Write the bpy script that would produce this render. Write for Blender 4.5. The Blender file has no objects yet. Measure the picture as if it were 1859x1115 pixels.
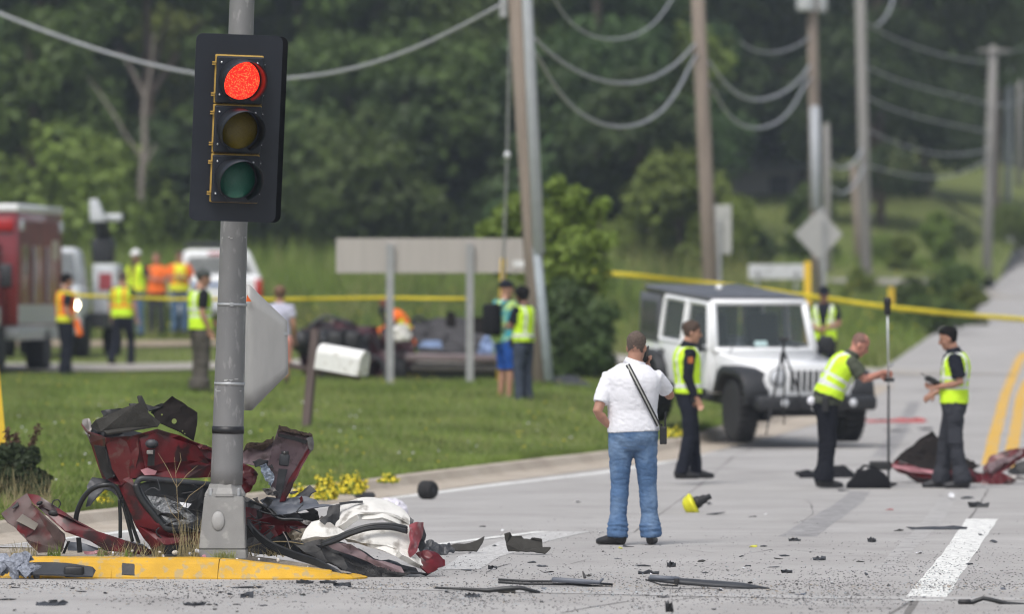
import bpy, bmesh, math, random
import numpy as np
from mathutils import Vector, Matrix, noise, Euler
R = math.radians
SC = bpy.context.scene
COL = SC.collection
random.seed(7)
# ---------------------------------------------------------------- camera, light, exposure
FPX, CX, HY, EYE = 12000.0, 929.5, 547.0, 2.08        # long lens: focal length in photo pixels, eye height above the road
cam = bpy.data.cameras.new('camera')
camo = bpy.data.objects.new('camera', cam); COL.objects.link(camo)
camo.location = (0, 0, EYE)
camo.rotation_euler = (R(90) - 10.5 / FPX, 0, 0)
cam.sensor_width = 36.0
cam.lens = 36.0 * FPX / 1859.0
cam.clip_start = 1.0; cam.clip_end = 4000.0
cam.dof.use_dof = True
cam.dof.focus_distance = 51.5
cam.dof.aperture_fstop = 2.2
cam.dof.aperture_blades = 9
SC.camera = camo
SC.cycles.filter_width = 1.15
wd = bpy.data.worlds.new('World'); SC.world = wd; wd.use_nodes = True
nt = wd.node_tree; nt.nodes.clear()
sky = nt.nodes.new('ShaderNodeTexSky'); sky.sky_type = 'NISHITA'; sky.sun_disc = False
SUN_EL, SUN_ROT = R(58), R(205)
sky.sun_elevation = SUN_EL; sky.sun_rotation = SUN_ROT; sky.air_density = 1.0; sky.dust_density = 4.0; sky.ozone_density = 1.0
bw = nt.nodes.new('ShaderNodeRGBToBW'); mx = nt.nodes.new('ShaderNodeMix'); mx.data_type = 'RGBA'
mx.inputs[0].default_value = 0.55
bg = nt.nodes.new('ShaderNodeBackground'); bg.inputs[1].default_value = 0.13
wo = nt.nodes.new('ShaderNodeOutputWorld')
nt.links.new(sky.outputs[0], bw.inputs[0]); nt.links.new(sky.outputs[0], mx.inputs[6]); nt.links.new(bw.outputs[0], mx.inputs[7])
nt.links.new(mx.outputs[2], bg.inputs[0]); nt.links.new(bg.outputs[0], wo.inputs[0])
sl = bpy.data.lights.new('sun', 'SUN'); sl.energy = 1.3; sl.angle = R(24); sl.color = (1.0, 0.985, 0.965)
so = bpy.data.objects.new('sun', sl); COL.objects.link(so)
_sd = Vector((math.sin(SUN_ROT) * math.cos(SUN_EL), math.cos(SUN_ROT) * math.cos(SUN_EL), math.sin(SUN_EL)))
so.rotation_euler = _sd.to_track_quat('Z', 'Y').to_euler()
SC.view_settings.view_transform = 'Standard'; SC.view_settings.look = 'None'
SC.view_settings.exposure = 0.55; SC.view_settings.gamma = 1.0; SC.view_settings.use_curve_mapping = False

# ---------------------------------------------------------------- helpers
def W(px, py, s):
    """photo pixel + scale (photo pixels per metre at that distance) -> world point"""
    return Vector(((px - CX) / s, FPX / s, EYE - (py - HY) / s))

_M = {}
def mat(name, col, rough=0.6, metal=0.0, var=0.12, scale=6.0, bump=0.0, bscale=40.0, col2=None, mix=0.0, mscale=3.0,
        emit=None, estr=0.0, alpha=1.0, trans=0.0, coat=0.0, spec=0.5, transl=0.0, objvar=0.0, stretch=None):
    if name in _M: return _M[name]
    m = bpy.data.materials.new(name); m.use_nodes = True; _M[name] = m
    n = m.node_tree.nodes; l = m.node_tree.links
    b = n['Principled BSDF']
    b.inputs['Roughness'].default_value = rough; b.inputs['Metallic'].default_value = metal
    b.inputs['Alpha'].default_value = alpha; b.inputs['Transmission Weight'].default_value = trans
    b.inputs['Coat Weight'].default_value = coat; b.inputs['Specular IOR Level'].default_value = spec
    tc = n.new('ShaderNodeTexCoord'); vec = tc.outputs['Object']
    if stretch:
        mp = n.new('ShaderNodeMapping'); mp.inputs['Scale'].default_value = stretch
        l.new(vec, mp.inputs['Vector']); vec = mp.outputs[0]
    def nz(sc, det=5):
        t = n.new('ShaderNodeTexNoise'); t.inputs['Scale'].default_value = sc; t.inputs['Detail'].default_value = det
        l.new(vec, t.inputs['Vector']); return t
    t = nz(scale); rp = n.new('ShaderNodeValToRGB')
    c = Vector(col)
    e = rp.color_ramp.elements
    e[0].position = 0.3; e[1].position = 0.7
    e[0].color = (*(c * (1 - var)), 1); e[1].color = (*[min(1, q) for q in c * (1 + var)], 1)
    l.new(t.outputs[0], rp.inputs[0]); out = rp.outputs[0]
    if col2 is not None:
        t2 = nz(mscale, 8); r2 = n.new('ShaderNodeValToRGB')
        r2.color_ramp.elements[0].position = 0.62 - mix * 0.3; r2.color_ramp.elements[1].position = 0.72 - mix * 0.3
        l.new(t2.outputs[0], r2.inputs[0])
        mm = n.new('ShaderNodeMix'); mm.data_type = 'RGBA'
        l.new(r2.outputs[0], mm.inputs[0]); l.new(out, mm.inputs[6]); mm.inputs[7].default_value = (*col2, 1); out = mm.outputs[2]
    if objvar:
        oi = n.new('ShaderNodeObjectInfo'); hs = n.new('ShaderNodeHueSaturation')
        mr = n.new('ShaderNodeMapRange'); mr.inputs[3].default_value = 1 - objvar; mr.inputs[4].default_value = 1 + objvar
        l.new(oi.outputs['Random'], mr.inputs[0]); l.new(mr.outputs[0], hs.inputs['Value'])
        mr2 = n.new('ShaderNodeMapRange'); mr2.inputs[3].default_value = 0.5 - objvar * 0.08; mr2.inputs[4].default_value = 0.5 + objvar * 0.04
        l.new(oi.outputs['Random'], mr2.inputs[0]); l.new(mr2.outputs[0], hs.inputs['Hue'])
        l.new(out, hs.inputs['Color']); out = hs.outputs[0]
    l.new(out, b.inputs['Base Color'])
    if bump:
        t3 = nz(bscale); bp = n.new('ShaderNodeBump'); bp.inputs['Strength'].default_value = bump; bp.inputs['Distance'].default_value = 0.02
        l.new(t3.outputs[0], bp.inputs['Height']); l.new(bp.outputs[0], b.inputs['Normal'])
    if emit is not None:
        b.inputs['Emission Color'].default_value = (*emit, 1); b.inputs['Emission Strength'].default_value = estr
    if transl:
        tr = n.new('ShaderNodeBsdfTranslucent'); l.new(out, tr.inputs[0])
        ms = n.new('ShaderNodeMixShader'); ms.inputs[0].default_value = transl
        o = n['Material Output']; l.new(b.outputs[0], ms.inputs[1]); l.new(tr.outputs[0], ms.inputs[2]); l.new(ms.outputs[0], o.inputs[0])
    return m

def tag(o, label=None, cat=None, group=None, kind=None):
    if label: o['label'] = label
    if cat: o['category'] = cat
    if group: o['group'] = group
    if kind: o['kind'] = kind
    return o

def thing(name, label, cat, loc=(0, 0, 0), rz=0.0, group=None, rot=None):
    o = bpy.data.objects.new(name, None); COL.objects.link(o)
    o.empty_display_size = 0.2
    o.location = loc; o.rotation_euler = rot if rot is not None else (0, 0, rz)
    return tag(o, label, cat, group)

def link(name, me, parent=None, mats=None, smooth=False):
    o = bpy.data.objects.new(name, me); COL.objects.link(o)
    if mats is not None:
        for m in (mats if isinstance(mats, (list, tuple)) else [mats]): me.materials.append(m)
    if smooth: me.polygons.foreach_set('use_smooth', [True] * len(me.polygons))
    if parent: o.parent = parent
    return o

def copy_tree(o, parent=None):
    c = o.copy(); COL.objects.link(c)
    c.parent = parent
    for ch in list(o.children): copy_tree(ch, c)
    return c

class B:
    """collects shapes in one bmesh and links them as one mesh object"""
    def __init__(s): s.bm = bmesh.new(); s.mi = 0
    def _set(s, fs):
        for f in fs: f.material_index = s.mi
    def box(s, c, size, rot=None, bev=0.0, taper=None):
        r = bmesh.ops.create_cube(s.bm, size=1.0); vs = r['verts']
        for v in vs:
            v.co = Vector((v.co.x * size[0], v.co.y * size[1], v.co.z * size[2]))
            if taper and v.co.z > 0: v.co.x *= taper[0]; v.co.y *= taper[1]
        fs = {f for v in vs for f in v.link_faces}
        if bev:
            es = list({e for v in vs for e in v.link_edges})
            r2 = bmesh.ops.bevel(s.bm, geom=es, offset=bev, segments=2, profile=0.5, affect='EDGES')
            fs = {f for f in fs if f.is_valid} | set(r2['faces'])
            vs = list({v for f in fs for v in f.verts})
        m = Matrix.Translation(Vector(c)) @ ((Euler(rot).to_matrix().to_4x4()) if rot is not None else Matrix())
        for v in vs: v.co = m @ v.co
        s._set(fs); return s
    def tube(s, pts, rad, n=10, side=None, cap=True, round_=0.5):
        pts = [Vector(p) for p in pts]
        if not isinstance(rad, (list, tuple)): rad = [rad] * len(pts)
        rings = []; N = len(pts); up = None
        for i, p in enumerate(pts):
            t = (pts[min(i + 1, N - 1)] - pts[max(i - 1, 0)])
            if t.length < 1e-9: t = Vector((0, 0, 1))
            t.normalize()
            if side is not None: a = Vector(side)
            elif up is None: a = Vector((1, 0, 0)) if abs(t.x) < 0.9 else Vector((0, 1, 0))
            else: a = up
            a = (a - t * a.dot(t))
            if a.length < 1e-6: a = t.orthogonal()
            a.normalize(); up = a; b = t.cross(a)
            r = rad[i]; rx, ry = (r if isinstance(r, (list, tuple)) else (r, r))
            rings.append([s.bm.verts.new(p + a * math.cos(2 * math.pi * k / n) * rx + b * math.sin(2 * math.pi * k / n) * ry) for k in range(n)])
        fs = []
        for i in range(N - 1):
            for k in range(n):
                fs.append(s.bm.faces.new((rings[i][k], rings[i][(k + 1) % n], rings[i + 1][(k + 1) % n], rings[i + 1][k])))
        if cap:
            for i, sg in ((0, -1), (N - 1, 1)):
                j = i + (1 if sg < 0 else -1)
                t = (pts[i] - pts[j]); t = t.normalized() if t.length > 1e-9 else Vector((0, 0, 1))
                r = rad[i]; rm = min(r) if isinstance(r, (list, tuple)) else r
                v = s.bm.verts.new(pts[i] + t * rm * round_)
                for k in range(n):
                    q = (rings[i][k], rings[i][(k + 1) % n], v)
                    fs.append(s.bm.faces.new(q[::-1] if sg < 0 else q))
        s._set(fs); return s
    def ell(s, c, r, rot=None, seg=12):
        q = bmesh.ops.create_uvsphere(s.bm, u_segments=seg, v_segments=max(6, seg * 2 // 3), radius=1.0)
        m = Matrix.Translation(Vector(c)) @ ((Euler(rot).to_matrix().to_4x4()) if rot is not None else Matrix()) @ Matrix.Diagonal((*r, 1))
        fs = set()
        for v in q['verts']:
            v.co = m @ v.co
            fs |= set(v.link_faces)
        s._set(fs); return s
    def prism(s, poly, d0, d1, axis='y', bev=0.0):
        """outline in two axes extruded along the third (axis) from d0 to d1"""
        def mk(a, b, d):
            return {'y': (a, d, b), 'x': (d, a, b), 'z': (a, b, d)}[axis]
        v0 = [s.bm.verts.new(mk(a, b, d0)) for a, b in poly]; v1 = [s.bm.verts.new(mk(a, b, d1)) for a, b in poly]
        n = len(poly); fs = [s.bm.faces.new(v0), s.bm.faces.new(v1[::-1])]
        for i in range(n): fs.append(s.bm.faces.new((v0[(i + 1) % n], v0[i], v1[i], v1[(i + 1) % n])))
        bmesh.ops.recalc_face_normals(s.bm, faces=fs)
        if bev:
            es = list({e for f in fs[:2] for e in f.edges})
            r2 = bmesh.ops.bevel(s.bm, geom=es, offset=bev, segments=2, profile=0.5, affect='EDGES')
            fs = [f for f in fs if f.is_valid] + list(r2['faces'])
        s._set(fs); return s
    def lathe(s, prof, c=(0, 0, 0), n=20, m=None):
        m = (Matrix.Translation(Vector(c)) @ (m if m is not None else Matrix()))
        rings = [[s.bm.verts.new(m @ Vector((r * math.cos(2 * math.pi * k / n), r * math.sin(2 * math.pi * k / n), z))) for k in range(n)] for r, z in prof]
        fs = []
        for i in range(len(prof) - 1):
            for k in range(n):
                fs.append(s.bm.faces.new((rings[i][k], rings[i][(k + 1) % n], rings[i + 1][(k + 1) % n], rings[i + 1][k])))
        for rg, flip in ((rings[0], True), (rings[-1], False)):
            fs.append(s.bm.faces.new(rg[::-1] if flip else rg))
        s._set(fs); return s
    def quad(s, *p):
        f = s.bm.faces.new([s.bm.verts.new(Vector(q)) for q in p]); s._set([f]); return s
    def mat_i(s, i): s.mi = i; return s
    def build(s, name, mats, parent=None, smooth=False, merge=0.0, stuff=False):
        if merge: bmesh.ops.remove_doubles(s.bm, verts=s.bm.verts, dist=merge)
        me = bpy.data.meshes.new(name); s.bm.to_mesh(me); s.bm.free()
        o = link(name, me, parent, mats, smooth)
        if stuff: o['kind'] = 'stuff'
        return o

def np_mesh(name, v, f, mats, parent=None, smooth=False):
    """v: (n,3), f: (m,k) arrays"""
    v = np.asarray(v, dtype=np.float32); f = np.asarray(f, dtype=np.int32)
    me = bpy.data.meshes.new(name); k = f.shape[1]
    me.vertices.add(len(v)); me.vertices.foreach_set('co', v.ravel())
    me.loops.add(f.size); me.loops.foreach_set('vertex_index', f.ravel())
    me.polygons.add(len(f)); me.polygons.foreach_set('loop_start', np.arange(0, f.size, k, dtype=np.int32))
    me.update(calc_edges=True)
    return link(name, me, parent, mats, smooth)

TMP = bpy.data.scenes.new('workbench')
def eval_mesh(bm, mods):
    """temporary object with modifiers, evaluated in a scratch scene -> finished mesh"""
    me = bpy.data.meshes.new('tmp'); bm.to_mesh(me); bm.free()
    o = bpy.data.objects.new('tmp', me); TMP.collection.objects.link(o)
    for ty, kw in mods:
        md = o.modifiers.new('m', ty)
        for k, v in kw.items(): setattr(md, k, v)
    vl = TMP.view_layers[0]; vl.update(); dg = vl.depsgraph
    out = bpy.data.meshes.new_from_object(o.evaluated_get(dg))
    bpy.data.objects.remove(o); bpy.data.meshes.remove(me)
    return out

def sheet(name, pts, mats, parent=None, org=Vector((0, 0, 0)), s=250.0, thick=0.006, cuts=2, bulge=0.0, crumple=0.02, freq=5.0, seed=0, smooth=True, holes=None, px=True, edge=0.0):
    """bent sheet metal / plastic: outline points (px, py, depth in metres); subdivided, bulged and crumpled in depth, given thickness"""
    bm = bmesh.new()
    vs = []
    for q in pts:
        if px:
            p = W(q[0], q[1], s); d = q[2] if len(q) > 2 else 0.0
            p = p + Vector((p.x / p.y * d, d, (p.z - EYE) / p.y * d)) - org
        else: p = Vector(q)
        vs.append(bm.verts.new(p))
    f = bm.faces.new(vs); f.normal_update(); nrm = f.normal.copy()
    if abs(nrm.y) > 0.3 and nrm.y > 0: nrm = -nrm
    cen = sum((v.co for v in vs), Vector()) / len(vs)
    rad = max((v.co - cen).length for v in vs)
    bmesh.ops.triangulate(bm, faces=bm.faces[:], ngon_method='EAR_CLIP')
    for i in range(cuts):
        L = rad / (1.5 * (i + 1))
        es = [e for e in bm.edges if e.calc_length() > rad * (0.55 if i == 0 else 0.3 if i == 1 else 0.16)]
        if es:
            bmesh.ops.subdivide_edges(bm, edges=es, cuts=1, use_grid_fill=False)
            bmesh.ops.triangulate(bm, faces=bm.faces[:])
    bnd = {v for e in bm.edges if e.is_boundary for v in e.verts}
    for v in bm.verts:
        d = (v.co - cen).length / rad
        k = (noise.noise(v.co * freq + Vector((seed * 3.1, seed * 1.7, 0))) * crumple
             + noise.noise(v.co * freq * 2.7 + Vector((seed, 9, 0))) * crumple * 0.5
             + (0.5 - abs(noise.noise(v.co * freq * 1.5 + Vector((3, seed * 2.3, 1)))) * 2.4) * crumple * 0.8)
        b = bulge * max(0.0, 1 - d * d)
        v.co = v.co + nrm * (b + k)
        if edge and v in bnd:
            v.co += Vector((noise.noise(v.co * 23), 0, noise.noise(v.co * 23 + Vector((5, 5, 5))))) * edge
    mods = [('SOLIDIFY', dict(thickness=thick, offset=-1.0, use_even_offset=False))]
    me = eval_mesh(bm, mods)
    o = link(name, me, parent, mats, smooth)
    me.set_sharp_from_angle(angle=R(24))
    return o
# ---------------------------------------------------------------- ground heights
_XL = np.array([[-60, -40], [20, -13.2], [44, -7.9], [56, -5.2], [68, -2.5], [75, -1.05], [80, 0.2], [84, 1.35], [90, 2.35], [100, 4.0], [124, 6.9], [170, 11.6], [260, 20], [400, 34], [900, 90]], dtype=float)
def xl(Y): return np.interp(Y, _XL[:, 0], _XL[:, 1])
def zroad(Y):
    if isinstance(Y, float):
        a = min(max(Y - 68, 0), 40); return 0.00027 * a * a + 0.0216 * min(max(Y - 108, 0), 400)
    Y = np.asarray(Y, dtype=float)
    a = np.clip(Y - 68, 0, 40)
    return 0.00027 * a * a + 0.0216 * np.clip(Y - 108, 0, 400)
# control points (x, y, z) of the open ground left of the kerb, read off feet, posts and wheels
_CP = [(.16, 94.5, .60), (-4.5, 95, .75), (-7.2, 123, .86), (-8, 114, .80), (-7.5, 150, 1.35), (-1.8, 100, .75), (-.5, 105, .80), (.6, 102, .80),
       (-3, 105, .82), (-2.6, 85, .42), (1.5, 122, 1.0), (-4.5, 122, .9), (-12, 122, .9), (-20, 122, .9), (-5, 75, .30), (-8, 70, .32), (-10, 80, .5), (-16, 90, .7), (-30, 100, .9),
       (-30, 150, 1.5), (0, 150, 1.45), (5, 150, 1.5), (-15, 190, 2.7), (0, 190, 2.7), (8, 190, 2.8), (-40, 190, 3), (12, 200, 3.2), (17, 260, 6.1), (10, 260, 6.2), (0, 240, 5), (-20, 240, 5), (-50, 260, 7),
       (11, 300, 8), (0, 320, 11), (-40, 340, 13), (24, 320, 9), (20, 400, 14), (40, 500, 18), (0, 500, 22), (-80, 500, 24), (80, 700, 30), (-100, 800, 40), (0, 900, 45), (120, 950, 40), (-60, 60, .4), (-60, 120, 1.2), (-120, 200, 4), (-120, 40, 0.4), (-150, 420, 18)]
for _y in (20, 44, 56, 62, 68, 75, 80, 84, 90, 100, 112, 124, 145, 170, 215, 260, 330, 400):
    _CP.append((float(xl(_y)), _y, float(zroad(_y)) + (0.0 if _y < 260 else 0.3)))
_CP = np.array(_CP)
_sc = np.array([1.0, 0.35])
def _k(a, b):
    d = (a[:, None, :] - b[None, :, :]) * _sc
    return np.sqrt((d ** 2).sum(-1) + 0.4)
_A = _k(_CP[:, :2], _CP[:, :2])
_n = len(_CP)
_PM = np.c_[np.ones(_n), _CP[:, :2]]
_S = np.zeros((_n + 3, _n + 3)); _S[:_n, :_n] = _A + np.eye(_n) * 0.0; _S[:_n, _n:] = _PM; _S[_n:, :_n] = _PM.T
_w = np.linalg.solve(_S, np.r_[_CP[:, 2], 0, 0, 0])
def lawn(x, Y):
    x = np.atleast_1d(np.asarray(x, dtype=float)); Y = np.atleast_1d(np.asarray(Y, dtype=float))
    p = np.c_[x.ravel(), Y.ravel()]
    z = np.concatenate([_k(q, _CP[:, :2]) @ _w[:_n] for q in np.array_split(p, max(1, len(p) // 4000))]) + np.c_[np.ones(len(p)), p] @ _w[_n:]
    return z.reshape(x.shape)
def ground(x, Y):
    """height of the walkable surface"""
    x = np.atleast_1d(np.asarray(x, dtype=float)); Y = np.atleast_1d(np.asarray(Y, dtype=float))
    d = xl(Y) - x
    zl = lawn(x, Y) + 0.12 * np.clip(1 - d / 8.0, 0, 1) * np.clip((103 - Y) / 5, 0, 1) - 0.02 * np.clip((Y - 98) / 5, 0, 1)
    return np.where(d > 0, zl, zroad(Y))
def gz(x, Y): return float(ground(x, Y)[0])
def on(px, s, dz=0.0):
    x = (px - CX) / s; Y = FPX / s
    return Vector((x, Y, gz(x, Y) + dz))

# ---------------------------------------------------------------- ground materials
def ground_mat(name, stops, scale, bump, bscale, rough=0.95, fine=60, finecol=None, fmix=0.3, stretch=None):
    m = bpy.data.materials.new(name); m.use_nodes = True
    n = m.node_tree.nodes; l = m.node_tree.links; b = n['Principled BSDF']; b.inputs['Roughness'].default_value = rough
    b.inputs['Specular IOR Level'].default_value = 0.25
    tc = n.new('ShaderNodeTexCoord'); vec = tc.outputs['Object']
    if stretch:
        mp = n.new('ShaderNodeMapping'); mp.inputs['Scale'].default_value = stretch; l.new(vec, mp.inputs[0]); vec = mp.outputs[0]
    t = n.new('ShaderNodeTexNoise'); t.inputs['Scale'].default_value = scale; t.inputs['Detail'].default_value = 8; t.inputs['Roughness'].default_value = 0.65
    l.new(vec, t.inputs['Vector'])
    rp = n.new('ShaderNodeValToRGB'); l.new(t.outputs[0], rp.inputs[0])
    while len(rp.color_ramp.elements) < len(stops): rp.color_ramp.elements.new(0.5)
    for e, (p, c) in zip(rp.color_ramp.elements, stops): e.position = p; e.color = (*c, 1)
    out = rp.outputs[0]
    if finecol:
        t2 = n.new('ShaderNodeTexNoise'); t2.inputs['Scale'].default_value = fine; t2.inputs['Detail'].default_value = 3; l.new(tc.outputs['Object'], t2.inputs['Vector'])
        r2 = n.new('ShaderNodeValToRGB'); r2.color_ramp.elements[0].position = 0.52; r2.color_ramp.elements[1].position = 0.68; l.new(t2.outputs[0], r2.inputs[0])
        r2.color_ramp.elements[1].color = (fmix, fmix, fmix, 1)
        mm = n.new('ShaderNodeMix'); mm.data_type = 'RGBA'; l.new(r2.outputs[0], mm.inputs[0]); l.new(out, mm.inputs[6]); mm.inputs[7].default_value = (*finecol, 1); out = mm.outputs[2]
    l.new(out, b.inputs['Base Color'])
    t3 = n.new('ShaderNodeTexNoise'); t3.inputs['Scale'].default_value = bscale; t3.inputs['Detail'].default_value = 6; l.new(tc.outputs['Object'], t3.inputs['Vector'])
    bp = n.new('ShaderNodeBump'); bp.inputs['Strength'].default_value = bump; bp.inputs['Distance'].default_value = 0.03
    l.new(t3.outputs[0], bp.inputs['Height']); l.new(bp.outputs[0], b.inputs['Normal'])
    return m
M_grass = ground_mat('grass_ground', [(.3, (.085, .11, .028)), (.5, (.13, .155, .040)), (.72, (.17, .19, .055))], 0.5, 0.6, 30, finecol=(.15, .16, .05), fine=12)
M_conc = ground_mat('road_concrete', [(.25, (.255, .245, .235)), (.42, (.345, .332, .320)), (.58, (.39, .377, .365)), (.78, (.455, .44, .428))], 0.55, 0.25, 90, fine=140, finecol=(.24, .23, .22), fmix=0.5)
M_kerb = ground_mat('kerb_concrete', [(.25, (.33, .28, .23)), (.5, (.42, .365, .30)), (.75, (.48, .43, .365))], 1.3, 0.3, 60, fine=90, finecol=(.25, .22, .18), fmix=0.45)
M_gravel = ground_mat('gravel_road', [(.25, (.30, .275, .24)), (.5, (.37, .345, .31)), (.75, (.42, .40, .365))], 0.8, 0.4, 40, fine=30, finecol=(.22, .20, .18), fmix=0.5)

def strip_grid(name, Ys, offs, mats, zf, right=False):
    """grid that follows the kerb line: rows along Y, columns at given distances from the kerb"""
    X = np.array([[float(xl(Y)) + (o if right else -o) for o in offs] for Y in Ys]); YY = np.repeat(np.array(Ys)[:, None], len(offs), 1)
    Z = zf(X, YY)
    v = np.stack([X, YY, Z], -1).reshape(-1, 3)
    a, b = len(Ys), len(offs); i = np.arange(a * b).reshape(a, b)
    q = np.stack([i[:-1, :-1], i[:-1, 1:], i[1:, 1:], i[1:, :-1]], -1).reshape(-1, 4)
    if not right: q = q[:, ::-1]
    return np_mesh(name, v, q, mats, smooth=True)
Ys = np.unique(np.concatenate([np.linspace(-60, 40, 12), np.linspace(40, 130, 91), np.linspace(130, 300, 60), np.linspace(300, 950, 50)]))
tag(strip_grid('ground', Ys, [0.0, .15, .4, .8, 1.3, 2, 3, 4, 5.5, 7, 9, 11, 14, 18, 24, 32, 45, 65, 100, 160, 260], M_grass, lambda x, y: ground(x - 0.001, y)), kind='structure')
tag(strip_grid('road', Ys, [-.0, 1, 2.5, 4, 5.5, 7, 8.5, 10, 12, 14.5], M_conc, lambda x, y: zroad(y), right=True), kind='structure')
tag(strip_grid('verge', Ys, [14.5, 14.8, 16, 20, 30, 50, 90, 160, 300], M_grass, lambda x, y: zroad(y) + np.clip((x - xl(y) - 14.5) * 0.3, 0, .12) + np.clip((x - xl(y) - 20), 0, 300) * 0.03 + np.clip(y - 300, 0, 600) * 0.03, right=True), kind='structure')
# far side of the crossing, behind the camera, stays the same sheet; kerb with its gutter pan along the lawn
def kerb_strip():
    prof = [(-0.02, -0.25), (-0.02, 0.125), (0.10, 0.135), (0.17, 0.12), (0.24, 0.035), (0.30, 0.010), (0.80, 0.006), (0.81, -0.2)]
    b = B(); yy = np.arange(44.0, 118.0, 1.0); k = 0
    root = None
    objs = []
    y = 44.0
    while y < 116:
        y1 = y + 3.0
        seg = np.linspace(y + 0.006, y1 - 0.006, 5)
        vs, fs = [], []
        for Y in seg:
            z0 = float(zroad(Y)); x0 = float(xl(Y)); dx = (float(xl(Y + .5)) - float(xl(Y - .5)))
            nx, ny = 1 / math.hypot(1, dx), -dx / math.hypot(1, dx)
            if 98 < Y < 103: kk = max(0.0, (103 - Y) / 5)
            else: kk = 1.0 if Y <= 98 else 0.0
            for o, h in prof: vs.append((x0 + nx * o, Y + ny * o, z0 + (h * (kk if h > 0.02 else 1)) + 0.0 + random.uniform(-.002, .002)))
        m = len(prof)
        for i in range(len(seg) - 1):
            for j in range(m - 1): fs.append((i * m + j, i * m + j + 1, (i + 1) * m + j + 1, (i + 1) * m + j))
        fs.append(tuple(range(m))[::-1]); fs.append(tuple(range((len(seg) - 1) * m, len(seg) * m)))
        me = bpy.data.meshes.new('kerb_stone'); me.from_pydata(vs, [], fs); me.update()
        bmx = bmesh.new(); bmx.from_mesh(me); bmesh.ops.recalc_face_normals(bmx, faces=bmx.faces); bmx.to_mesh(me); bmx.free()
        objs.append((me,)); y = y1
    root = thing('kerb', 'long sand coloured concrete kerb curving along the lawn edge', 'kerb', (0, 0, 0)); root['kind'] = 'structure'
    del root['category']; del root['label']
    for (me,) in objs: link('kerb_stone', me, root, M_kerb)
kerb_strip()
CRK = []
# gravel crossing road behind the lawn (left) and its wide mouth at the road (right)
def path_sheet(name, pts, wid, m, lift=0.03, kind='structure', n=40):
    P = np.array(pts, dtype=float); t = np.linspace(0, len(P) - 1, n)
    x = np.interp(t, range(len(P)), P[:, 0]); y = np.interp(t, range(len(P)), P[:, 1]); w = np.interp(t, range(len(P)), wid)
    vs = []; C = 7
    for i in range(n):
        a, b = max(0, i - 1), min(n - 1, i + 1); d = np.array([x[b] - x[a], y[b] - y[a]]); d /= np.linalg.norm(d)
        for c in np.linspace(-.5, .5, C):
            X, Y = x[i] - d[1] * c * w[i], y[i] + d[0] * c * w[i]
            vs.append((X, Y, gz(X, Y) + (lift if X < float(xl(Y)) - .3 else .012)))
    i = np.arange(n * C).reshape(n, C); q = np.stack([i[:-1, :-1], i[1:, :-1], i[1:, 1:], i[:-1, 1:]], -1).reshape(-1, 4)
    o = np_mesh(name, vs, q[:, ::-1], m, smooth=True)
    return tag(o, kind=kind)
path_sheet('side_road', [(-60, 118), (-20, 119.5), (-5, 121), (2, 123), (5.5, 126)], [7, 7, 7, 7, 12], M_gravel, 0.05)
path_sheet('side_track', [(-60, 142), (-12, 141), (-7, 140), (-3.5, 139)], [5, 5, 5, 1.5], ground_mat('dirt', [(.3, (.25, .20, .14)), (.7, (.36, .30, .22))], 0.8, .4, 30), 0.05)
M_crack = mat('slab_crack_dark', (.12, .115, .11), .9)
for q in ([(1030, 1115), (1120, 1092), (1190, 1098), (1290, 1080), (1400, 1088)], [(880, 1040), (930, 1022), (1010, 1030), (1080, 1015)], [(1460, 905), (1480, 930), (1440, 960)], [(1250, 1000), (1330, 1010), (1420, 996), (1540, 1008)], [(700, 948), (860, 940), (1000, 946), (1100, 938)], [(1700, 900), (1760, 915), (1859, 912)]):
    CRK.append(q)
path_sheet('hill_path', [(9.0, 186), (12, 188), (15, 190)], [3, 3, 3], M_gravel, 0.06, n=12)
path_sheet('hill_lane', [(17, 263), (21, 262), (40, 262)], [5, 5, 6], M_gravel, 0.1, n=12)

# road markings (4 mm above the slab)
M_wp = mat('white_road_paint', (.72, .72, .69), .8, var=.1, scale=4, col2=(.42, .41, .40), mix=.35, mscale=14, bump=.1)
M_wpw = mat('worn_white_paint', (.62, .62, .60), .85, var=.12, scale=5, col2=(.40, .39, .38), mix=.75, mscale=20)
M_yp = mat('yellow_road_paint', (.62, .36, .035), .8, var=.1, scale=3, col2=(.42, .39, .34), mix=.25, mscale=9)
M_yk = mat('yellow_kerb_paint', (.56, .315, .014), .7, var=.12, scale=5, col2=(.40, .29, .12), mix=.30, mscale=16, bump=.15, bscale=60)
def marking(name, line, w, m, lift=0.0026, wy=None):
    """strip painted along a polyline of road points (x, y)"""
    P = np.array(line, float); L = np.r_[0, np.cumsum(np.hypot(*np.diff(P, axis=0).T))]; n = max(2, int(L[-1] / 0.8) + 1)
    t = np.linspace(0, L[-1], n); x = np.interp(t, L, P[:, 0]); y = np.interp(t, L, P[:, 1]); vs, fs = [], []
    for i in range(n):
        a, b = max(0, i - 1), min(n - 1, i + 1); d = np.array([x[b] - x[a], y[b] - y[a]]); d /= np.linalg.norm(d)
        ww = w if np.isscalar(w) else np.interp(t[i], L, w)
        for sg in (-.5, .5):
            X, Y = x[i] + d[1] * sg * ww + random.uniform(-.008, .008), y[i] - d[0] * sg * ww; vs.append((X, Y, float(zroad(Y)) + lift))
    for i in range(n - 1): fs.append((2 * i, 2 * i + 1, 2 * i + 3, 2 * i + 2))
    return tag(np_mesh(name, vs, fs, m), kind='structure')
def rp(px, py):
    """road point under a photo pixel"""
    lo, hi = 20.0, 400.0
    for _ in range(50):
        m = (lo + hi) / 2
        if float(zroad(m)) - (EYE - (py - HY) * m / FPX) > 0: hi = m
        else: lo = m
    return ((px - CX) / FPX * lo, lo)
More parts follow.
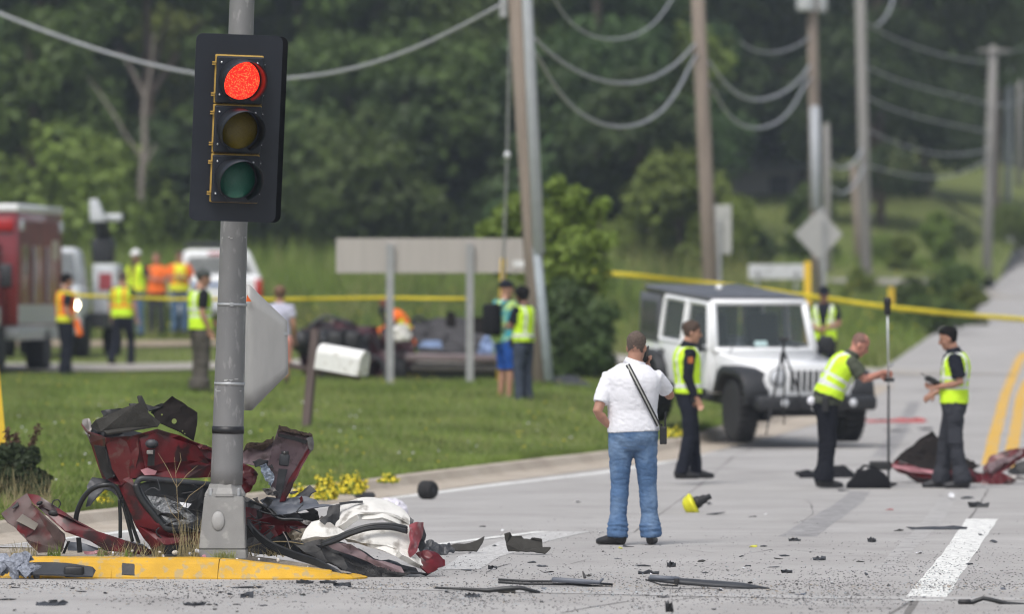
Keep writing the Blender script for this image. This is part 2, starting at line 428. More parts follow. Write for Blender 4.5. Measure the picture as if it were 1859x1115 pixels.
marking('edge_line', [rp(*q) for q in ((-200, 1012), (0, 990), (210, 968), (420, 944), (640, 913), (760, 899), (900, 881), (1100, 858), (1250, 831), (1350, 801), (1372, 790))], .19, M_wp)
marking('lane_line', [rp(1784, 943), rp(1745, 1000), rp(1700, 1060), rp(1676, 1092)], [.30, .27, .28, .30], M_wp)
marking('gore_line', [rp(1030, 966), rp(950, 984), rp(870, 1012), rp(835, 1035)], [.42, .40, .34, .30], M_wpw)
marking('gore_edge_line', [rp(720, 1000), rp(840, 984), rp(985, 966)], .12, M_wp, .0038)
marking('stop_line', [rp(600, 1066), rp(1100, 1078), rp(1420, 1085), rp(1900, 1090)], .42, mat('very_worn_white_paint', (.52, .52, .51), .85, var=.12, scale=5, col2=(.385, .372, .36), mix=1.15, mscale=9), .0034)
marking('centre_line', [rp(1793, 845), rp(1806, 790), rp(1824, 720), rp(1840, 680), rp(1850, 655), rp(1861, 640)], [.17] * 6, M_yp)
marking('centre_line', [rp(1829, 850), rp(1842, 790), rp(1853, 720), rp(1866, 690)], .17, M_yp)
# slab joints and tyre rubber
M_joint = mat('joint_filler', (.16, .15, .14), .9, var=.2)
M_rub = mat('tyre_rubber_mark', (.235, .228, .225), .85, var=.14, scale=2, col2=(.33, .322, .318), mix=.4, mscale=6)
for a, b, w in (((600, 966), (1859, 970), .025), ((700, 905), (1859, 909), .02), ((1660, 1090), (1400, 1240), .02), ((1560, 985), (1665, 1092), .0),
                ((1859, 815), (1400, 808), .02)):
    if w: marking('slab_joint', [rp(*a), rp(*b)], w, M_joint, .0016)
marking('slab_joint', [rp(1795, 888), rp(1722, 1003), rp(1660, 1094), rp(1610, 1180)], [.02, .03, .05, .05], M_joint, .0016)
marking('slab_joint', [rp(1150, 968), rp(1330, 830), rp(1450, 775)], .015, M_joint, .0016)
for q in CRK: marking('slab_crack', [tuple(np.array(rp(*c)) + np.random.default_rng(int(c[0])).normal(0, .02, 2)) for c in [(a[0] + (b_[0] - a[0]) * f, a[1] + (b_[1] - a[1]) * f + math.sin(f * 9 + a[0]) * 1.5) for a, b_ in zip(q, q[1:]) for f in (0, .25, .5, .75)]], .010, M_crack, .0020)
marking('tyre_mark', [rp(1562, 893), rp(1540, 915), rp(1447, 975)], [.22, .26, .34], M_rub, .0010)
marking('tyre_mark', [rp(1730, 893), rp(1690, 950), rp(1600, 1040)], [.16, .18, .14], mat('faint_rubber_mark', (.30, .29, .28), .85, var=.14, scale=2, col2=(.375, .362, .35), mix=.7, mscale=5), .0010)
marking('tyre_mark', [rp(1660, 730), rp(1630, 790), rp(1600, 830)], [.20, .22, .25], M_rub, .0010)
# ---------------------------------------------------------------- vegetation
def leafmat(name, col, var=.35, objvar=.26):
    return mat(name, col, .55, var=var, scale=.9, transl=.32, objvar=objvar, spec=.25)
ML = [leafmat('leaf_dark', (.051, .086, .026)), leafmat('leaf_mid', (.084, .136, .034)), leafmat('leaf_light', (.150, .205, .042)), leafmat('leaf_haze_blue', (.06, .085, .065))]  # last one: blue of distant haze put into the leaf colour
M_bark = mat('bark', (.11, .085, .065), .9, var=.3, scale=5, bump=.5, bscale=20, stretch=(1, 1, .2))
M_dead = mat('dead_wood', (.22, .19, .165), .9, var=.2, scale=5)
def leaves(rng, lobes, n, leaf, squash=.8):
    """n small leaf-clump faces spread through the shells of the lobes -> verts, quads"""
    lb = np.array(lobes); wgt = lb[:, 3] ** 2; pick = rng.choice(len(lb), n, p=wgt / wgt.sum())
    u = rng.normal(size=(n, 3)); u /= np.linalg.norm(u, axis=1, keepdims=True)
    rad = lb[pick, 3] * rng.uniform(.72, 1.06, n) * (1 + .18 * np.sin(u[:, 0] * 5 + pick) * np.sin(u[:, 2] * 6 + pick * 2))
    c = lb[pick, :3] + u * rad[:, None] * np.array([1, 1, squash])
    nrm = u + rng.normal(size=(n, 3)) * .55; nrm[:, 2] += .35; nrm /= np.linalg.norm(nrm, axis=1, keepdims=True)
    a = np.cross(nrm, rng.normal(size=(n, 3))); a /= np.linalg.norm(a, axis=1, keepdims=True); b = np.cross(nrm, a)
    sz = leaf * rng.uniform(.55, 1.4, n)[:, None]
    v = np.stack([c - a * sz, c + b * sz * .55 + nrm * sz * .15, c + a * sz, c - b * sz * .55 + nrm * sz * .15], 1).reshape(-1, 3)
    return v, np.arange(4 * n).reshape(n, 4)
def tree_meshes(seed, h, w, n, leaf, low=.15, kind='round'):
    rng = np.random.default_rng(seed); lobes = []
    nl = 34
    for i in range(nl):
        t = rng.uniform(0, 1); z = h * (low + (1 - low) * t * .93)
        prof = (math.sin(math.pi * min(1, (t * .8 + .18))) ** .7) if kind == 'round' else (1 - t) ** .75 + .12
        a = rng.uniform(0, 6.28); r = w * .5 * prof * math.sqrt(rng.uniform(.1, 1))
        lobes.append((r * math.cos(a), r * math.sin(a), z, w * rng.uniform(.11, .22) * (.6 + .5 * prof)))
    v, q = leaves(rng, lobes, n, leaf)
    tb = B(); tb.tube([(0, 0, -.4), (.05 * w * rng.uniform(-.3, .3), 0, h * .3), (0, .02 * w, h * .62), (0, 0, h * .9)], [.022 * h, .017 * h, .010 * h, .002 * h], n=7)
    for i in range(7):
        l = lobes[rng.integers(nl)]; z0 = l[2] * .6
        tb.tube([(0, 0, z0), (l[0] * .5, l[1] * .5, (z0 + l[2]) * .52), (l[0], l[1], l[2])], [.009 * h, .006 * h, .002 * h], n=5)
    me = bpy.data.meshes.new('trunk'); tb.bm.to_mesh(me); tb.bm.free(); me.materials.append(M_bark)
    o = np_mesh('crown', v, q, ML[1]); cm = o.data; bpy.data.objects.remove(o)
    return me, cm
TV = [tree_meshes(11, 15, 9, 15000, .20), tree_meshes(12, 16, 8, 15000, .20), tree_meshes(13, 14, 10, 15000, .21), tree_meshes(14, 17, 7.5, 14000, .20, kind='cone'), tree_meshes(15, 13, 8.5, 14000, .19)]
SV = [tree_meshes(21, 5, 4.8, 5500, .17, low=.05), tree_meshes(22, 4.5, 5.5, 5500, .17, low=.04), tree_meshes(23, 6.5, 4.5, 5500, .18, low=.05)]
def tree(name, label, cat, x, Y, v, leafm, sc=(1, 1, 1), rz=0.0, group=None, z=None):
    t = thing(name, label, cat, (x, Y, (gz(x, Y) if z is None else z) - .05), rz, group); t.scale = sc
    link('trunk', v[0], t)
    o = link('crown', v[1], t)
    o.material_slots[0].link = 'OBJECT'; o.material_slots[0].material = leafm
    return t
rng = random.Random(5)
GW = 'trees of the wood behind the crash'
GWL = {0: 'dark green broadleaf tree in the blurred wood behind the scene', 1: 'mid green broadleaf tree in the blurred wood behind the scene', 2: 'light green broadleaf tree standing out in the blurred wood', 3: 'haze tinted green tree far back in the hazy wood'}
def zone(px):
    for lim, tx in ((120, 'above the red ambulance'), (340, 'left of the traffic signal'), (520, 'directly behind the traffic signal'), (620, 'between the signal and the long sign'), (900, 'above the long sign'), (1010, 'behind the leaning pole'), (1250, 'between the leaning and the brown pole'), (1330, 'behind the brown pole'), (1470, 'left of the transformer pole'), (1600, 'behind the tall grey pole')):
        if px < lim: return tx
    return 'above the slope at the right'
DEPTH = {212: 'front row', 232: 'second row', 256: 'third row', 282: 'fourth row', 325: 'fifth row', 420: 'far slope', 560: 'hazy far slope', 760: 'farthest hill'}
MIC = {0: 'dark green', 1: 'mid green', 2: 'light green', 3: 'haze tinted green'}
def row(Y, pxs, mi, sc, jit=3.0, vs=TV, lab=None, gr=GW):
    s = FPX / Y
    for px in pxs:
        x = (px - CX) / s + rng.uniform(-1, 1); y = Y + rng.uniform(-jit, jit); k = sc * rng.uniform(.88, 1.12); m = rng.choice(mi)
        tree('wood_tree', '%s tree, %s of the wood, %s' % (MIC[m], DEPTH[Y], zone(px)), 'tree', x, y, rng.choice(vs), ML[m], (k * rng.uniform(.85, 1.1), k, k), rng.uniform(0, 6.3), gr)
row(212, [-60, 130, 330, 560, 720, 900, 1040, 1130], [0, 1, 2, 1], .82)
row(232, [20, 210, 420, 640, 820, 1000, 1060, 1090], [0, 2, 1, 2], 1.0)
row(256, [-50, 140, 330, 520, 700, 860, 1060, 1170, 1560], [0, 1, 0], 1.12)
row(282, [60, 250, 480, 660, 800, 980, 1150, 1520, 1640], [0, 1, 2], 1.2)
row(325, [0, 200, 400, 600, 760, 920, 1100, 1250, 1400, 1540, 1660, 1740], [0, 1], 1.2)
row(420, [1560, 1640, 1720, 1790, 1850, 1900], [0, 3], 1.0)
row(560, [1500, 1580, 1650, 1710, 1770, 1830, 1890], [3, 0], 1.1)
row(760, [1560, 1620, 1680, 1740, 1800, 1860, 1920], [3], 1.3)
# understory along the wood's edge: each bush its own
GB = 'bushes along the edge of the wood'
GBL = {0: 'dark green bush at the edge of the blurred wood', 1: 'mid green bush at the edge of the blurred wood', 2: 'yellow green bush at the edge of the blurred wood'}
for px, Y, m, k in ((60, 196, 1, 1.0), (150, 194, 2, 1.05), (260, 198, 0, 1.0), (560, 196, 1, 1.15), (640, 194, 1, .9), (735, 197, 0, .95), (800, 199, 1, 1.2), (880, 200, 0, 1.0), (1160, 190, 0, .9), (1232, 186, 2, .8), (1290, 192, 1, .4), (1365, 198, 0, .3), (1470, 202, 1, .4), (480, 200, 0, 1.0), (10, 202, 0, 1.2), (350, 201, 1, .9), (1110, 193, 0, 1.1), (1010, 196, 0, 1.1)):
    s = FPX / Y
    tree('wood_edge_bush', '%s bush at the edge of the wood, %s' % (MIC[m], zone(px)), 'bush', (px - CX) / s, Y, rng.choice(SV), ML[m], (k, k, k * rng.uniform(.9, 1.3)), rng.uniform(0, 6), GB)
# the big dark tree on the right-hand hillside, and bushes on the slope
tree('hillside_tree', 'large dark spreading tree above the grassy slope at right', 'tree', 13.6, 244, TV[2], ML[0], (.62, .62, .60), 1.0)
tree('hillside_tree', 'tall mid green tree behind the dark tree on the right hillside', 'tree', 11.5, 262, TV[0], ML[1], (.7, .7, .85), 2.0)
for px, Y, k, lb in ((1690, 150, .30, 'low dark bush on the grassy slope beside the road'), (1655, 160, .26, 'leafy bush left of the low dark bush on the slope'), (1735, 175, .33, 'bush at the foot of the far right pole'), (1620, 152, .18, 'small weedy shrub on the slope left of the bushes'),
        (1700, 205, .34, 'bush up the slope left of the wire carrying pole'), (1640, 196, .26, 'pale bush halfway up the right slope below the dark tree'), (1760, 158, .24, 'weedy shrub at the far road edge on the right slope'), (1560, 172, .24, 'shrub beside the foot of the tall grey pole'), (1840, 250, .42, 'bush high on the right slope at the picture edge'), (1725, 232, .38, 'upper bush on the right slope under the wires'), (1600, 215, .3, 'bush at the dark edge of the wood on the right slope')):
    s = FPX / Y
    tree('slope_bush', lb, 'bush', (px - CX) / s, Y, SV[int(px) % 3], ML[1 if int(px) % 4 else 2], (k * .85, k * .8, k * .72 * (.8 + (int(px) % 7) * .07)), px, None)
# bush round the leaning pole and the low one in front of it
def bush_obj(name, label, root, lobes, n, leaf, m, stems=6, seed=1, cat='bush', spray=0):
    rg = np.random.default_rng(seed); t = thing(name, label, cat, root)
    v, q = leaves(rg, lobes, n, leaf); np_mesh('foliage', v, q, m, t)
    b = B()
    for i in range(stems):
        l = lobes[i % len(lobes)]
        b.tube([(l[0] * .15, l[1] * .15, -.05), (l[0] * .6, l[1] * .6, l[2] * .6), (l[0], l[1], l[2] + l[3] * .5)], [.02, .014, .006], n=5)
    b.build('stem', M_bark, t, stuff=True); return t
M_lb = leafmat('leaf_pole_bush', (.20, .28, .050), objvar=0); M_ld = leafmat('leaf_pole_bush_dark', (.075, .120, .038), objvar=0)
_s = 108.0
def lob(px, py, r, d=0.0, s=_s, ref=(1045, 690)):
    return ((px - ref[0]) / s, d, (ref[1] - py) / s, r / s)
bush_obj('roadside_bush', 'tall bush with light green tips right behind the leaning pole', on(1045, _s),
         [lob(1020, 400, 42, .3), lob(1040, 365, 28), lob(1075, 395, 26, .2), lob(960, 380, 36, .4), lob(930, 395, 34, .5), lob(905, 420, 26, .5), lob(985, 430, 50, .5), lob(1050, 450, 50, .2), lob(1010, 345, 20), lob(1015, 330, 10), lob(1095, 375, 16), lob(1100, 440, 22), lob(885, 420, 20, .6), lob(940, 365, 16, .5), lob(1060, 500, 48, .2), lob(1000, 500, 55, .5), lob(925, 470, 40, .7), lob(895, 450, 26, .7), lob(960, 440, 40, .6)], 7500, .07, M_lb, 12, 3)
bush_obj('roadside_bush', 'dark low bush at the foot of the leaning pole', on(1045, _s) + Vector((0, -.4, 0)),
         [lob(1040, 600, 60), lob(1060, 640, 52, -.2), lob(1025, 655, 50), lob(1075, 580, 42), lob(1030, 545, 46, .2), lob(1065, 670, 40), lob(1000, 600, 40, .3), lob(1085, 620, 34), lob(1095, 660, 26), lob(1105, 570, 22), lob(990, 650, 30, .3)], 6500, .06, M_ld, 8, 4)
# pale dead tree at left
dt = thing('dead_tree', 'bare pale dead tree in front of the dark wood at left', 'tree', on(252, 62))
db = B()
for pts, r in (([(252, 440), (255, 360), (258, 315), (263, 260), (261, 210), (264, 170)], [9, 9, 8, 7, 6, 5]), ([(260, 290), (228, 245), (205, 205), (178, 165), (160, 140)], [3.5, 3, 3, 2, 1]), ([(262, 172), (243, 132), (226, 105), (212, 92)], [4, 3, 2, 1]), ([(258, 305), (272, 282), (283, 262)], [5, 3, 2]), ([(262, 190), (275, 120), (280, 60)], [4, 3, 2])):
    pp = [W(x, y, 62) - dt.location for x, y in pts]; db.tube(pp, [q / 80 for q in r], n=7)
db.build('trunk', M_dead, dt)

# grass: blades as single triangles, the lawn near, taller weeds further back
def blades(name, X, Y, h, w, m, zoff=0.0, lean=.5, seed=0):
    g = np.random.default_rng(seed); n = len(X); z = ground(X, Y) + zoff
    a = g.uniform(0, 6.283, n); hh = h * g.uniform(.5, 1.3, n); dx, dy = np.cos(a) * w / 2, np.sin(a) * w / 2
    lx, ly = g.normal(0, lean, n) * hh, g.normal(0, lean, n) * hh
    v = np.stack([np.c_[X - dx, Y - dy, z - .01], np.c_[X + dx, Y + dy, z - .01], np.c_[X + lx, Y + ly, z + hh]], 1).reshape(-1, 3)
    return tag(np_mesh(name, v, np.arange(3 * n).reshape(n, 3), m), kind='stuff')
def scatter(n, y0, y1, pad=1.0, seed=0, edge=.02, pw=1.0):
    g = np.random.default_rng(seed); Y = y0 + (y1 - y0) * g.uniform(0, 1, n) ** pw
    half = 985 * Y / FPX; X = g.uniform(-1, 1, n) * half
    k = X < xl(Y) - edge; X, Y = X[k], Y[k]
    side = (np.abs(Y - (121 + X * .12)) < 3.6) & (Y > 112)
    tr = (np.abs(Y - 140) < 2.4) & (X < -4)
    k = ~(side | tr); return X[k], Y[k]
M_bl = [leafmat('grass_blade', (.185, .255, .054), objvar=0), leafmat('grass_blade_pale', (.25, .265, .095), objvar=0), leafmat('grass_blade_dark', (.11, .165, .038), objvar=0), mat('dry_grass', (.30, .25, .13), .8, var=.2, transl=.2)]
for i, (n, m, h, w, sd) in enumerate(((150000, M_bl[0], .075, .014, 1), (60000, M_bl[2], .07, .016, 2), (50000, M_bl[1], .085, .012, 3))):
    X, Y = scatter(n, 54, 118, seed=sd, pw=1.2)
    cl = np.array([noise.noise(Vector((x * .9, y * .35, i * 7.0))) for x, y in zip(X, Y)])
    k = cl > (-1, -.05, .0)[i]; blades('lawn_grass', X[k], Y[k], h * (1 + .4 * np.clip(cl[k], -1, 1)), w, m, seed=sd)
def tall(X, Y, a, b_, f=.35, sd=0.0): return a + b_ * np.clip(np.array([noise.noise(Vector((x * f, y * f * .5, sd))) for x, y in zip(X, Y)]) + .35, 0, 1.2)
X, Y = scatter(26000, 118, 190, seed=9); k = ~((X < -3) & (Y < 141)) & ((X < 7.6) | (Y > 196) | (Y < 180)); X, Y = X[k], Y[k]; blades('meadow_grass', X, Y, tall(X, Y, .18, .5, .3, 1), .035, M_bl[1], lean=.35, seed=9)
X, Y = scatter(26000, 118, 200, seed=10); k = ~((X < -3) & (Y < 141)) & ((X < 7.6) | (Y > 196) | (Y < 180)); X, Y = X[k], Y[k]; blades('meadow_grass', X, Y, tall(X, Y, .2, .5, .3, 4), .045, M_bl[0], lean=.35, seed=10)
X, Y = scatter(16000, 150, 186, seed=12); k = X < 7; X, Y = X[k], Y[k]; blades('meadow_weeds', X, Y, tall(X, Y, .3, 1.2, .5, 7), .06, M_bl[1], lean=.25, seed=12)
X, Y = scatter(18000, 140, 188, seed=15); k = X < 7; X, Y = X[k], Y[k]; h = tall(X, Y, -.3, 1.6, .6, 11); k = h > .3; blades('dark_weeds', X[k], Y[k], h[k], .09, M_bl[2], lean=.3, seed=15)
X, Y = scatter(14000, 118, 141, seed=16); k = X < -3; blades('meadow_grass', X[k], Y[k], .06, .03, M_bl[0], seed=16)
X, Y = scatter(16000, 158, 200, seed=13); k = X < 3; blades('meadow_weeds', X[k], Y[k], 1.1, .09, M_bl[0], lean=.25, seed=13)
X, Y = scatter(12000, 130, 260, seed=14); k = (X > 4) & ~((Y > 180) & (Y < 195)) & ~((Y > 252) & (X > 14)); blades('slope_grass', X[k], Y[k], .35, .06, M_bl[0], lean=.4, seed=14)
# longer uncut fringe over the kerb
g = np.random.default_rng(31); Y = g.uniform(55, 98, 9000); X = xl(Y) - np.abs(g.normal(0, .10, 9000)) + .03; blades('kerb_grass', X, Y, .09, .012, M_bl[0], lean=.7, seed=31)
# flower heads
def dots(name, X, Y, r, m, z0, z1, seed=0):
    g = np.random.default_rng(seed); n = len(X); z = ground(X, Y) + g.uniform(z0, z1, n); rr = r * g.uniform(.6, 1.3, n)
    o = np.array([[1, 0, 0], [0, 1, 0], [-1, 0, 0], [0, -1, 0], [0, 0, .8], [0, 0, -.5]]); v = (np.c_[X, Y, z][:, None, :] + o[None] * rr[:, None, None]).reshape(-1, 3)
    t = np.array([[0, 1, 4], [1, 2, 4], [2, 3, 4], [3, 0, 4], [1, 0, 5], [2, 1, 5], [3, 2, 5], [0, 3, 5]]); f = (np.arange(n)[:, None, None] * 6 + t[None]).reshape(-1, 3)
    return tag(np_mesh(name, v, f, m), kind='stuff')
M_fy = mat('yellow_petal', (.74, .60, .03), .6, var=.15, scale=30); M_fw = mat('white_petal', (.75, .74, .78), .6, var=.08)
X, Y = scatter(420, 56, 90, seed=21, edge=.2); cl = np.array([noise.noise(Vector((x * .8, y * .3, 3))) for x, y in zip(X, Y)]); k = cl > -.05; dots('white_wildflowers', X[k], Y[k], .014, M_fw, .07, .12)
X, Y = scatter(800, 56, 115, seed=22, edge=.1); cl = np.array([noise.noise(Vector((x * .6, y * .25, 8))) for x, y in zip(X, Y)]); k = cl > .0; dots('yellow_wildflowers', X[k], Y[k], .014, M_fy, .06, .11)
X, Y = scatter(330, 130, 185, seed=23, edge=.1); dots('meadow_flowers', X, Y, .03, M_fy, .3, .7)
# yellow flowering clumps on the kerb
def flower_clump(px, py, rx, rz, s, label, n=420):
    n = int(n * 2.2)
    x, Y = (px - CX) / s, FPX / s; t = thing('yellow_flower_clump', label, 'flowers', (x, Y, EYE - (py - HY) / s), 0, 'yellow flowers on the kerb')
    g = np.random.default_rng(int(px)); u = g.normal(size=(n, 3)); u /= np.linalg.norm(u, axis=1, keepdims=True); u *= (g.uniform(.45, 1.1, n) * (1 + .35 * np.sin(u[:, 0] * 7 + px) * np.cos(u[:, 2] * 6 + px)))[:, None]; u[:, 2] = np.abs(u[:, 2])
    c = u * np.array([rx, rx * .8, rz]); nrm = u + g.normal(size=(n, 3)) * .4; nrm /= np.linalg.norm(nrm, axis=1, keepdims=True)
    def fc(c, sz, m, nm):
        k = len(c); a = np.cross(nrm[:k], g.normal(size=(k, 3))); a /= np.linalg.norm(a, axis=1, keepdims=True); b = np.cross(nrm[:k], a)
        v = np.stack([c - a * sz, c + b * sz, c + a * sz, c - b * sz], 1).reshape(-1, 3); np_mesh(nm, v, np.arange(4 * k).reshape(k, 4), m, t)['kind'] = 'stuff'
    fc(c, .0155, M_fy, 'petals'); fc((c * .86)[:n // 2], .028, M_lb, 'leaves')
    return t
flower_clump(590, 906, .13, .22, 177, 'large clump of yellow flowers spilling over the kerb left of the other', 520)
flower_clump(637, 896, .16, .18, 175, 'rounded clump of yellow flowers on the kerb right of the largest', 520)
flower_clump(545, 908, .10, .13, 178, 'small clump of yellow flowers beside the wrecked seat-belt pillar', 220)
flower_clump(705, 875, .10, .07, 171, 'sparse yellow flowers on the kerb left of the loose roller', 120)
flower_clump(185, 930, .10, .16, 190, 'yellow flowers seen through the wreck on the left', 220)
flower_clump(1222, 793, .12, .1, 146, 'yellow flowers on the kerb behind the white shirted man', 160)
# dark weed shrub at the left edge with rust seed spikes, dry grass before it
_s = 190.0
sh = on(38, _s)
def lb2(px, py, r, d=0): return ((px - 38) / _s, d, (815 - py) / _s + .0, r / _s)
tb = bush_obj('weed_shrub', 'dark weedy shrub with rusty seed spikes at the left edge of the lawn', sh, [lb2(20, 770, 30), lb2(50, 775, 26), lb2(35, 745, 22), lb2(0, 760, 30), lb2(65, 800, 22), lb2(30, 800, 30), lb2(10, 730, 20), lb2(55, 730, 15), lb2(28, 722, 16), lb2(75, 780, 18), lb2(48, 745, 20)], 5200, .035, leafmat('weed_leaf', (.040, .058, .024), objvar=0), 8, 8)
M_sd = mat('rust_seed', (.10, .055, .035), .9, var=.3, scale=40)
for (x0, y0, x1, y1) in ((20, 735, 12, 684), (50, 735, 70, 680), (33, 728, 28, 694)):
    g = np.random.default_rng(x0); n = 160; t = g.uniform(0, 1, n)
    c = np.c_[(x0 + (x1 - x0) * t - 38) / _s, g.normal(0, .012, n), (815 - (y0 + (y1 - y0) * t)) / _s] + g.normal(0, .012, (n, 3))
    v = (c[:, None, :] + g.normal(0, .016, (n, 3, 3))).reshape(-1, 3); np_mesh('seed_spike', v, np.arange(3 * n).reshape(n, 3), M_sd, tb)
g = np.random.default_rng(77); n = 200; X = (g.uniform(-30, 90, n) - CX) / 196; Y = FPX / 196 + g.normal(0, .5, n); blades('dry_weeds', X, Y, .36, .007, M_bl[3], lean=.3, seed=77)
# ---------------------------------------------------------------- traffic island, signal pole and signal
M_soil = ground_mat('island_top', [(.3, (.22, .19, .155)), (.5, (.33, .29, .24)), (.75, (.40, .365, .31))], 3.0, .6, 40, fine=50, finecol=(.12, .10, .08), fmix=.6)
isl = thing('traffic_island', None, None, (0, 0, 0)); isl['kind'] = 'structure'
_front = [(-7.0, 50.0), (-3.84, 49.62), (-3.0, 49.46), (-2.2, 49.36), (-1.7, 49.27), (-1.35, 49.26)]
_nose = [(-1.16, 49.34), (-1.08, 49.5), (-1.10, 49.72), (-1.25, 50.0), (-1.6, 50.45)]
_back = [(-2.2, 50.95), (-3.2, 51.5), (-4.5, 51.8), (-7.0, 52.0)]
_out = _front + _nose + _back
def _inset(pts, d):
    P = np.array(pts); c = []
    for i in range(len(P)):
        a, b = P[max(0, i - 1)], P[min(len(P) - 1, i + 1)]; t = (b - a) / np.linalg.norm(b - a); c.append(P[i] + np.array([-t[1], t[0]]) * d)
    return np.array(c)
def _hz(x): return .158 * np.clip((-1.0 - x) / 1.25, 0.10, 1.0) ** .7
def island_stone(i0, i1, seg=8):
    P = np.array(_out[i0:i1 + 1]); L = np.r_[0, np.cumsum(np.hypot(*np.diff(P, axis=0).T))]; t = np.linspace(.0015, L[-1] - .0015, seg)
    Q = np.c_[np.interp(t, L, P[:, 0]), np.interp(t, L, P[:, 1])]
    vs, fs = [], []; m = 5
    for k in range(seg):
        a, b = Q[max(0, k - 1)], Q[min(seg - 1, k + 1)]; tt = (b - a) / np.linalg.norm(b - a); nn = np.array([-tt[1], tt[0]]); h = float(_hz(Q[k, 0]))
        for o, z in ((0, -.05), (0.0, .012), (.05, h * .72), (.085, h * .96), (.16, h + .002)):
            p = Q[k] + nn * (o + random.uniform(-.003, .003)); vs.append((p[0], p[1], z + random.uniform(-.002, .002)))
    for k in range(seg - 1):
        for j in range(m - 1): fs.append((k * m + j, (k + 1) * m + j, (k + 1) * m + j + 1, k * m + j + 1))
    fs.append(tuple(range(m))); fs.append(tuple(range((seg - 1) * m, seg * m))[::-1])
    me = bpy.data.meshes.new('kerb_stone'); me.from_pydata(vs, [], fs); me.update()
    return link('kerb_stone', me, isl, M_yk, smooth=False)
for a, b in ((0, 1), (1, 2), (2, 3), (3, 5), (5, 8), (8, 10), (10, 12), (12, 14)): island_stone(a, b)
_in = _inset(_out, .12); vs = [(x, y, float(_hz(x)) - .006) for x, y in _in]
me = bpy.data.meshes.new('island_top'); me.from_pydata(vs, [], [tuple(range(len(vs)))]); me.update(); link('island_top', me, isl, M_soil)
# grey cracks worn through the yellow paint
M_crk = mat('worn_kerb_concrete', (.36, .33, .29), .9, var=.25, scale=20)
cb = B()
for pts in ([(296, 1009), (300, 1022), (298, 1030)], [(318, 1014), (330, 1026), (345, 1034), (358, 1044)], [(488, 1030), (505, 1040), (520, 1048)]):
    for (x0, y0), (x1, y1) in zip(pts, pts[1:]):
        p, q = W(x0, y0, 241.5), W(x1, y1, 242.2); cb.tube([p, q], .010, n=5)
cb.build('paint_crack', M_crk, isl, stuff=True)

M_steel = mat('painted_steel_pole', (.205, .203, .204), .55, metal=.2, var=.07, scale=9, col2=(.30, .295, .29), mix=.12, mscale=22, bump=.03, stretch=(1, 1, .35))
M_galv = mat('galvanised', (.42, .43, .44), .5, metal=.5, var=.12, scale=20)
M_cast = mat('cast_base', (.27, .265, .255), .65, metal=.2, var=.08, scale=8, col2=(.37, .36, .34), mix=.16, mscale=9, bump=.05)
M_alu = mat('sign_aluminium', (.40, .395, .385), .55, metal=.25, var=.05, scale=20, bump=.02, stretch=(1, 1, .2))
M_blk = mat('black_polycarbonate', (.015, .018, .026), .5, var=.1, spec=.4)
M_yel = mat('signal_yellow', (.46, .29, .06), .6, var=.12, scale=30)
M_tape = mat('black_tape', (.012, .012, .014), .45)
_ps = 240.0
pole = thing('signal_pole', 'thick grey steel traffic signal pole on a square tapered base on the yellow kerbed island', 'pole', Vector(((405 - CX) / _ps, FPX / _ps, .150)))
def PL(px, py, d=0.0): return W(px, py, _ps) - pole.location + Vector((0, d, 0))
# square transformer base, lower flange, sloped collar
def frus(b, z0, z1, a0, a1, c0, c1):
    v = []
    for z, a, c in ((z0, a0, c0), (z1, a1, c1)):
        for sx, sy in ((-1, -1), (1, -1), (1, 1), (-1, 1)): v.append(b.bm.verts.new((c + sx * a, sy * a, z)))
    for q in ((3, 2, 1, 0), (4, 5, 6, 7), (0, 1, 5, 4), (1, 2, 6, 5), (2, 3, 7, 6), (3, 0, 4, 7)): b.bm.faces.new([v[i] for i in q])
b = B(); frus(b, -.02, .055, .182, .180, 0, 0); frus(b, .058, .455, .176, .148, 0, .012); bmesh.ops.bevel(b.bm, geom=b.bm.edges[:], offset=.007, segments=2, affect='EDGES'); b.build('base', M_cast, pole)
b = B(); b.lathe([(.165, .455), (.163, .475), (.135, .52), (.128, .545), (.122, .548)], (.016, 0, 0), n=8, m=Matrix.Rotation(R(22.5), 4, 'Z')); b.build('collar', M_cast, pole)
for k in range(4):
    sx, sy = ((-1, -1), (1, -1), (1, 1), (-1, 1))[k]; b = B(); b.tube([(.016 + sx * .105, sy * .105, .46), (.016 + sx * .105, sy * .105, .51)], .016, n=6); b.build('anchor_bolt', M_galv, pole)
b = B(); b.lathe([(.062, 0), (.058, .006), (.02, .008)], m=Matrix.Translation((-.03, -.168, .27)) @ Matrix.Rotation(R(90), 4, 'X') @ Matrix.Diagonal((.8, 1.2, 1, 1)), n=20); b.build('cover_plug', mat('plug', (.36, .355, .345), .6), pole, True)
sh = [PL(411, 880), PL(412, 850), PL(424.5, 420), PL(432, 210), PL(439.5, 0), PL(448, -240)]
b = B(); b.tube(sh, [.121, .12, .102, .098, .094, .088], n=28); b.build('shaft', M_steel, pole, True)
def band(py, h, m, name, ex=.0025, wig=0):
    t = (880 - py) / 880.0; x = 411 + 28.5 * t; r = .121 - .027 * t
    b = B(); b.tube([PL(x - h * .02, py + h / 2), PL(x, py - h / 2)], r + ex, n=28, round_=0.0); return b.build(name, m, pole, True)
for py in (553, 697):
    band(py, 5, M_galv, 'strap'); t = (880 - py) / 880.0; b = B(); p = PL(411 + 28.5 * t, py, -.108); b.box(p, (.028, .014, .030), bev=.003); b.build('strap_buckle', M_galv, pole)
band(781, 13, M_tape, 'tape_band', .004)
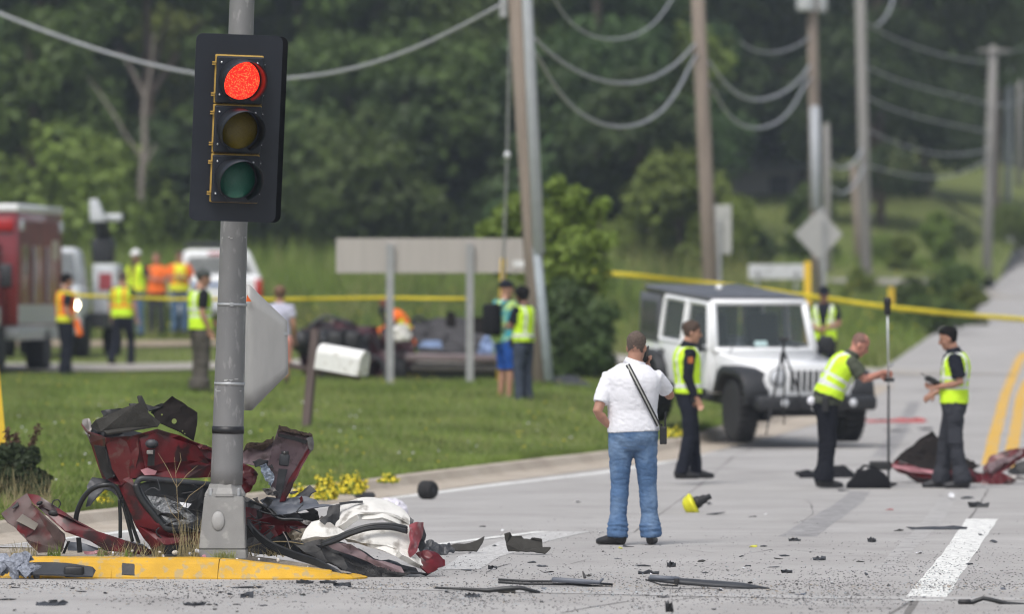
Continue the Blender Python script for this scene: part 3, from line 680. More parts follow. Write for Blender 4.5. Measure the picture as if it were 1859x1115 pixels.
for py, a in ((432, .4), (541, .3), (690, .8), (709, .7)):
    for k in range(9):
        t = (880 - py) / 880.0; an = R(random.uniform(205, 335)); r = .121 - .027 * t + .0012
        if random.random() < a: b = B(); c = PL(411 + 28.5 * t, py + random.uniform(-2, 2)) + Vector((math.cos(an) * r, math.sin(an) * r, 0)); b.box(c, (random.uniform(.008, .03), .002, random.uniform(.004, .010)), rot=(0, 0, an + R(90))); b.build('paint_scuff', mat('scuff_white', (.42, .42, .42), .7), pole)

# signal head
sg = thing('traffic_signal', 'three light traffic signal showing red on a black backplate', 'traffic light', W(428, 232, 245), rot=(R(4.5), R(1.7), R(12)))
plate = [(sx * (.275 + .05 * math.cos(R(a))), sz * (.645 + .05 * math.sin(R(a)))) for sx, sz, aa in ((1, 1, (0, 22, 45, 68, 90)), (-1, 1, (90, 68, 45, 22, 0)), (-1, -1, (0, 22, 45, 68, 90)), (1, -1, (90, 68, 45, 22, 0))) for a in aa]
b = B(); b.prism(plate, -.012, .0, 'y'); b.build('backplate', M_blk, sg)
b = B(); b.box((0, .10, 0), (.34, .19, 1.08), bev=.02); b.build('mounting_housing', M_blk, sg)
M_len = [mat('red_lens_lit', (.35, .01, .01), .25, emit=(1.0, .035, .02), estr=1.3, var=.3, scale=140, bump=.4, bscale=300), mat('amber_lens', (.20, .145, .008), .22, var=.2, scale=160, bump=.25, bscale=200), mat('green_lens', (.022, .145, .098), .22, var=.2, scale=160, bump=.25, bscale=200)]
# lit pattern: bright cells of the lens (diffuser ribs of a burning lamp)
lnt = M_len[0].node_tree; lnn = lnt.nodes; lnl = lnt.links
_vo = lnn.new('ShaderNodeTexVoronoi'); _vo.inputs['Scale'].default_value = 95; _tc = lnn.new('ShaderNodeTexCoord'); lnl.new(_tc.outputs['Object'], _vo.inputs['Vector'])
_cr = lnn.new('ShaderNodeValToRGB'); _cr.color_ramp.elements[0].position = .12; _cr.color_ramp.elements[0].color = (1, .24, .07, 1); _cr.color_ramp.elements[1].position = .45; _cr.color_ramp.elements[1].color = (1, .014, .010, 1)
lnl.new(_vo.outputs['Distance'], _cr.inputs[0]); lnl.new(_cr.outputs[0], lnn["Principled BSDF"].inputs["Emission Color"])
names = ('red', 'amber', 'green')
for k in range(3):
    zc = .367 * (1 - k) - .005
    b = B(); b.box((.001, -.026, zc), (.360, .046, .362), bev=.008); hs = b.build('signal_section', M_yel, sg)
    b = B(); b.box((.003, -.058, zc - .003), (.352, .040, .350), bev=.012); dr = b.build('section_door', M_blk, hs)
    b = B(); b.ell((0.006, -.072, zc), (.146, .05, .146), seg=28); b.build('lens', M_len[k], hs, True)['label'] = names[k] + (' lens, lit' if k == 0 else ' lens, unlit')
    # cut-away visor: a tube with the bottom left open, long at the top
    vs, fs = [], []; N = 36
    for i in range(N + 1):
        a = R(-62) + R(304) * i / N; ln = .17 + .20 * max(0.0, (math.sin(a) + .9) / 1.9)
        for y, r in ((-.076, .158), (-.076 - ln, .162)): vs.append((.006 + math.cos(a) * r, y, zc + math.sin(a) * r - (.012 if y < -.08 else 0)))
    for i in range(N): fs.append((2 * i, 2 * i + 1, 2 * i + 3, 2 * i + 2))
    bmv = bmesh.new(); vv = [bmv.verts.new(v) for v in vs]
    for f in fs: bmv.faces.new([vv[i] for i in f])
    me = eval_mesh(bmv, [('SOLIDIFY', dict(thickness=.004, offset=0))]); link('visor', me, hs, M_blk, True)
    b = B()
    for dz in (.115, -.115):
        for q in (-.008, .008): b.box((-.190, -.045, zc + dz + q), (.026, .03, .010), bev=.003)
    b.build('hinge_lug', M_yel, hs, stuff=True)
    b = B()
    for sx, sz in ((-.14, .125), (.13, .125), (-.145, -.115), (.125, -.12), (.188, .118), (.188, -.112)): b.ell((sx, -.082 if abs(sx) < .16 else -.06, zc + sz), (.0075, .006, .0075), seg=8)
    b.build('door_screw', mat('screw', (.6, .6, .6), .3, metal=.9), hs, stuff=True)
    b = B(); b.box((.186, -.055, zc + .118), (.02, .02, .03), bev=.004).box((.186, -.055, zc - .112), (.02, .02, .03), bev=.004); b.build('latch', M_blk, hs, stuff=True)
b = B(); b.prism([(x + 0.0, z) for x, z in plate], 0, .012, 'y'); rp_ = b.build('rear_backplate', mat('black_plate_matt', (.005, .005, .006), .8, spec=.15), sg); rp_.location = (.078, .235, -.012); rp_.rotation_euler = (0, 0, R(-6))
for z in (.5, -.5): b = B(); b.tube([(.05, .1, z), (.03, .33, z)], .03, n=10); b.build('bracket', M_blk, sg)

# bent octagonal sign on the back of the pole, seen from behind
os_ = thing('bent_octagon_sign', 'bent bare metal back of an octagonal sign strapped to the signal pole', 'sign', W(406, 631, 237))
RO = 116 / 237.0; vs, fs = [], []
us = np.concatenate([np.linspace(-RO, .14, 10), np.linspace(.15, .24, 9), np.linspace(.26, RO, 8)])
for u in us:
    a = abs(u); h = RO if a <= RO * .414 else RO - (a - RO * .414)
    x0, rr = .235, .10
    if u >= x0: X, D = u, .01
    else:
        th = min((x0 - u) / rr, R(78)); rest = max(0, (x0 - u) - rr * R(78)); X = x0 - rr * math.sin(th) - rest * math.cos(R(78)); D = .01 + rr * (1 - math.cos(th)) + rest * math.sin(R(78))
    for v in np.linspace(-1, 1, 7): vs.append((X - v * h * .022, D + .06, v * h * .99))
n7 = 7
for i in range(len(us) - 1):
    for j in range(n7 - 1): fs.append((i * n7 + j, (i + 1) * n7 + j, (i + 1) * n7 + j + 1, i * n7 + j + 1))
bmv = bmesh.new(); vv = [bmv.verts.new(v) for v in vs]
for f in fs: bmv.faces.new([vv[i] for i in f])
link('sign_sheet', eval_mesh(bmv, [('SOLIDIFY', dict(thickness=.003, offset=0))]), os_, M_alu, True)
b = B(); b.box((.473, .065, .105), (.03, .008, .022)); b.build('clip', M_galv, os_)
b = B(); b.prism([(.170, .352), (.212, .352), (.178, .405)], .035, .04, 'y'); b.build('orange_sticker', mat('orange_sticker', (.75, .13, .02), .6), os_)

# ---------------------------------------------------------------- utility poles, cables
M_wood = mat('weathered_pole_wood', (.245, .20, .165), .9, var=.18, scale=6, bump=.4, bscale=14, stretch=(3, 3, .15))
M_woodg = mat('grey_pole_wood', (.26, .25, .235), .9, var=.15, scale=6, bump=.3, bscale=14, stretch=(3, 3, .15))
M_cond = mat('grey_conduit', (.43, .45, .48), .5, var=.05)
M_cable = mat('grey_cable', (.36, .37, .39), .6, var=.08)
M_pipe = mat('dull_metal', (.33, .335, .34), .6, metal=.3, var=.1)
def upole(label, top, base, s, w, m=M_wood, group=None, extend=420):
    bp = W(base[0], base[1], s); bp.z = gz(bp.x, bp.y) - .1
    t = thing('utility_pole', label, 'utility pole', bp, 0, group)
    tp = W(top[0], top[1], s); d = tp - bp; tp2 = tp + d.normalized() * (extend / s)
    b = B(); b.tube([Vector((0, 0, -.3)), tp * .5 + bp * .5 - bp, tp2 - bp], [w / s / 2 * 1.08, w / s / 2, w / s / 2 * .86], n=14); b.build('shaft', m, t, True)
    return t
P1 = upole('leaning wooden utility pole with pale conduits right of the long sign', (938, 0), (985, 690), 118, 34)
def on_pole(t, s, pts, r, name, m, n=10, d=-.16):
    b = B(); b.tube([W(x, y, s) - t.location + Vector((0, d, 0)) for x, y in pts], [q / s for q in r], n=n); return b.build(name, m, t, True)
on_pole(P1, 118, [(957, -300), (957, 0), (978, 460)], [10, 10, 11], 'conduit', M_cond)
on_pole(P1, 118, [(974, 450), (996, 690)], [8, 9], 'conduit', mat('blue_grey_conduit', (.33, .37, .40), .5))
b = B(); b.box(W(914, 14, 118) - P1.location, (.12, .2, .30), bev=.02); b.build('cable_bracket', M_pipe, P1)
P2 = upole('brown wooden utility pole with a sign beside it behind the white off-roader', (1267, 0), (1296, 560), 90, 27)
P3 = upole('wooden utility pole with a white conduit and transformer behind the diamond sign', (1474, 0), (1484, 520), 72, 20)
on_pole(P3, 72, [(1479, 195), (1481, 380)], [9, 9], 'conduit', M_cond); on_pole(P3, 72, [(1490, 380), (1492, 520)], [6, 6], 'conduit', M_pipe)
for px, d in ((1462, -.2), (1486, .3)): b = B(); b.lathe([(.22, 0), (.24, .05), (.24, .7), (.2, .78)], W(px, 20, 72) - P3.location + Vector((0, d, 0)), n=14); b.build('transformer', mat('transformer_grey', (.5, .51, .52), .5), P3, True)
P4 = upole('short thin grey utility pole between two taller ones', (1500, 225), (1504, 520), 62, 13, M_woodg, extend=0)
P5 = upole('tall grey utility pole right of the diamond sign with looping cables', (1562, 0), (1573, 520), 64, 20, M_woodg)
upole('brownish pole standing close behind the tall grey utility pole', (1551, 330), (1560, 520), 58, 13, M_wood, extend=30)
P6 = upole('grey utility pole carrying wires on the right hillside', (1803, 85), (1790, 490), 56, 18, M_woodg, extend=0)
upole('dark pole just right of the pole carrying wires on the hillside', (1812, 200), (1808, 470), 46, 10, M_wood, extend=40)
P7 = upole('far pale pole with a steel top near the right edge', (1831, 85), (1829, 350), 42, 12, M_cond, extend=80)
P8 = upole('farthest pale pole cut by the right edge of the picture', (1853, 0), (1850, 330), 40, 11, M_woodg, extend=20)
for py in (88, 110): b = B(); b.box(W(1840, py, 42) - P7.location, (3.0, .2, .22)); b.build('crossarm', M_woodg, P7)
b = B(); b.tube([W(1803, 92, 56) - P6.location + Vector((-.5, -.2, 0)), W(1803, 92, 56) - P6.location + Vector((.5, -.2, 0))], .045, n=6); b.build('crossarm', M_woodg, P6)
def cable(label, pts, s0, s1, r, m=M_cable, group='overhead cables strung between the utility poles', name='overhead_cable'):
    """pts in photo pixels, smoothed; distance goes from s0 to s1 in equal depth steps"""
    P = np.array(pts, float); L = np.r_[0, np.cumsum(np.hypot(*np.diff(P, axis=0).T))]; n = 40; t = np.linspace(0, L[-1], n)
    k = min(len(P) - 1, 5); px = np.polyval(np.polyfit(L, P[:, 0], k), t); py = np.polyval(np.polyfit(L, P[:, 1], k), t)
    sc = 1 / np.interp(t / L[-1], [0, 1], [1 / s0, 1 / s1]); b = B()
    b.tube([W(x, y, s) for x, y, s in zip(px, py, sc)], r, n=7)
    return tag(b.build(name, m, None, True), label, 'cable', group)
cable('thick pale cable sagging behind the traffic signal to the leaning pole', [(-150, -45), (0, 25), (180, 88), (350, 133), (430, 143), (520, 142), (640, 122), (760, 84), (850, 42), (908, 8)], 105, 118, .027)
cable('upper of the two cables sagging from the leaning pole to the brown pole', [(960, 55), (1010, 105), (1070, 138), (1130, 151), (1190, 138), (1235, 108), (1262, 78)], 118, 90, .027)
cable('lower of the two cables sagging from the leaning pole to the brown pole', [(960, 80), (1000, 145), (1050, 200), (1120, 232), (1190, 208), (1235, 155), (1265, 98)], 118, 90, .028)
cable('thin cable sagging at the top of the picture above the two thick ones', [(985, -40), (1020, 20), (1060, 58), (1110, 70), (1170, 55), (1205, 20), (1235, -25)], 118, 90, .018)
cable('upper cable sagging from the brown pole to the pole with the transformer', [(1284, 110), (1320, 155), (1375, 181), (1420, 168), (1450, 145), (1470, 118)], 90, 72, .032)
cable('lower cable sagging from the brown pole to the pole with the transformer', [(1286, 150), (1320, 205), (1378, 232), (1425, 210), (1450, 175), (1472, 140)], 90, 72, .032)
cable('faint thin cable above the pair right of the brown pole', [(1345, 75), (1375, 92), (1420, 92), (1470, 65)], 80, 72, .02)
cable('short looping cable left of the tall grey pole', [(1510, 298), (1530, 305), (1548, 296), (1566, 270)], 66, 64, .036)
cable('lower short looping cable left of the tall grey pole', [(1512, 343), (1530, 350), (1548, 338), (1568, 300)], 66, 64, .036)
cable('wire rising steeply off the top right of the tall grey pole', [(1592, 45), (1606, 32), (1618, 10), (1622, -15)], 64, 60, .036)
for lb, a, m_, c in (('topmost wire running right from the tall grey pole', (1570, 40), (1680, 90), (1796, 112)), ('second wire from the top running right from the tall grey pole', (1570, 118), (1680, 160), (1796, 190)),
                     ('third wire from the top running right from the tall grey pole', (1572, 175), (1680, 215), (1796, 240)), ('wire under the third one running right from the tall grey pole', (1574, 235), (1680, 275), (1796, 270)), ('lowest sagging wire right of the tall grey pole', (1576, 300), (1690, 322), (1796, 285))):
    cable(lb, [a, ((a[0] + m_[0]) / 2, (a[1] + m_[1]) / 2 + 4), m_, c], 64, 56, .026, mat('thin_wire', (.26, .27, .29), .6), 'wires across the right hillside', 'overhead_wire')
for lb, a, c in (('upper wire leaving the hillside pole towards the right edge', (1800, 92), (1870, 78)), ('lower wire leaving the hillside pole towards the right edge', (1800, 190), (1870, 170))):
    cable(lb, [a, ((a[0] + c[0]) / 2, (a[1] + c[1]) / 2 + 8), c], 56, 42, .028, mat('thin_wire', (.26, .27, .29), .6), 'wires across the right hillside', 'overhead_wire')
# guy wire with ball and yellow guard
gy = thing('guy_wire', 'thin guy wire with a white ball and yellow guard left of the leaning pole', 'guy wire', on(905, 116))
b = B(); b.tube([W(926, 40, 118) - gy.location, W(921, 280, 117.3) - gy.location, W(914, 470, 116.7) - gy.location, Vector((0, 0, 0))], .022, n=6); b.build('wire', M_pipe, gy)
b = B(); b.ell(W(921, 281, 117.3) - gy.location, (.05, .05, .065)); b.build('insulator', mat('white_porcelain', (.7, .72, .75), .3), gy, True)
b = B(); b.tube([W(914, 470, 116.6) - gy.location, Vector((0, 0, .02))], .042, n=8); b.build('guard', mat('yellow_guard', (.78, .50, .02), .5), gy, True)

# ---------------------------------------------------------------- signs and mailbox
def sign_back(name, label, c, wh, s, posts, m=M_alu, pw=.10, plate=None, pm=M_pipe, rz=0.0, cat='sign'):
    x0 = posts[0][0]; t = thing(name, label, cat, Vector(((c[0] - CX) / s, FPX / s, gz((c[0] - CX) / s, FPX / s))), rz)
    b = B(); cz = W(*c, s).z - t.location.z
    if plate: b.prism([(x / s, cz + z / s) for x, z in plate], .05, .058, 'y')
    else: b.box((0, .055, cz), (wh[0] / s, .012, wh[1] / s))
    b.build('panel', m, t)
    for px, top in posts:
        b = B(); zt = W(px, top, s).z - t.location.z; b.box(((px - c[0]) / s, 0, zt / 2 - .1), (pw, .06, zt + .2)); b.build('post', pm, t)
    return t
M_tan = mat('sign_back_tan', (.40, .37, .345), .7, var=.06, scale=3, stretch=(4, 1, .2))
ls = sign_back('guide_sign', 'long blank back of a guide sign on two grey posts above the lawn', (785, 464), (350, 63), 116, [(708, 443), (853, 443)], M_tan, .118)
b = B(); b.box((158 / 116, .045, (707 - 487) / 116 + .0), (24 / 116, .012, 12 / 116)); b.build('sticker', mat('white_sticker', (.7, .7, .7), .6), ls)
sign_back('diamond_sign', 'grey back of a diamond shaped sign in front of the pole with the transformer', (1487, 425), None, 80, [(1496, 400)], M_alu, .09, plate=[(-45, 0), (-6, -42), (0, -44), (6, -42), (43, 0), (6, 40), (0, 42), (-6, 40)])
sign_back('tall_sign', 'tall pale sign seen from behind beside the brown utility pole', (1309, 416), (38, 90), 88, [(1306, 400)], mat('sign_back_pale', (.42, .42, .40), .6), .08)
sign_back('low_sign', 'low wide pale sign left of the yellow marker post', (1410, 493), (102, 27), 82, [(1375, 490), (1445, 490)], mat('sign_back_white', (.55, .56, .57), .6), .06)
def marker(px, top, base, s, w, label, rz=0, lean=0):
    bp = on(px, s); t = thing('marker_post', label, 'post', bp, 0, 'yellow marker posts'); b = B()
    h = W(px, top, s).z - bp.z
    b.box((lean * .5, 0, h / 2 - .05), (w / s, .03, h + .1), bev=.008, rot=(0, math.atan2(lean, h), 0)); return b.build('post', mat('marker_yellow', (.72, .47, .03), .6), t)
marker(1466, 475, 0, 98, 13, 'tall yellow marker post left of the capped officer behind the white off-roader')
marker(1618, 522, 0, 78, 10, 'short yellow marker post behind the survey pole on the right')
marker(12, 655, 0, 182, 16, 'yellow marker post at the left edge above the weedy shrub', lean=-.12)
mb = thing('mailbox', 'white mailbox on a leaning brown wooden post on the lawn', 'mailbox', on(553, 142))
M_bw = mat('stained_post_wood', (.115, .085, .08), .85, var=.25, scale=5, bump=.3, stretch=(3, 3, .3))
def ML_(px, py, d=0): return W(px, py, 142) - mb.location + Vector((0, d, 0))
b = B(); b.tube([Vector((0, 0, -.25)), ML_(573, 598)], [(.075, .06), (.072, .055)], n=4, side=(1, .6, 0), round_=0); b.build('post', M_bw, mb)
b = B(); b.tube([ML_(524, 664, .02), ML_(655, 686, -.06)], [(.035, .05)] * 2, n=4, side=(0, 1, 1), round_=0); b.build('arm', M_bw, mb)
prof = [(-.15, 0), (.15, 0), (.15, .18)] + [(.15 * math.cos(a), .20 + .13 * math.sin(a)) for a in np.linspace(.1, math.pi - .1, 9)] + [(-.15, .18)]
b = B(); b.prism(prof, -.31, .31, 'x', bev=.012); bx = b.build('box', mat('mailbox_white', (.74, .74, .72), .5, var=.05, col2=(.5, .48, .44), mix=.1, mscale=9), mb); bx.location = ML_(618, 676, -.06); bx.rotation_euler = (0, R(9), R(-24))
b = B(); b.prism([(a * .97, z * .97 + .006) for a, z in prof], .313, .325, 'x'); dr = b.build('door', mat('mailbox_door', (.66, .65, .60), .5, col2=(.35, .33, .25), mix=.2, mscale=8), bx)
b = B(); b.box((.335, 0, .285), (.02, .05, .02), bev=.004); b.build('latch', M_galv, dr)

# caution tape: thin ribbons
M_ct = mat('caution_tape_yellow', (.80, .66, .03), .45, var=.12, scale=2.2, transl=.25)
def ribbon(label, pts, w):
    vs, fs = [], []; n = 60; P = np.array(pts, float); t = np.linspace(0, len(P) - 1, n)
    for i, q in enumerate(t):
        x, y, s = [np.interp(q, range(len(P)), P[:, k]) for k in range(3)]; a = .35 * math.sin(q * 3.1) + .2 * math.sin(q * 7.3); c = W(x, y, s)
        for sg in (-.5, .5): vs.append(c + Vector((0, math.sin(a) * w * sg, math.cos(a) * w * sg)))
    for i in range(n - 1): fs.append((2 * i, 2 * i + 2, 2 * i + 3, 2 * i + 1))
    bmv = bmesh.new(); vv = [bmv.verts.new(v) for v in vs]
    for f in fs: bmv.faces.new([vv[i] for i in f])
    return tag(link('caution_tape', eval_mesh(bmv, [('SOLIDIFY', dict(thickness=.002))]), None, M_ct, True), label, 'tape', 'yellow tape closing off the scene')
ribbon('yellow tape stretched level from the red ambulance to the long sign post', [(112, 530, 106), (150, 537, 106), (300, 543, 108), (500, 544, 111), (700, 541, 113), (848, 543, 115)], .055)
ribbon('yellow tape sloping down rightwards behind the roof of the white off-roader', [(1022, 490, 104), (1150, 500, 104), (1290, 515, 103), (1400, 529, 103), (1490, 541, 104), (1620, 559, 106), (1740, 571, 108), (1870, 581, 112)], .085)
# house on the hill
hs = thing('hillside_house', 'grey roofed house half hidden among the trees on the hill', 'house', Vector((9.9, 262, 6.1)))
b = B(); b.box((0, 3, .6), (4.4, 6, 1.5)); b.build('wall', mat('house_siding', (.42, .42, .40), .8, var=.08), hs)
b = B(); b.prism([(-2.5, 1.2), (2.5, 1.2), (2.0, 2.6), (-2.1, 2.6)], -.4, 3.0, 'y'); b.build('roof', mat('house_shingle', (.30, .32, .36), .85, var=.12), hs)
b = B(); b.box((.7, -.01, .6), (.8, .06, .7)); b.build('window', mat('house_glass', (.05, .06, .07), .15), hs)
# ---------------------------------------------------------------- vehicles
V_white = mat('white_car_paint', (.80, .81, .82), .3, var=.02, coat=.6); V_trim = mat('black_car_plastic', (.022, .023, .026), .55, var=.1, bump=.03); V_top = mat('grey_black_hardtop', (.085, .088, .098), .35, var=.06, coat=.2)
V_glass = mat('dark_window_glass', (.050, .062, .060), .04, spec=.9, var=.05, alpha=.55); V_tyre = mat('tyre_rubber', (.016, .016, .017), .85, var=.2, bump=.3, bscale=60); V_rim = mat('alloy_rim', (.35, .36, .37), .35, metal=.7)
V_red = mat('dark_red_paint', (.20, .012, .020), .3, var=.05, coat=.5); V_silver = mat('silver_panel', (.42, .43, .45), .4, metal=.3, var=.05); V_lamp = mat('headlamp_glass', (.6, .62, .65), .1, spec=.8); V_lit = mat('headlamp_lit', (1, .9, .7), .3, emit=(1, .86, .55), estr=14)
V_rlamp = mat('red_lamp', (.35, .012, .014), .25, var=.05); V_seat = mat('seat_cloth', (.05, .05, .055), .9); V_gold = mat('brown_red_reflective', (.15, .016, .016), .45, var=.25, scale=1.5, spec=.3)
def wheel(par, c, r, w, rim=V_rim, yaw=0.0):
    t = B(); m = Matrix.Rotation(R(90), 4, 'Y')
    t.lathe([(r * .60, -w * .5), (r * .9, -w * .5), (r * .975, -w * .36), (r, -w * .2), (r, w * .2), (r * .975, w * .36), (r * .9, w * .5), (r * .60, w * .5)], n=28, m=m)
    for k in range(28):
        a = 2 * math.pi * k / 28
        for q in (-.27, .27): t.box((q * w, math.cos(a) * r, math.sin(a) * r), (w * .40, r * .12, r * .06), rot=(a, 0, 0))
    o = t.build('wheel', V_tyre, par); o.location = c; o.rotation_euler = (0, 0, yaw)
    h = B(); h.lathe([(r * .60, -w * .3), (r * .58, w * .32), (r * .2, w * .28), (r * .18, w * .4), (r * .05, w * .4)], n=20, m=m if c[0] > 0 else Matrix.Rotation(R(-90), 4, 'Y')); h.build('rim', rim, o, True)
    return o
# white off-roader, front towards the camera and turned to the right, nose down off the kerb
yaw, pit = R(22), R(4.3)
fa = W(1440, 799, 135); fwd = Vector((math.sin(yaw), -math.cos(yaw), 0))
jl = fa - fwd * 1.5 + Vector((0, 0, 1.5 * math.sin(pit)))
jp = thing('off_roader', 'white boxy four door off-roader with a dark hardtop parked nose down at the kerb', 'car', jl, rot=(pit, 0, yaw))
b = B(); b.box((0, .78, .83), (1.56, 2.46, .60), bev=.05); b.build('body', V_white, jp, True)
b = B(); b.box((0, .1, .5), (1.2, 3.9, .22)); b.build('chassis', V_trim, jp)
# bonnet, tapering to the front, grille with seven slots and round lamps
def hexa(b, y0, y1, w0, w1, z00, z01, z10, z11):
    v = [b.bm.verts.new(p) for p in ((-w0, y0, z00), (w0, y0, z00), (w0, y0, z01), (-w0, y0, z01), (-w1, y1, z10), (w1, y1, z10), (w1, y1, z11), (-w1, y1, z11))]
    fs = [b.bm.faces.new([v[i] for i in q]) for q in ((0, 1, 2, 3), (5, 4, 7, 6), (1, 5, 6, 2), (4, 0, 3, 7), (3, 2, 6, 7), (4, 5, 1, 0))]
    return fs
b = B(); hexa(b, -1.93, -.46, .60, .74, .62, 1.02, .62, 1.12); bmesh.ops.bevel(b.bm, geom=b.bm.edges[:], offset=.045, segments=3, affect='EDGES'); b.build('bonnet', V_white, jp, True)
b = B(); b.prism([(-.62, .60), (.62, .60), (.66, .84), (.61, 1.02), (.5, 1.06), (-.5, 1.06), (-.61, 1.02), (-.66, .84)], -1.99, -1.90, 'y', bev=.02); gr_ = b.build('grille', V_white, jp, True)
for k in range(7): b = B(); x = (k - 3) * .088; b.prism([(x - .026, .70), (x + .026, .70), (x + .026, .97), (x, .985), (x - .026, .97)], -1.998, -1.95, 'y'); b.build('slot', V_trim, gr_)
for sx in (-1, 1):
    b = B(); b.lathe([(.105, 0), (.112, .02), (.10, .03), (.04, .045)], (sx * .475, -1.985, .885), m=Matrix.Rotation(R(90), 4, 'X'), n=24); h = b.build('headlight', V_lamp, jp, True); b = B(); b.lathe([(.116, 0), (.124, .012), (.116, .02)], (sx * .475, -1.984, .885), m=Matrix.Rotation(R(90), 4, 'X'), n=24); b.build('bezel', V_trim, h, True)
    # mud guard: flat topped black arch over the front wheel
    for (ya, ln, nm) in ((-1.5, .50, 'front_guard'), (1.45, .48, 'rear_guard')):
        out = [(-.56, .52), (-.47, .80), (-.34, .945), (-.1, .985), (.30, .985), (.46, .90), (.60, .60), (.50, .60), (.40, .80), (.27, .88), (-.1, .88), (-.30, .84), (-.41, .72), (-.47, .52)]
        b = B(); b.prism([(ya + u, z) for u, z in out], sx * .60 if nm[0] == 'f' else sx * .76, sx * .955, 'x', bev=.018); b.build(nm, V_trim, jp, True)
    b = B(); b.ell((sx * .94, -1.86, .86), (.012, .05, .03)); b.build('side_marker', mat('amber_marker', (.6, .14, .02), .3), jp)
    wheel(jp, (sx * .79, -1.5, .41), .415, .27, yaw=R(-6)); wheel(jp, (sx * .79, 1.45, .41), .415, .27)
    b = B(); b.box((sx * .86, .3, .50), (.10, 1.9, .08), bev=.02); b.build('side_step', V_trim, jp)
    # doors with windows
    for y0, y1, nm in ((-.44, .47, 'front_door'), (.49, 1.30, 'rear_door')):
        b = B(); b.box((sx * .785, (y0 + y1) / 2, .86), (.05, y1 - y0, .56), bev=.02); d = b.build('door', V_white, jp, True)
        sl = .10 if nm == 'front_door' else 0
        fr = [(y0, 1.12), (y1, 1.12), (y1, 1.76), (y0 + sl * 2.4, 1.76)]; hole = [(y0 + .07, 1.17), (y1 - .06, 1.17), (y1 - .06, 1.70), (y0 + .06 + sl * 2.0, 1.70)]
        b = B(); xo = sx * .79
        def ins(a, z): return (xo - sx * (z - 1.12) * .12, a, z)
        for i in range(4):
            j = (i + 1) % 4; b.tube([ins(*[(fr[i][q] + hole[i][q]) / 2 for q in (0, 1)]), ins(*[(fr[j][q] + hole[j][q]) / 2 for q in (0, 1)])], .038, n=6, round_=.8)
        b.build('window_frame', V_white, d)
        b = B(); b.quad(*[ins(a, z) for a, z in hole]); b.build('window', V_glass, d)
        b = B(); b.box((sx * .825, y1 - .16, 1.0), (.03, .16, .035), bev=.01); b.build('handle', V_trim, d)
    b = B(); b.box((sx * .97, -.36, 1.20), (.20, .10, .22), bev=.03).box((sx * .86, -.36, 1.14), (.12, .05, .05)); b.build('wing_mirror', V_trim, jp, True)
    b = B(); b.box((sx * .775, 1.66, 1.42), (.05, .70, .66), bev=.02); q = b.build('quarter_panel', V_top, jp, True); b = B(); b.box((sx * .80, 1.66, 1.43), (.012, .50, .44), bev=.005); b.build('quarter_window', V_glass, q)
# windscreen frame with its glass
def ws(x, z): return (x * (1 - (z - 1.10) * .10), -.46 + (z - 1.10) * .36, z)
b = B(); P = [(-.73, 1.12), (.73, 1.12), (.73, 1.76), (-.73, 1.76)]
for i in range(4): b.tube([ws(*P[i]), ws(*P[(i + 1) % 4])], [(.058, .045)] * 2, n=8, round_=.9)
wf = b.build('windscreen_frame', V_white, jp, True)
b = B(); b.quad(*[Vector(ws(x * .955, z)) + Vector((0, -.012, 0)) for x, z in ((-.73, 1.15), (.73, 1.15), (.73, 1.73), (-.73, 1.73))]); b.build('windscreen', V_glass, wf)
b = B(); b.quad(*[Vector(ws(x, z)) + Vector((0, -.016, 0)) for x, z in ((-.14, 1.18), (.06, 1.18), (.05, 1.25), (-.13, 1.25))]); b.build('paper_slip', mat('paper_teal', (.45, .60, .60), .6), wf)
for x0, x1 in ((-.36, -.12), (.15, .52)): b = B(); b.tube([ws(x0, 1.11), Vector(ws(x1, 1.17)) + Vector((0, -.03, 0))], .012, n=6); b.build('wiper', V_trim, jp)
b = B(); b.box((0, .92, 1.80), (1.44, 2.26, .09), bev=.035); tp = b.build('hardtop', V_top, jp, True)
for k in range(5): b = B(); b.box(((k - 2) * .24, 1.0, 1.849), (.05, 1.9, .012), bev=.004); b.build('roof_rib', V_top, tp)
b = B(); b.box((0, 2.02, 1.42), (1.4, .06, .66), bev=.02); b.build('tailgate_glass', V_glass, jp)
b = B(); b.ell((-.05, 1.0, 1.87), (.05, .07, .04)); b.build('roof_aerial', V_white, jp, True)
# interior: seats and steering wheel seen through the open window gaps
for sx in (-1, 1):
    b = B(); b.box((sx * .38, .45, 1.25), (.46, .14, .62), rot=(R(-10), 0, 0), bev=.05); b.build('seat', V_seat, jp, True)
b = B(); b.box((0, -2.18, .56), (1.74, .22, .19), bev=.045); bu = b.build('bumper', V_trim, jp, True)
for sx in (-1, 1):
    b = B(); b.lathe([(.05, 0), (.055, .02), (.03, .03)], (sx * .50, -2.288, .57), m=Matrix.Rotation(R(90), 4, 'X'), n=16); b.build('fog_lamp', V_lamp, bu, True)
b = B(); b.box((.05, -2.30, .55), (.30, .014, .155)); b.build('number_plate', mat('plate_pale', (.5, .5, .5), .5, var=.15, scale=30), bu)
for sx in (-.34, .34): b = B(); b.tube([(sx, -2.27, .64), (sx, -2.36, .66), (sx, -2.36, .56), (sx, -2.27, .54)], .014, n=8); b.build('tow_hook', V_trim, bu, True)
b = B(); b.box((0, -1.7, .45), (1.2, .3, .2)); b.build('skid_plate', V_trim, jp)
b = B(); b.tube([(-.67, -.82, 1.12), (-.58, -.86, 1.32)], .008, n=6); b.build('antenna', V_trim, jp)
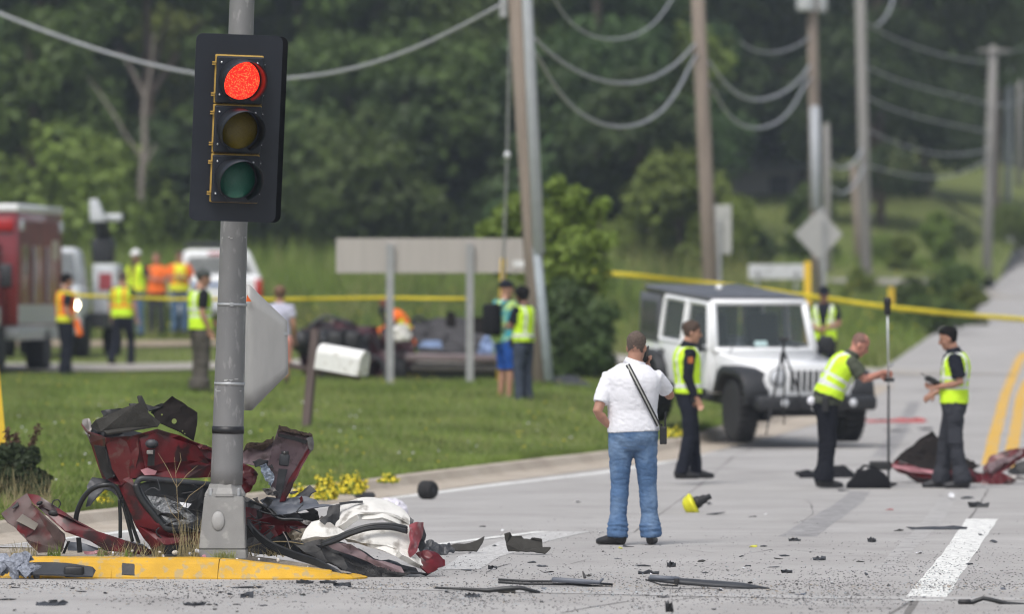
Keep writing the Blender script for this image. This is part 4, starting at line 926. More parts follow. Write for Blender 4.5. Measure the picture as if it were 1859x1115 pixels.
# tripod in front of it
tr = thing('tripod', 'black tripod standing on the road before the grille of the white off-roader', 'tripod', W(1418, 800, 146))
def TR(px, py, d=0): return W(px, py, 146) - tr.location + Vector((0, d, 0))
M_tp = mat('tripod_black', (.018, .018, .02), .5)
for a, c, r in (((1420, 640), (1390, 790), .016), ((1424, 640), (1462, 745), .014), ((1422, 640), (1425, 772), .014)):
    b = B(); b.tube([TR(*a), TR(*[(a[i] + c[i]) / 2 for i in (0, 1)], -.02), TR(*c, -.1 if c[0] < 1400 else .3)], [r, r, r * .6], n=7); b.build('leg', M_tp, tr)
b = B(); b.tube([TR(1422, 660), TR(1423, 612)], .016, n=8).box(TR(1423, 616), (.12, .07, .05), bev=.01); b.build('head', M_tp, tr); b = B(); b.tube([TR(1423, 620), TR(1448, 609)], .008, n=6); b.build('handle', M_tp, tr)

# red ambulance at the left edge
am = thing('ambulance', 'dark red box bodied ambulance with a white roof cut by the left edge', 'ambulance', Vector((-8.55 - 1.18, FPX / 104 + 1.6, .80)), rz=R(-6.3))
b = B(); b.box((0, 1.2, 1.85), (2.36, 4.4, 2.0), bev=.03); bx = b.build('box_body', V_red, am, True)
b = B(); b.box((0, 1.2, 2.92), (2.40, 4.46, .14), bev=.03); b.build('roof', V_white, am, True)
b = B(); b.box((1.186, 1.2, 1.95), (.014, 4.1, 1.5), bev=.004); b.build('side_livery', V_gold, bx)
b = B(); b.box((1.19, 1.2, 1.05), (.022, 4.3, .34), bev=.005); b.build('reflective_stripe', V_silver, bx)
b = B(); b.box((0, 1.2, .72), (2.34, 4.3, .26), bev=.02); b.build('skirt', V_silver, am, True)
for y in (-.4, 1.0, 2.4): b = B(); b.box((1.195, y, 1.75), (.01, .72, 1.05), bev=.003); b.build('locker_door', V_red, bx)
for y in (.35, 1.65): b = B(); b.tube([(1.215, y, 1.25), (1.23, y, 1.3), (1.23, y, 2.2), (1.215, y, 2.25)], .022, n=6); b.build('grab_rail', V_silver, bx, True)
b = B(); b.box((1.2, -.3, 2.0), (.014, .4, .5), bev=.004); b.build('side_window', V_glass, bx)
b = B(); b.box((1.2, 2.6, 2.2), (.012, .6, .35), bev=.004); b.build('crest_panel', mat('crest_cream', (.45, .40, .30), .5, var=.3, scale=8), bx)
for y in (-.75, 3.1): b = B(); b.box((1.21, y, 2.62), (.06, .26, .20), bev=.02); b.build('scene_light', V_lamp, bx, True)
for x in (.45, .95): b = B(); b.box((x, -1.03, 2.62), (.34, .06, .22), bev=.02); b.build('warning_light', V_rlamp, bx, True)
b = B(); b.box((0, -1.95, 1.25), (1.95, 1.9, 1.1), bev=.12); cb_ = b.build('cab', V_red, am, True); b = B(); b.box((0, -2.92, 1.0), (1.3, .06, .4), bev=.02); b.build('grille', V_silver, cb_)
b = B(); b.quad((-.85, -2.3, 1.78), (.85, -2.3, 1.78), (.75, -1.6, 2.35), (-.75, -1.6, 2.35)); b.box((0, -1.3, 2.0), (1.8, .6, .7), bev=.08); b.build('windscreen', V_glass, cb_)
b = B(); b.box((0, -3.0, .62), (2.2, .3, .42), bev=.05); b.build('bumper', V_silver, am, True)
for sx in (-1, 1):
    b = B(); b.box((sx * 1.16, -2.0, 1.72), (.22, .14, .42), bev=.04); b.build('wing_mirror', V_trim, am, True)
    b = B(); b.ell((sx * .86, -2.94, .96), (.075, .04, .075)); b.build('headlight', V_lit, am, True)
    b = B(); b.box((sx * 1.02, -2.55, .85), (.16, .9, .7), bev=.06); b.build('front_wing', V_silver, am, True)
    wheel(am, (sx * 1.0, -2.2, .42), .42, .26); wheel(am, (sx * 1.0, 2.0, .42), .42, .34)
V_pale = mat('pale_truck_paint', (.50, .52, .54), .4, var=.1, scale=3)
# white bucket truck behind it
bt = thing('bucket_truck', 'white utility truck with a raised bucket arm and a lit headlamp behind the red ambulance', 'truck', Vector(((82 - CX) / 92, FPX / 92, .95)), rz=R(-4))
b = B(); b.box((0, -.2, 1.05), (1.62, 1.2, .75), bev=.12); b.build('bonnet', V_pale, bt, True)
b = B(); b.box((0, .9, 1.55), (1.46, 1.3, 1.3), bev=.15, taper=(.78, .8)); c_ = b.build('cab', V_pale, bt, True); b = B(); b.quad((-.62, .27, 1.5), (.62, .27, 1.5), (.50, .37, 2.1), (-.50, .37, 2.1)); b.build('windscreen', V_glass, c_)
b = B(); b.box((.96, 2.1, 1.30), (.50, .9, 1.15), bev=.05); bd = b.build('locker_body', V_pale, bt, True); b = B(); b.box((.98, 1.642, 1.52), (.26, .01, .34)); b.build('red_placard', mat('placard_red', (.30, .05, .06), .5), bd)
b = B(); b.box((.2, 1.6, .75), (1.9, 2.4, .3)); b.build('chassis', V_trim, bt)
b = B(); b.box((.88, 2.1, 2.15), (.42, .5, .5), bev=.06); b.build('turret', V_trim, bt, True)
b = B(); b.tube([(.88, 2.1, 2.4), (.85, 1.9, 2.8)], .16, n=10); b.build('arm', V_trim, bt, True)
b = B(); b.prism([(.68, 2.72), (1.02, 2.72), (.92, 2.90), (.80, 3.18), (.68, 3.16)], 1.5, 1.9, 'y', bev=.03); b.build('bucket', V_pale, bt, True); b = B(); b.tube([(.95, 1.9, 2.80), (1.27, 1.8, 2.80)], .085, n=10); b.build('arm_tip', V_pale, bt, True)
b = B(); b.box((0, -.83, .62), (1.7, .2, .3), bev=.04); b.build('bumper', V_silver, bt, True); b = B(); b.box((0, -.81, 1.1), (1.0, .05, .4), bev=.02); b.build('grille', V_trim, bt)
for sx, m in ((-1, V_lamp), (1, V_lit)): b = B(); b.ell((sx * .70, -.82, 1.05), (.085, .04, .085)); b.build('headlight', m, bt, True)
for sx in (-1, 1): wheel(bt, (sx * .74, -.1, .42), .42, .26); wheel(bt, (sx * .85 + .2, 2.2, .42), .42, .30)
# white pickup with rack, seen from behind, left of the signal pole
pk = thing('emergency_pickup', 'white emergency pickup with a dark roof rack seen from behind left of the signal pole', 'pickup', Vector(((392 - CX) / 82, FPX / 82, 1.32)), rz=R(5))
b = B(); b.box((0, 1.0, .95), (1.95, 3.9, .75), bev=.10); b.build('body', V_white, pk, True)
b = B(); fs = hexa(b, -.7, 2.2, .92, .90, 1.30, 1.34, 1.30, 1.34); b.bm.clear(); b.prism([(-.97, 1.28), (.97, 1.28), (.70, 1.86), (.6, 1.90), (-.6, 1.90), (-.70, 1.86)], -.75, 2.4, 'y', bev=.05); cbn = b.build('canopy', V_white, pk, True)
b = B(); b.quad((-.80, -.757, 1.36), (.80, -.757, 1.36), (.62, -.757, 1.74), (-.62, -.757, 1.74)); b.build('rear_window', V_glass, cbn)
b = B(); b.box((0, -.955, 1.0), (1.5, .02, .5), bev=.008); tg = b.build('tailgate', V_white, pk); b = B(); b.box((-.1, -.97, 1.12), (1.1, .008, .08)); b.build('blue_stripe', mat('livery_blue', (.08, .16, .36), .4), tg); b = B(); b.box((.05, -.77, 1.81), (.5, .008, .05)); b.build('red_lettering', mat('livery_red', (.45, .05, .08), .4), cbn)
b = B(); b.box((0, .5, 1.98), (1.3, 1.2, .05)).box((0, -.05, 2.02), (1.3, .06, .12)).box((0, 1.05, 2.02), (1.3, .06, .12)).box((.62, .5, 2.02), (.06, 1.2, .12)).box((-.62, .5, 2.02), (.06, 1.2, .12)); b.build('roof_rack', V_trim, pk)
for sx in (-1, 1): b = B(); b.box((sx * .90, -.955, 1.05), (.16, .05, .40), bev=.02); b.build('tail_light', mat('tail_light_red', (.45, .02, .02), .3), pk, True)
b = B(); b.box((0, -1.05, .58), (1.9, .16, .2), bev=.04); b.build('bumper', V_silver, pk, True)
for sx in (-1, 1): wheel(pk, (sx * .85, -.1, .38), .38, .26); wheel(pk, (sx * .85, 2.4, .38), .38, .26)
# ---------------------------------------------------------------- people: one continuous body each, clothes and hair as children
SKIN = mat('skin', (.42, .225, .15), .55, var=.10, scale=12); SKIN2 = mat('skin_tanned', (.36, .185, .125), .55, var=.10, scale=12); SKIN3 = mat('skin_dark', (.22, .115, .075), .55, var=.1, scale=12); SKIN4 = mat('skin_reddish', (.45, .20, .145), .5, var=.12, scale=12)
def cloth(name, col, **k): return mat(name, col, k.pop('rough', .9), var=k.pop('var', .12), scale=k.pop('scale', 7), bump=k.pop('bump', .25), bscale=k.pop('bscale', 22), spec=.2, **k)
C_white = cloth('white_shirt_cloth', (.74, .74, .78), var=.03); C_jeans = cloth('blue_denim', (.080, .145, .265), col2=(.15, .23, .36), mix=.45, mscale=2.6, bscale=50)
C_navy = cloth('dark_navy_uniform', (.012, .014, .022)); C_blackp = cloth('black_trouser_cloth', (.010, .011, .016)); C_grey = cloth('dark_grey_trouser_cloth', (.036, .038, .046)); C_olive = cloth('olive_tee_cloth', (.072, .080, .058))
C_lime = cloth('lime_vest_cloth', (.58, .85, .035), var=.06, rough=.6); C_silver = cloth('reflective_band', (.66, .68, .66), rough=.45, var=.05); C_orange = cloth('orange_vest_cloth', (.85, .17, .025), var=.08, rough=.6); C_yellow = cloth('yellow_vest_band', (.72, .75, .04), rough=.6)
C_brown = cloth('grey_brown_trouser_cloth', (.085, .076, .066)); C_slate = cloth('slate_blue_trouser_cloth', (.050, .062, .090)); C_lav = cloth('lavender_tee_cloth', (.50, .50, .62)); C_pink = cloth('coral_cloth', (.62, .28, .23)); C_blue = cloth('bright_blue_shorts_cloth', (.02, .085, .36)); C_denim2 = cloth('mid_blue_jeans_cloth', (.09, .15, .25))
C_tie = cloth('tie_dye_cloth', (.055, .42, .55), col2=(.45, .62, .20), mix=.75, mscale=7); C_black = cloth('black_cloth', (.010, .010, .012)); M_shoe = mat('black_shoe', (.011, .011, .012), .45, bump=.1); M_shoeg = mat('grey_shoe', (.42, .42, .43), .7)
H_brown = mat('brown_hair', (.060, .035, .022), .7, var=.3, scale=60, bump=.5, bscale=120); H_black = mat('black_hair', (.008, .007, .007), .8, spec=.15, var=.3, scale=60, bump=.4, bscale=120); H_grey = mat('cropped_grey_brown_hair', (.105, .076, .060), .85, var=.3, scale=60, bump=.5, bscale=140)
H_red = mat('light_brown_hair', (.16, .085, .050), .7, var=.3, scale=50, bump=.4, bscale=100)
J0 = dict(pelvis=(0, 0, .93), waist=(0, .0, 1.12), chest=(0, -.005, 1.36), neck=(0, -.015, 1.53), head=(0, .015, 1.665),
          shL=(-.185, -.01, 1.445), elL=(-.235, -.03, 1.15), wrL=(-.24, .05, .90), shR=(.185, -.01, 1.445), elR=(.235, -.03, 1.15), wrR=(.24, .05, .90),
          hipL=(-.092, 0, .90), knL=(-.105, .015, .49), anL=(-.115, -.02, .085), hipR=(.092, 0, .90), knR=(.105, .015, .49), anR=(.115, -.02, .085))
RINGS = [(.80, .10, .085), (.86, .155, .115), (.93, .172, .125), (1.02, .166, .120), (1.12, .157, .113), (1.24, .168, .120), (1.36, .186, .122), (1.43, .180, .105), (1.485, .120, .078), (1.53, .066, .064)]
HEADR = [(-.122, .050, .022, .026), (-.108, .038, .044, .052), (-.08, .026, .057, .070), (-.045, .014, .066, .084), (0, .002, .073, .095), (.045, -.006, .077, .100), (.085, -.010, .071, .092), (.115, -.012, .050, .066), (.130, -.012, .022, .030)]
class Man:
    def __init__(s, label, px, py, sc, facing, h=1.8, b=1.0, pose=None, head=(0, 0), skin=SKIN, group=None, zoff=0.0):
        s.loc = W(px, py, sc); s.t = thing('person', label, 'person', s.loc, R(facing), group)
        s.k = h / 1.8; s.b = b; s.skin = skin; s.J = {n: Vector(v) for n, v in J0.items()}
        for n, v in (pose or {}).items(): s.J[n] = Vector(v)
        for n in s.J: s.J[n] *= s.k
        yaw, pitch = head
        s.Hm = Matrix.Translation(s.J['head']) @ Euler((R(pitch), 0, R(yaw)), 'XYZ').to_matrix().to_4x4() @ Matrix.Scale(s.k, 4)
        s.sp = [(.93, s.J['pelvis']), (1.12, s.J['waist']), (1.36, s.J['chest']), (1.53, s.J['neck'])]
        s.lh = (s.J['hipR'] - s.J['hipL']).normalized(); s.ls = (s.J['shR'] - s.J['shL']).normalized()
        s.hidden = False
    def spine(s, z):
        sp = s.sp
        if z <= .93: d = (sp[0][1] - sp[1][1]).normalized(); d = (d + Vector((0, 0, -2))).normalized(); return sp[0][1] + d * (.93 - z) * s.k
        for (z0, p0), (z1, p1) in zip(sp, sp[1:]):
            if z <= z1: return p0.lerp(p1, (z - z0) / (z1 - z0))
        return sp[-1][1] + (sp[-1][1] - sp[-2][1]).normalized() * (z - 1.53) * s.k
    def lat(s, z): return s.lh.lerp(s.ls, min(1, max(0, (z - .95) / .4))).normalized()
    def torso(s, b, infl=0.0, z0=.80, z1=1.53, belly=0.0):
        zs = list(np.linspace(z0, z1, max(2, int((z1 - z0) / .035) + 1))); R_ = np.array(RINGS); pts = []; rad = []; N = len(zs); n = 20; rings = []
        for i, z in enumerate(zs):
            rx = (np.interp(z, R_[:, 0], R_[:, 1]) * s.b + infl) * s.k; ry = (np.interp(z, R_[:, 0], R_[:, 2]) * s.b ** 1.2 + infl) * s.k
            c = s.spine(z); t = (s.spine(z + .03) - s.spine(z - .03)).normalized(); a = s.lat(z); a = (a - t * a.dot(t)).normalized(); f = t.cross(a)
            bl = belly * math.exp(-((z - 1.06) / .13) ** 2)
            rings.append([b.bm.verts.new(c + a * math.cos(q) * rx + f * (math.sin(q) * (ry + (bl if math.sin(q) > 0 else 0)))) for q in np.linspace(0, 2 * math.pi, n, endpoint=False)])
        for i in range(N - 1):
            for k in range(n): b.bm.faces.new((rings[i][k], rings[i][(k + 1) % n], rings[i + 1][(k + 1) % n], rings[i + 1][k]))
        b.bm.faces.new(rings[0][::-1]); b.bm.faces.new(rings[-1])
    def coords(s, p):
        """standard height along the spine, sideways, forwards"""
        best = None
        for (z0, p0), (z1, p1) in zip(s.sp, s.sp[1:]):
            d = p1 - p0; t = (p - p0).dot(d) / d.length_squared
            t = min(max(t, -1.2 if z0 == .93 else 0), 1 if z1 < 1.5 else 1.5); c = p0 + d * t; q = (p - c).length
            if best is None or q < best[0]: best = (q, z0 + (z1 - z0) * t, c, d.normalized())
        _, z, c, t = best; a = s.lat(z); f = t.cross(a); r = p - c
        return z, r.dot(a) / s.k, r.dot(f) / s.k
    def fin(s, b, name, mats, voxel, smooth=3, wr=0.0, wf=8.0, fn=None, flat=False, seed=0):
        me = eval_mesh(b.bm, [('REMESH', dict(mode='VOXEL', voxel_size=voxel, adaptivity=0.0)), ('SMOOTH', dict(factor=.5, iterations=smooth))])
        if wr or flat:
            n = len(me.vertices); co = np.empty(n * 3, np.float32); nm = np.empty(n * 3, np.float32); me.vertices.foreach_get('co', co); me.vertices.foreach_get('normal', nm)
            co = co.reshape(-1, 3); nm = nm.reshape(-1, 3); d = np.empty(n)
            for i in range(n):
                q = Vector(co[i]) * wf + Vector((seed, 2 * seed, 0)); a = noise.noise(Vector((q.x, q.y, q.z * 1.6))); e = noise.noise(Vector((q.x * 1.3 + q.z * 1.2, q.y * 1.3, q.z * 2.6)) * 1.5); d[i] = a * wr + (1 - abs(e) * 3.2) * wr * .55
            me.vertices.foreach_set('co', (co + nm * d[:, None]).astype(np.float32).ravel())
        o = link(name, me, s.t, mats, True)
        if fn: me.polygons.foreach_set('material_index', [fn(*s.coords(p.center)) for p in me.polygons])
        return o
    def hand(s, b, wr, d, n, curl=25, thumb=1, k=1.0):
        """wrist, direction of the fingers, palm normal; four unequal curling fingers and a thumb from the side of the palm"""
        k *= s.k; d = Vector(d).normalized(); n = Vector(n); n = (n - d * n.dot(d)).normalized(); sd = d.cross(n)
        b.tube([wr - d * .02 * k, wr + d * .03 * k, wr + d * .075 * k, wr + d * .095 * k], [(.027 * k, .020 * k), (.036 * k, .018 * k), (.041 * k, .017 * k), (.038 * k, .013 * k)], n=10, side=sd)
        for i, (o, ln) in enumerate(((-.030, .066), (-.010, .078), (.010, .074), (.029, .058))):
            p = wr + d * (.088 - abs(i - 1.3) * .003) * k + sd * o * k; pts = [p - d * .02 * k, p]; dd = d.copy(); ax = sd
            for j, (fr, cu) in enumerate(((.45, .5), (.32, .9), (.23, .8))):
                dd = Matrix.Rotation(R(-curl * cu), 3, ax) @ dd; dd = dd + sd * o * .6; dd.normalize(); p = p + dd * ln * fr * k; pts.append(p)
            b.tube(pts, [.0095 * k, .0095 * k, .0088 * k, .0080 * k, .0066 * k], n=8)
        p = wr + d * .028 * k + sd * thumb * -.028 * k; q1 = p + (d * .5 - sd * thumb * .8 + n * .3).normalized() * .036 * k; q2 = q1 + (d * .9 - sd * thumb * .25 + n * .35).normalized() * .030 * k; q3 = q2 + (d * 1 + n * .4).normalized() * .022 * k
        b.tube([p, q1, q2, q3], [.013 * k, .0115 * k, .0105 * k, .008 * k], n=8)
    def body(s, voxel=.011, hands=None, ears=True, face=True):
        J, k = s.J, s.k; b = B(); s.torso(b, -.004)
        b.tube([J['neck'] - (J['neck'] - J['chest']).normalized() * .05, J['neck'], J['head'] + (s.Hm.to_3x3() @ Vector((0, -.015, -.05)))], [.070 * k * s.b, .060 * k * s.b ** .7, .058 * k * s.b ** .7], n=14)
        hp = [s.Hm @ Vector((0, y, z)) for z, y, rx, ry in HEADR]; b.tube(hp, [(rx * k, ry * k) for z, y, rx, ry in HEADR], n=20, side=s.Hm.to_3x3() @ Vector((1, 0, 0)), round_=.3)
        hm = s.Hm
        b.tube([hm @ Vector((0, .088, .022)), hm @ Vector((0, .104, -.005)), hm @ Vector((0, .116, -.030)), hm @ Vector((0, .098, -.040))], [.009 * k, .011 * k, .016 * k, .012 * k], n=8)
        for q in (-1, 1):
            b.ell(hm @ Vector((q * .078, -.006, -.012)), (.011 * k, .019 * k, .032 * k), rot=(hm.to_euler().x, 0, hm.to_euler().z + q * R(-18)), seg=10)
            b.ell(hm @ Vector((q * .034, .080, .028)), (.026 * k, .016 * k, .008 * k), rot=hm.to_euler(), seg=8)
            b.ell(hm @ Vector((q * .042, .062, -.028)), (.022 * k, .02 * k, .018 * k), rot=hm.to_euler(), seg=8)
        b.ell(hm @ Vector((0, .083, -.070)), (.026 * k, .014 * k, .007 * k), rot=hm.to_euler(), seg=8); b.ell(hm @ Vector((0, .081, -.083)), (.022 * k, .014 * k, .008 * k), rot=hm.to_euler(), seg=8); b.ell(hm @ Vector((0, .074, -.108)), (.022 * k, .016 * k, .014 * k), rot=hm.to_euler(), seg=8)
        for L in 'LR':
            sh, el, wr = J['sh' + L], J['el' + L], J['wr' + L]
            b.tube([sh, sh.lerp(el, .35), el, el.lerp(wr, .3), el.lerp(wr, .7), wr], [.055 * k, .051 * k, .042 * k, .044 * k, .034 * k, .026 * k], n=12)
            hd = (hands or {}).get(L, {}); d = Vector(hd.get('d', (wr - el))); n = Vector(hd.get('n', (1 if L == 'L' else -1, .2, 0)))
            s.hand(b, wr, d, n, hd.get('curl', 30), hd.get('thumb', 1 if L == 'R' else -1))
            hip, kn, an = J['hip' + L], J['kn' + L], J['an' + L]
            b.tube([hip, hip.lerp(kn, .4), kn, kn.lerp(an, .3), kn.lerp(an, .75), an, an + Vector((0, 0, -.05 * k))], [.086 * k, .078 * k, .056 * k, .056 * k, .042 * k, .038 * k, .04 * k], n=12)
        o = s.fin(b, 'body', [s.skin, mat('lips', (.33, .13, .11), .5)], voxel, 2)
        if face:
            for q in (-1, 1):
                e = B(); e.ell(hm @ Vector((q * .033, .0905, .008)), (.013 * k, .006 * k, .006 * k), rot=hm.to_euler(), seg=8); e.build('eye', mat('eye_dark', (.03, .022, .02), .3), s.t, True)
                e = B(); e.ell(hm @ Vector((q * .034, .093, .030)), (.020 * k, .006 * k, .0045 * k), rot=hm.to_euler(), seg=8); e.build('eyebrow', H_brown, s.t, True)
        return o
    def hair(s, m, infl=.008, low=-.03, front=.055, side=.02, name='hair', back=-.07, crown=True):
        b = B(); k = s.k; me_ = []; n = 26; hz = np.linspace(-.10, .128, 14); Hr = np.array(HEADR); rings = []
        for z in hz:
            yc, rx, ry = [np.interp(z, Hr[:, 0], Hr[:, c]) for c in (1, 2, 3)]
            rings.append([(math.cos(a) * (rx + infl), yc + math.sin(a) * (ry + infl), z) for a in np.linspace(0, 2 * math.pi, n, endpoint=False)])
        top = (0, -.012, .134 + infl); vs = [p for r in rings for p in r] + [top]; vb = [b.bm.verts.new(s.Hm @ (Vector(p) + Vector([noise.noise(Vector(p) * 60) * .004 for _ in range(3)]))) for p in vs]
        def ok(p):
            x, y, z = p
            if y > .055: return z > front
            if y > .0: return z > side + (y / .055) * (front - side) * .6
            if y > -.03: return z > low
            return z > back
        F = []
        for i in range(len(hz) - 1):
            for j in range(n):
                q = (i * n + j, i * n + (j + 1) % n, (i + 1) * n + (j + 1) % n, (i + 1) * n + j); c = sum((Vector(vs[x]) for x in q), Vector()) / 4
                if ok(c): F.append(q)
        if crown:
            for j in range(n): F.append(((len(hz) - 1) * n + j, (len(hz) - 1) * n + (j + 1) % n, len(vs) - 1))
        for q in F: b.bm.faces.new([vb[x] for x in q])
        for v in list(b.bm.verts):
            if not v.link_faces: b.bm.verts.remove(v)
        return link(name, eval_mesh(b.bm, [('SOLIDIFY', dict(thickness=.012, offset=-1))]), s.t, m, True)
    def cap(s, m, brim=True, name='cap', infl=.016, hard=False):
        o = s.hair(m, infl, .03, .045, .035, name, .015)
        if brim:
            b = B(); n = 12; pts = [(math.sin(a) * .078, .055 + math.cos(a) * (.115 if not hard else .09), .052 - .020 * math.cos(a)) for a in np.linspace(-1.45, 1.45, n)]
            up = [b.bm.verts.new(s.Hm @ Vector(p)) for p in pts]; dn = [b.bm.verts.new(s.Hm @ (Vector(p) - Vector((0, 0, .006)))) for p in pts]; b.bm.faces.new(up); b.bm.faces.new(dn[::-1])
            for i in range(n): b.bm.faces.new((up[i], dn[i], dn[(i + 1) % n], up[(i + 1) % n]))
            b.build('cap_brim' if not hard else 'helmet_brim', m, s.t)
        return o
    def shirt(s, m, sleeve=.62, infl=.020, z0=.86, voxel=.014, wr=.008, fn=None, mats=None, srad=1.0, name='shirt', belly=0.0):
        J, k = s.J, s.k; b = B(); s.torso(b, infl, z0, 1.515, belly)
        for L in 'LR':
            sh, el, w = J['sh' + L], J['el' + L], J['wr' + L]; inn = sh.lerp(J['chest'], .35)
            if sleeve <= 1: b.tube([inn, sh, sh.lerp(el, .4), sh.lerp(el, sleeve)], [.06 * k * srad, .074 * k * srad, .072 * k * srad, .070 * k * srad], n=14, round_=.05)
            else: b.tube([inn, sh, sh.lerp(el, .5), el, el.lerp(w, .5), el.lerp(w, .93)], [.06 * k * srad, .073 * k * srad, .066 * k * srad, .058 * k * srad, .050 * k * srad, .040 * k * srad], n=14, round_=.05)
        return s.fin(b, name, mats or m, voxel, 3, wr, 9, fn, seed=int(s.loc.x * 3) % 17)
    def collar(s, m, r=.074):
        J, k = s.J, s.k; d = (J['neck'] - J['chest']).normalized(); b = B(); a = J['neck'] - d * .03; h = (s.Hm @ Vector((0, -.02, -.11)) - a); b.tube([a, a + h.normalized() * .055 * k], [r * 1.12 * k * s.b ** .7, r * k * s.b ** .7], n=16, round_=0); return b.build('collar', m, s.t, True)
    def trousers(s, m, r=1.0, hem=.075, voxel=.014, wr=.008, z1=1.02, length=1.0, name='trousers', infl=.014, bunch=0.0):
        J, k = s.J, s.k; b = B(); s.torso(b, infl, .80, z1)
        for L in 'LR':
            hip, kn, an = J['hip' + L], J['kn' + L], J['an' + L]; P = [hip + Vector((0, 0, .06 * k)), hip.lerp(kn, .12), hip.lerp(kn, .45), hip.lerp(kn, .8)]; Q = [.098, .106, .092, .080]
            if length >= 1:
                P += [kn, kn.lerp(an, .3), kn.lerp(an, .6)]; Q += [.074, .073, .068]
                for f, e in ((.76, .0), (.80, .012), (.84, .0), (.88, .014), (.93, .002), (.97, .010), (1.05, .004)): P.append(kn.lerp(an, f)); Q.append(hem * .9 + e * bunch)
            else: P += [hip.lerp(kn, length + .15)]; Q += [.088]
            b.tube(P, [q * r * k for q in Q], n=14, round_=.02)
        return s.fin(b, name, m, voxel, 2, wr, 8, seed=int(s.loc.x * 5) % 13)
    def shoes(s, m, toe=None, k2=1.0, tall=0.0):
        for L in 'LR':
            an = s.J['an' + L]; k = s.k * k2; f = Vector((toe or {}).get(L, (0, 1, 0))); f.z = 0; f.normalize(); b = B(); g = Vector((an.x, an.y, an.z - .085 * s.k))
            P = [(-.075, .045), (-.05, .05), (0, .058), (.06, .046), (.12, .036), (.165, .030), (.195, .026)]; Q = [(.026, .045), (.036, .052), (.038, .060), (.041, .048), (.047, .038), (.043, .031), (.024, .024)]
            b.tube([g + f * a * k + Vector((0, 0, z * k)) for a, z in P], [(p * k, q * k) for p, q in Q], n=12, side=Vector((f.y, -f.x, 0)), round_=.3)
            b.tube([g + Vector((0, 0, .03 * k)), g + Vector((0, 0, (.11 + tall) * k))], [(.04 * k, .045 * k), (.042 * k, .042 * k)], n=12)
            me = eval_mesh(b.bm, [('REMESH', dict(mode='VOXEL', voxel_size=.011)), ('SMOOTH', dict(factor=.5, iterations=2))])
            for v in me.vertices:
                if v.co.z < g.z + .002: v.co.z = g.z + .002
            link('shoe', me, s.t, m, True)
    def belt(s, m=None, z=1.0, h=.045, infl=.026, gear=()):
        b = B(); s.torso(b, infl, z, z + h); o = s.fin(b, 'belt', m or M_shoe, .012, 1)
        for a, zz, w, hh in gear:
            c = s.spine(z); la = s.lat(z); rx = (.166 * s.b + .05) * s.k; q = Vector((math.cos(R(a)) * rx, math.sin(R(a)) * rx * .78, 0)); g_ = B(); g_.box(c + q + Vector((0, 0, zz)), (w, w * .7, hh), rot=(0, 0, R(a) + R(90)), bev=.008); g_.build('belt_pouch', M_shoe, s.t)
        return o
    def vest(s, fn, mats, z0=.96, infl=.036, voxel=.012, wr=.006, belly=0.0):
        b = B(); s.torso(b, infl, z0, 1.495, belly)
        for L in 'LR': sh = s.J['sh' + L]; c = sh.lerp(s.J['neck'], .55); b.tube([c + Vector((0, 0, -.06)), sh.lerp(s.J['neck'], .14) + Vector((0, 0, -.02))], [(.05, .10), (.05, .085)], n=12, side=(0, 0, 1), round_=.2)
        return s.fin(b, 'vest', mats, voxel, 2, wr, 9, fn, seed=3)
def vest_police(z, x, y):      # lime with silver H bands, open at the throat
    if y > .02 and abs(x) < .022 + max(0, z - 1.20) * .20: return 2
    if abs(x) > .0 and .085 < abs(x) < .128 and z > 1.07: return 1
    if 1.03 < z < 1.075: return 1
    return 0
def vest_survey(z, x, y):
    if y > .02 and abs(x) < .03 + max(0, z - 1.12) * .22: return 2
    if z > 1.49 and abs(x) < .08: return 2
    if .105 < abs(x) < .150 and z > 1.12: return 1
    if 1.10 < z < 1.14 or 1.20 < z < 1.235: return 1
    return 0
def vest_orange(z, x, y):      # orange top with lime hem and silver lines
    if y > .02 and abs(x) < .02 + max(0, z - 1.2) * .2: return 2
    if .06 < abs(x) < .12 and z > 1.1: return 1
    return 1 if z < 1.07 else 0
def vest_lime_orange(z, x, y):
    if .075 < abs(x) < .135 and z > 1.12: return 3
    if 1.11 < z < 1.165: return 3
    return 0
# white-shirted man, back to the camera, hand on hip, telephone at his ear
p = Man('man in a white polo and blue jeans, back turned, one hand on his hip', 1148, 990, 213, 0, 1.83, 1.16,
        dict(pelvis=(.01, 0, .93), chest=(.005, -.01, 1.37), neck=(.015, .0, 1.53), head=(.035, .02, 1.66), shL=(-.20, -.01, 1.405), elL=(-.295, -.10, 1.12), wrL=(-.20, -.03, 1.0),
             shR=(.205, 0, 1.41), elR=(.32, .16, 1.25), wrR=(.15, .19, 1.45), hipL=(-.095, 0, .9), knL=(-.105, .02, .5), anL=(-.125, -.01, .085), hipR=(.10, 0, .9), knR=(.13, .02, .5), anR=(.155, .03, .085)), head=(-14, -2), skin=SKIN2)
p.body(.0085, dict(L=dict(d=(.75, .35, -.55), n=(.3, .5, .6), curl=20, thumb=1), R=dict(d=(-.2, -.25, .9), n=(-.9, -.2, -.2), curl=45)), face=False)
p.hair(H_grey, .005, -.02, .07, .03, back=-.06)
p.shirt(C_white, .74, .024, .95, .010, .0032, srad=.93); p.collar(C_white, .078)
p.trousers(C_jeans, 1.04, .088, .0105, .0055, z1=1.03, bunch=1.0); p.belt(mat('jeans_waistband', (.09, .15, .26), .9), 1.005, .03, .022)
for sx in (-1, 1):
    b = B(); c = p.spine(.93); b.prism([(sx * .035, -.02), (sx * .135, -.012), (sx * .13, -.13), (sx * .085, -.155), (sx * .04, -.135)][::sx], 0, .004, 'y'); o = b.build('back_pocket', mat('denim_seam', (.075, .14, .26), .9), p.t); o.location = (c.x, c.y - .158, c.z + .03); o.rotation_euler = (R(6), 0, R(sx * 18))
p.shoes(M_shoe, dict(L=(-.85, .45, 0), R=(.15, 1, 0)))
wm = p
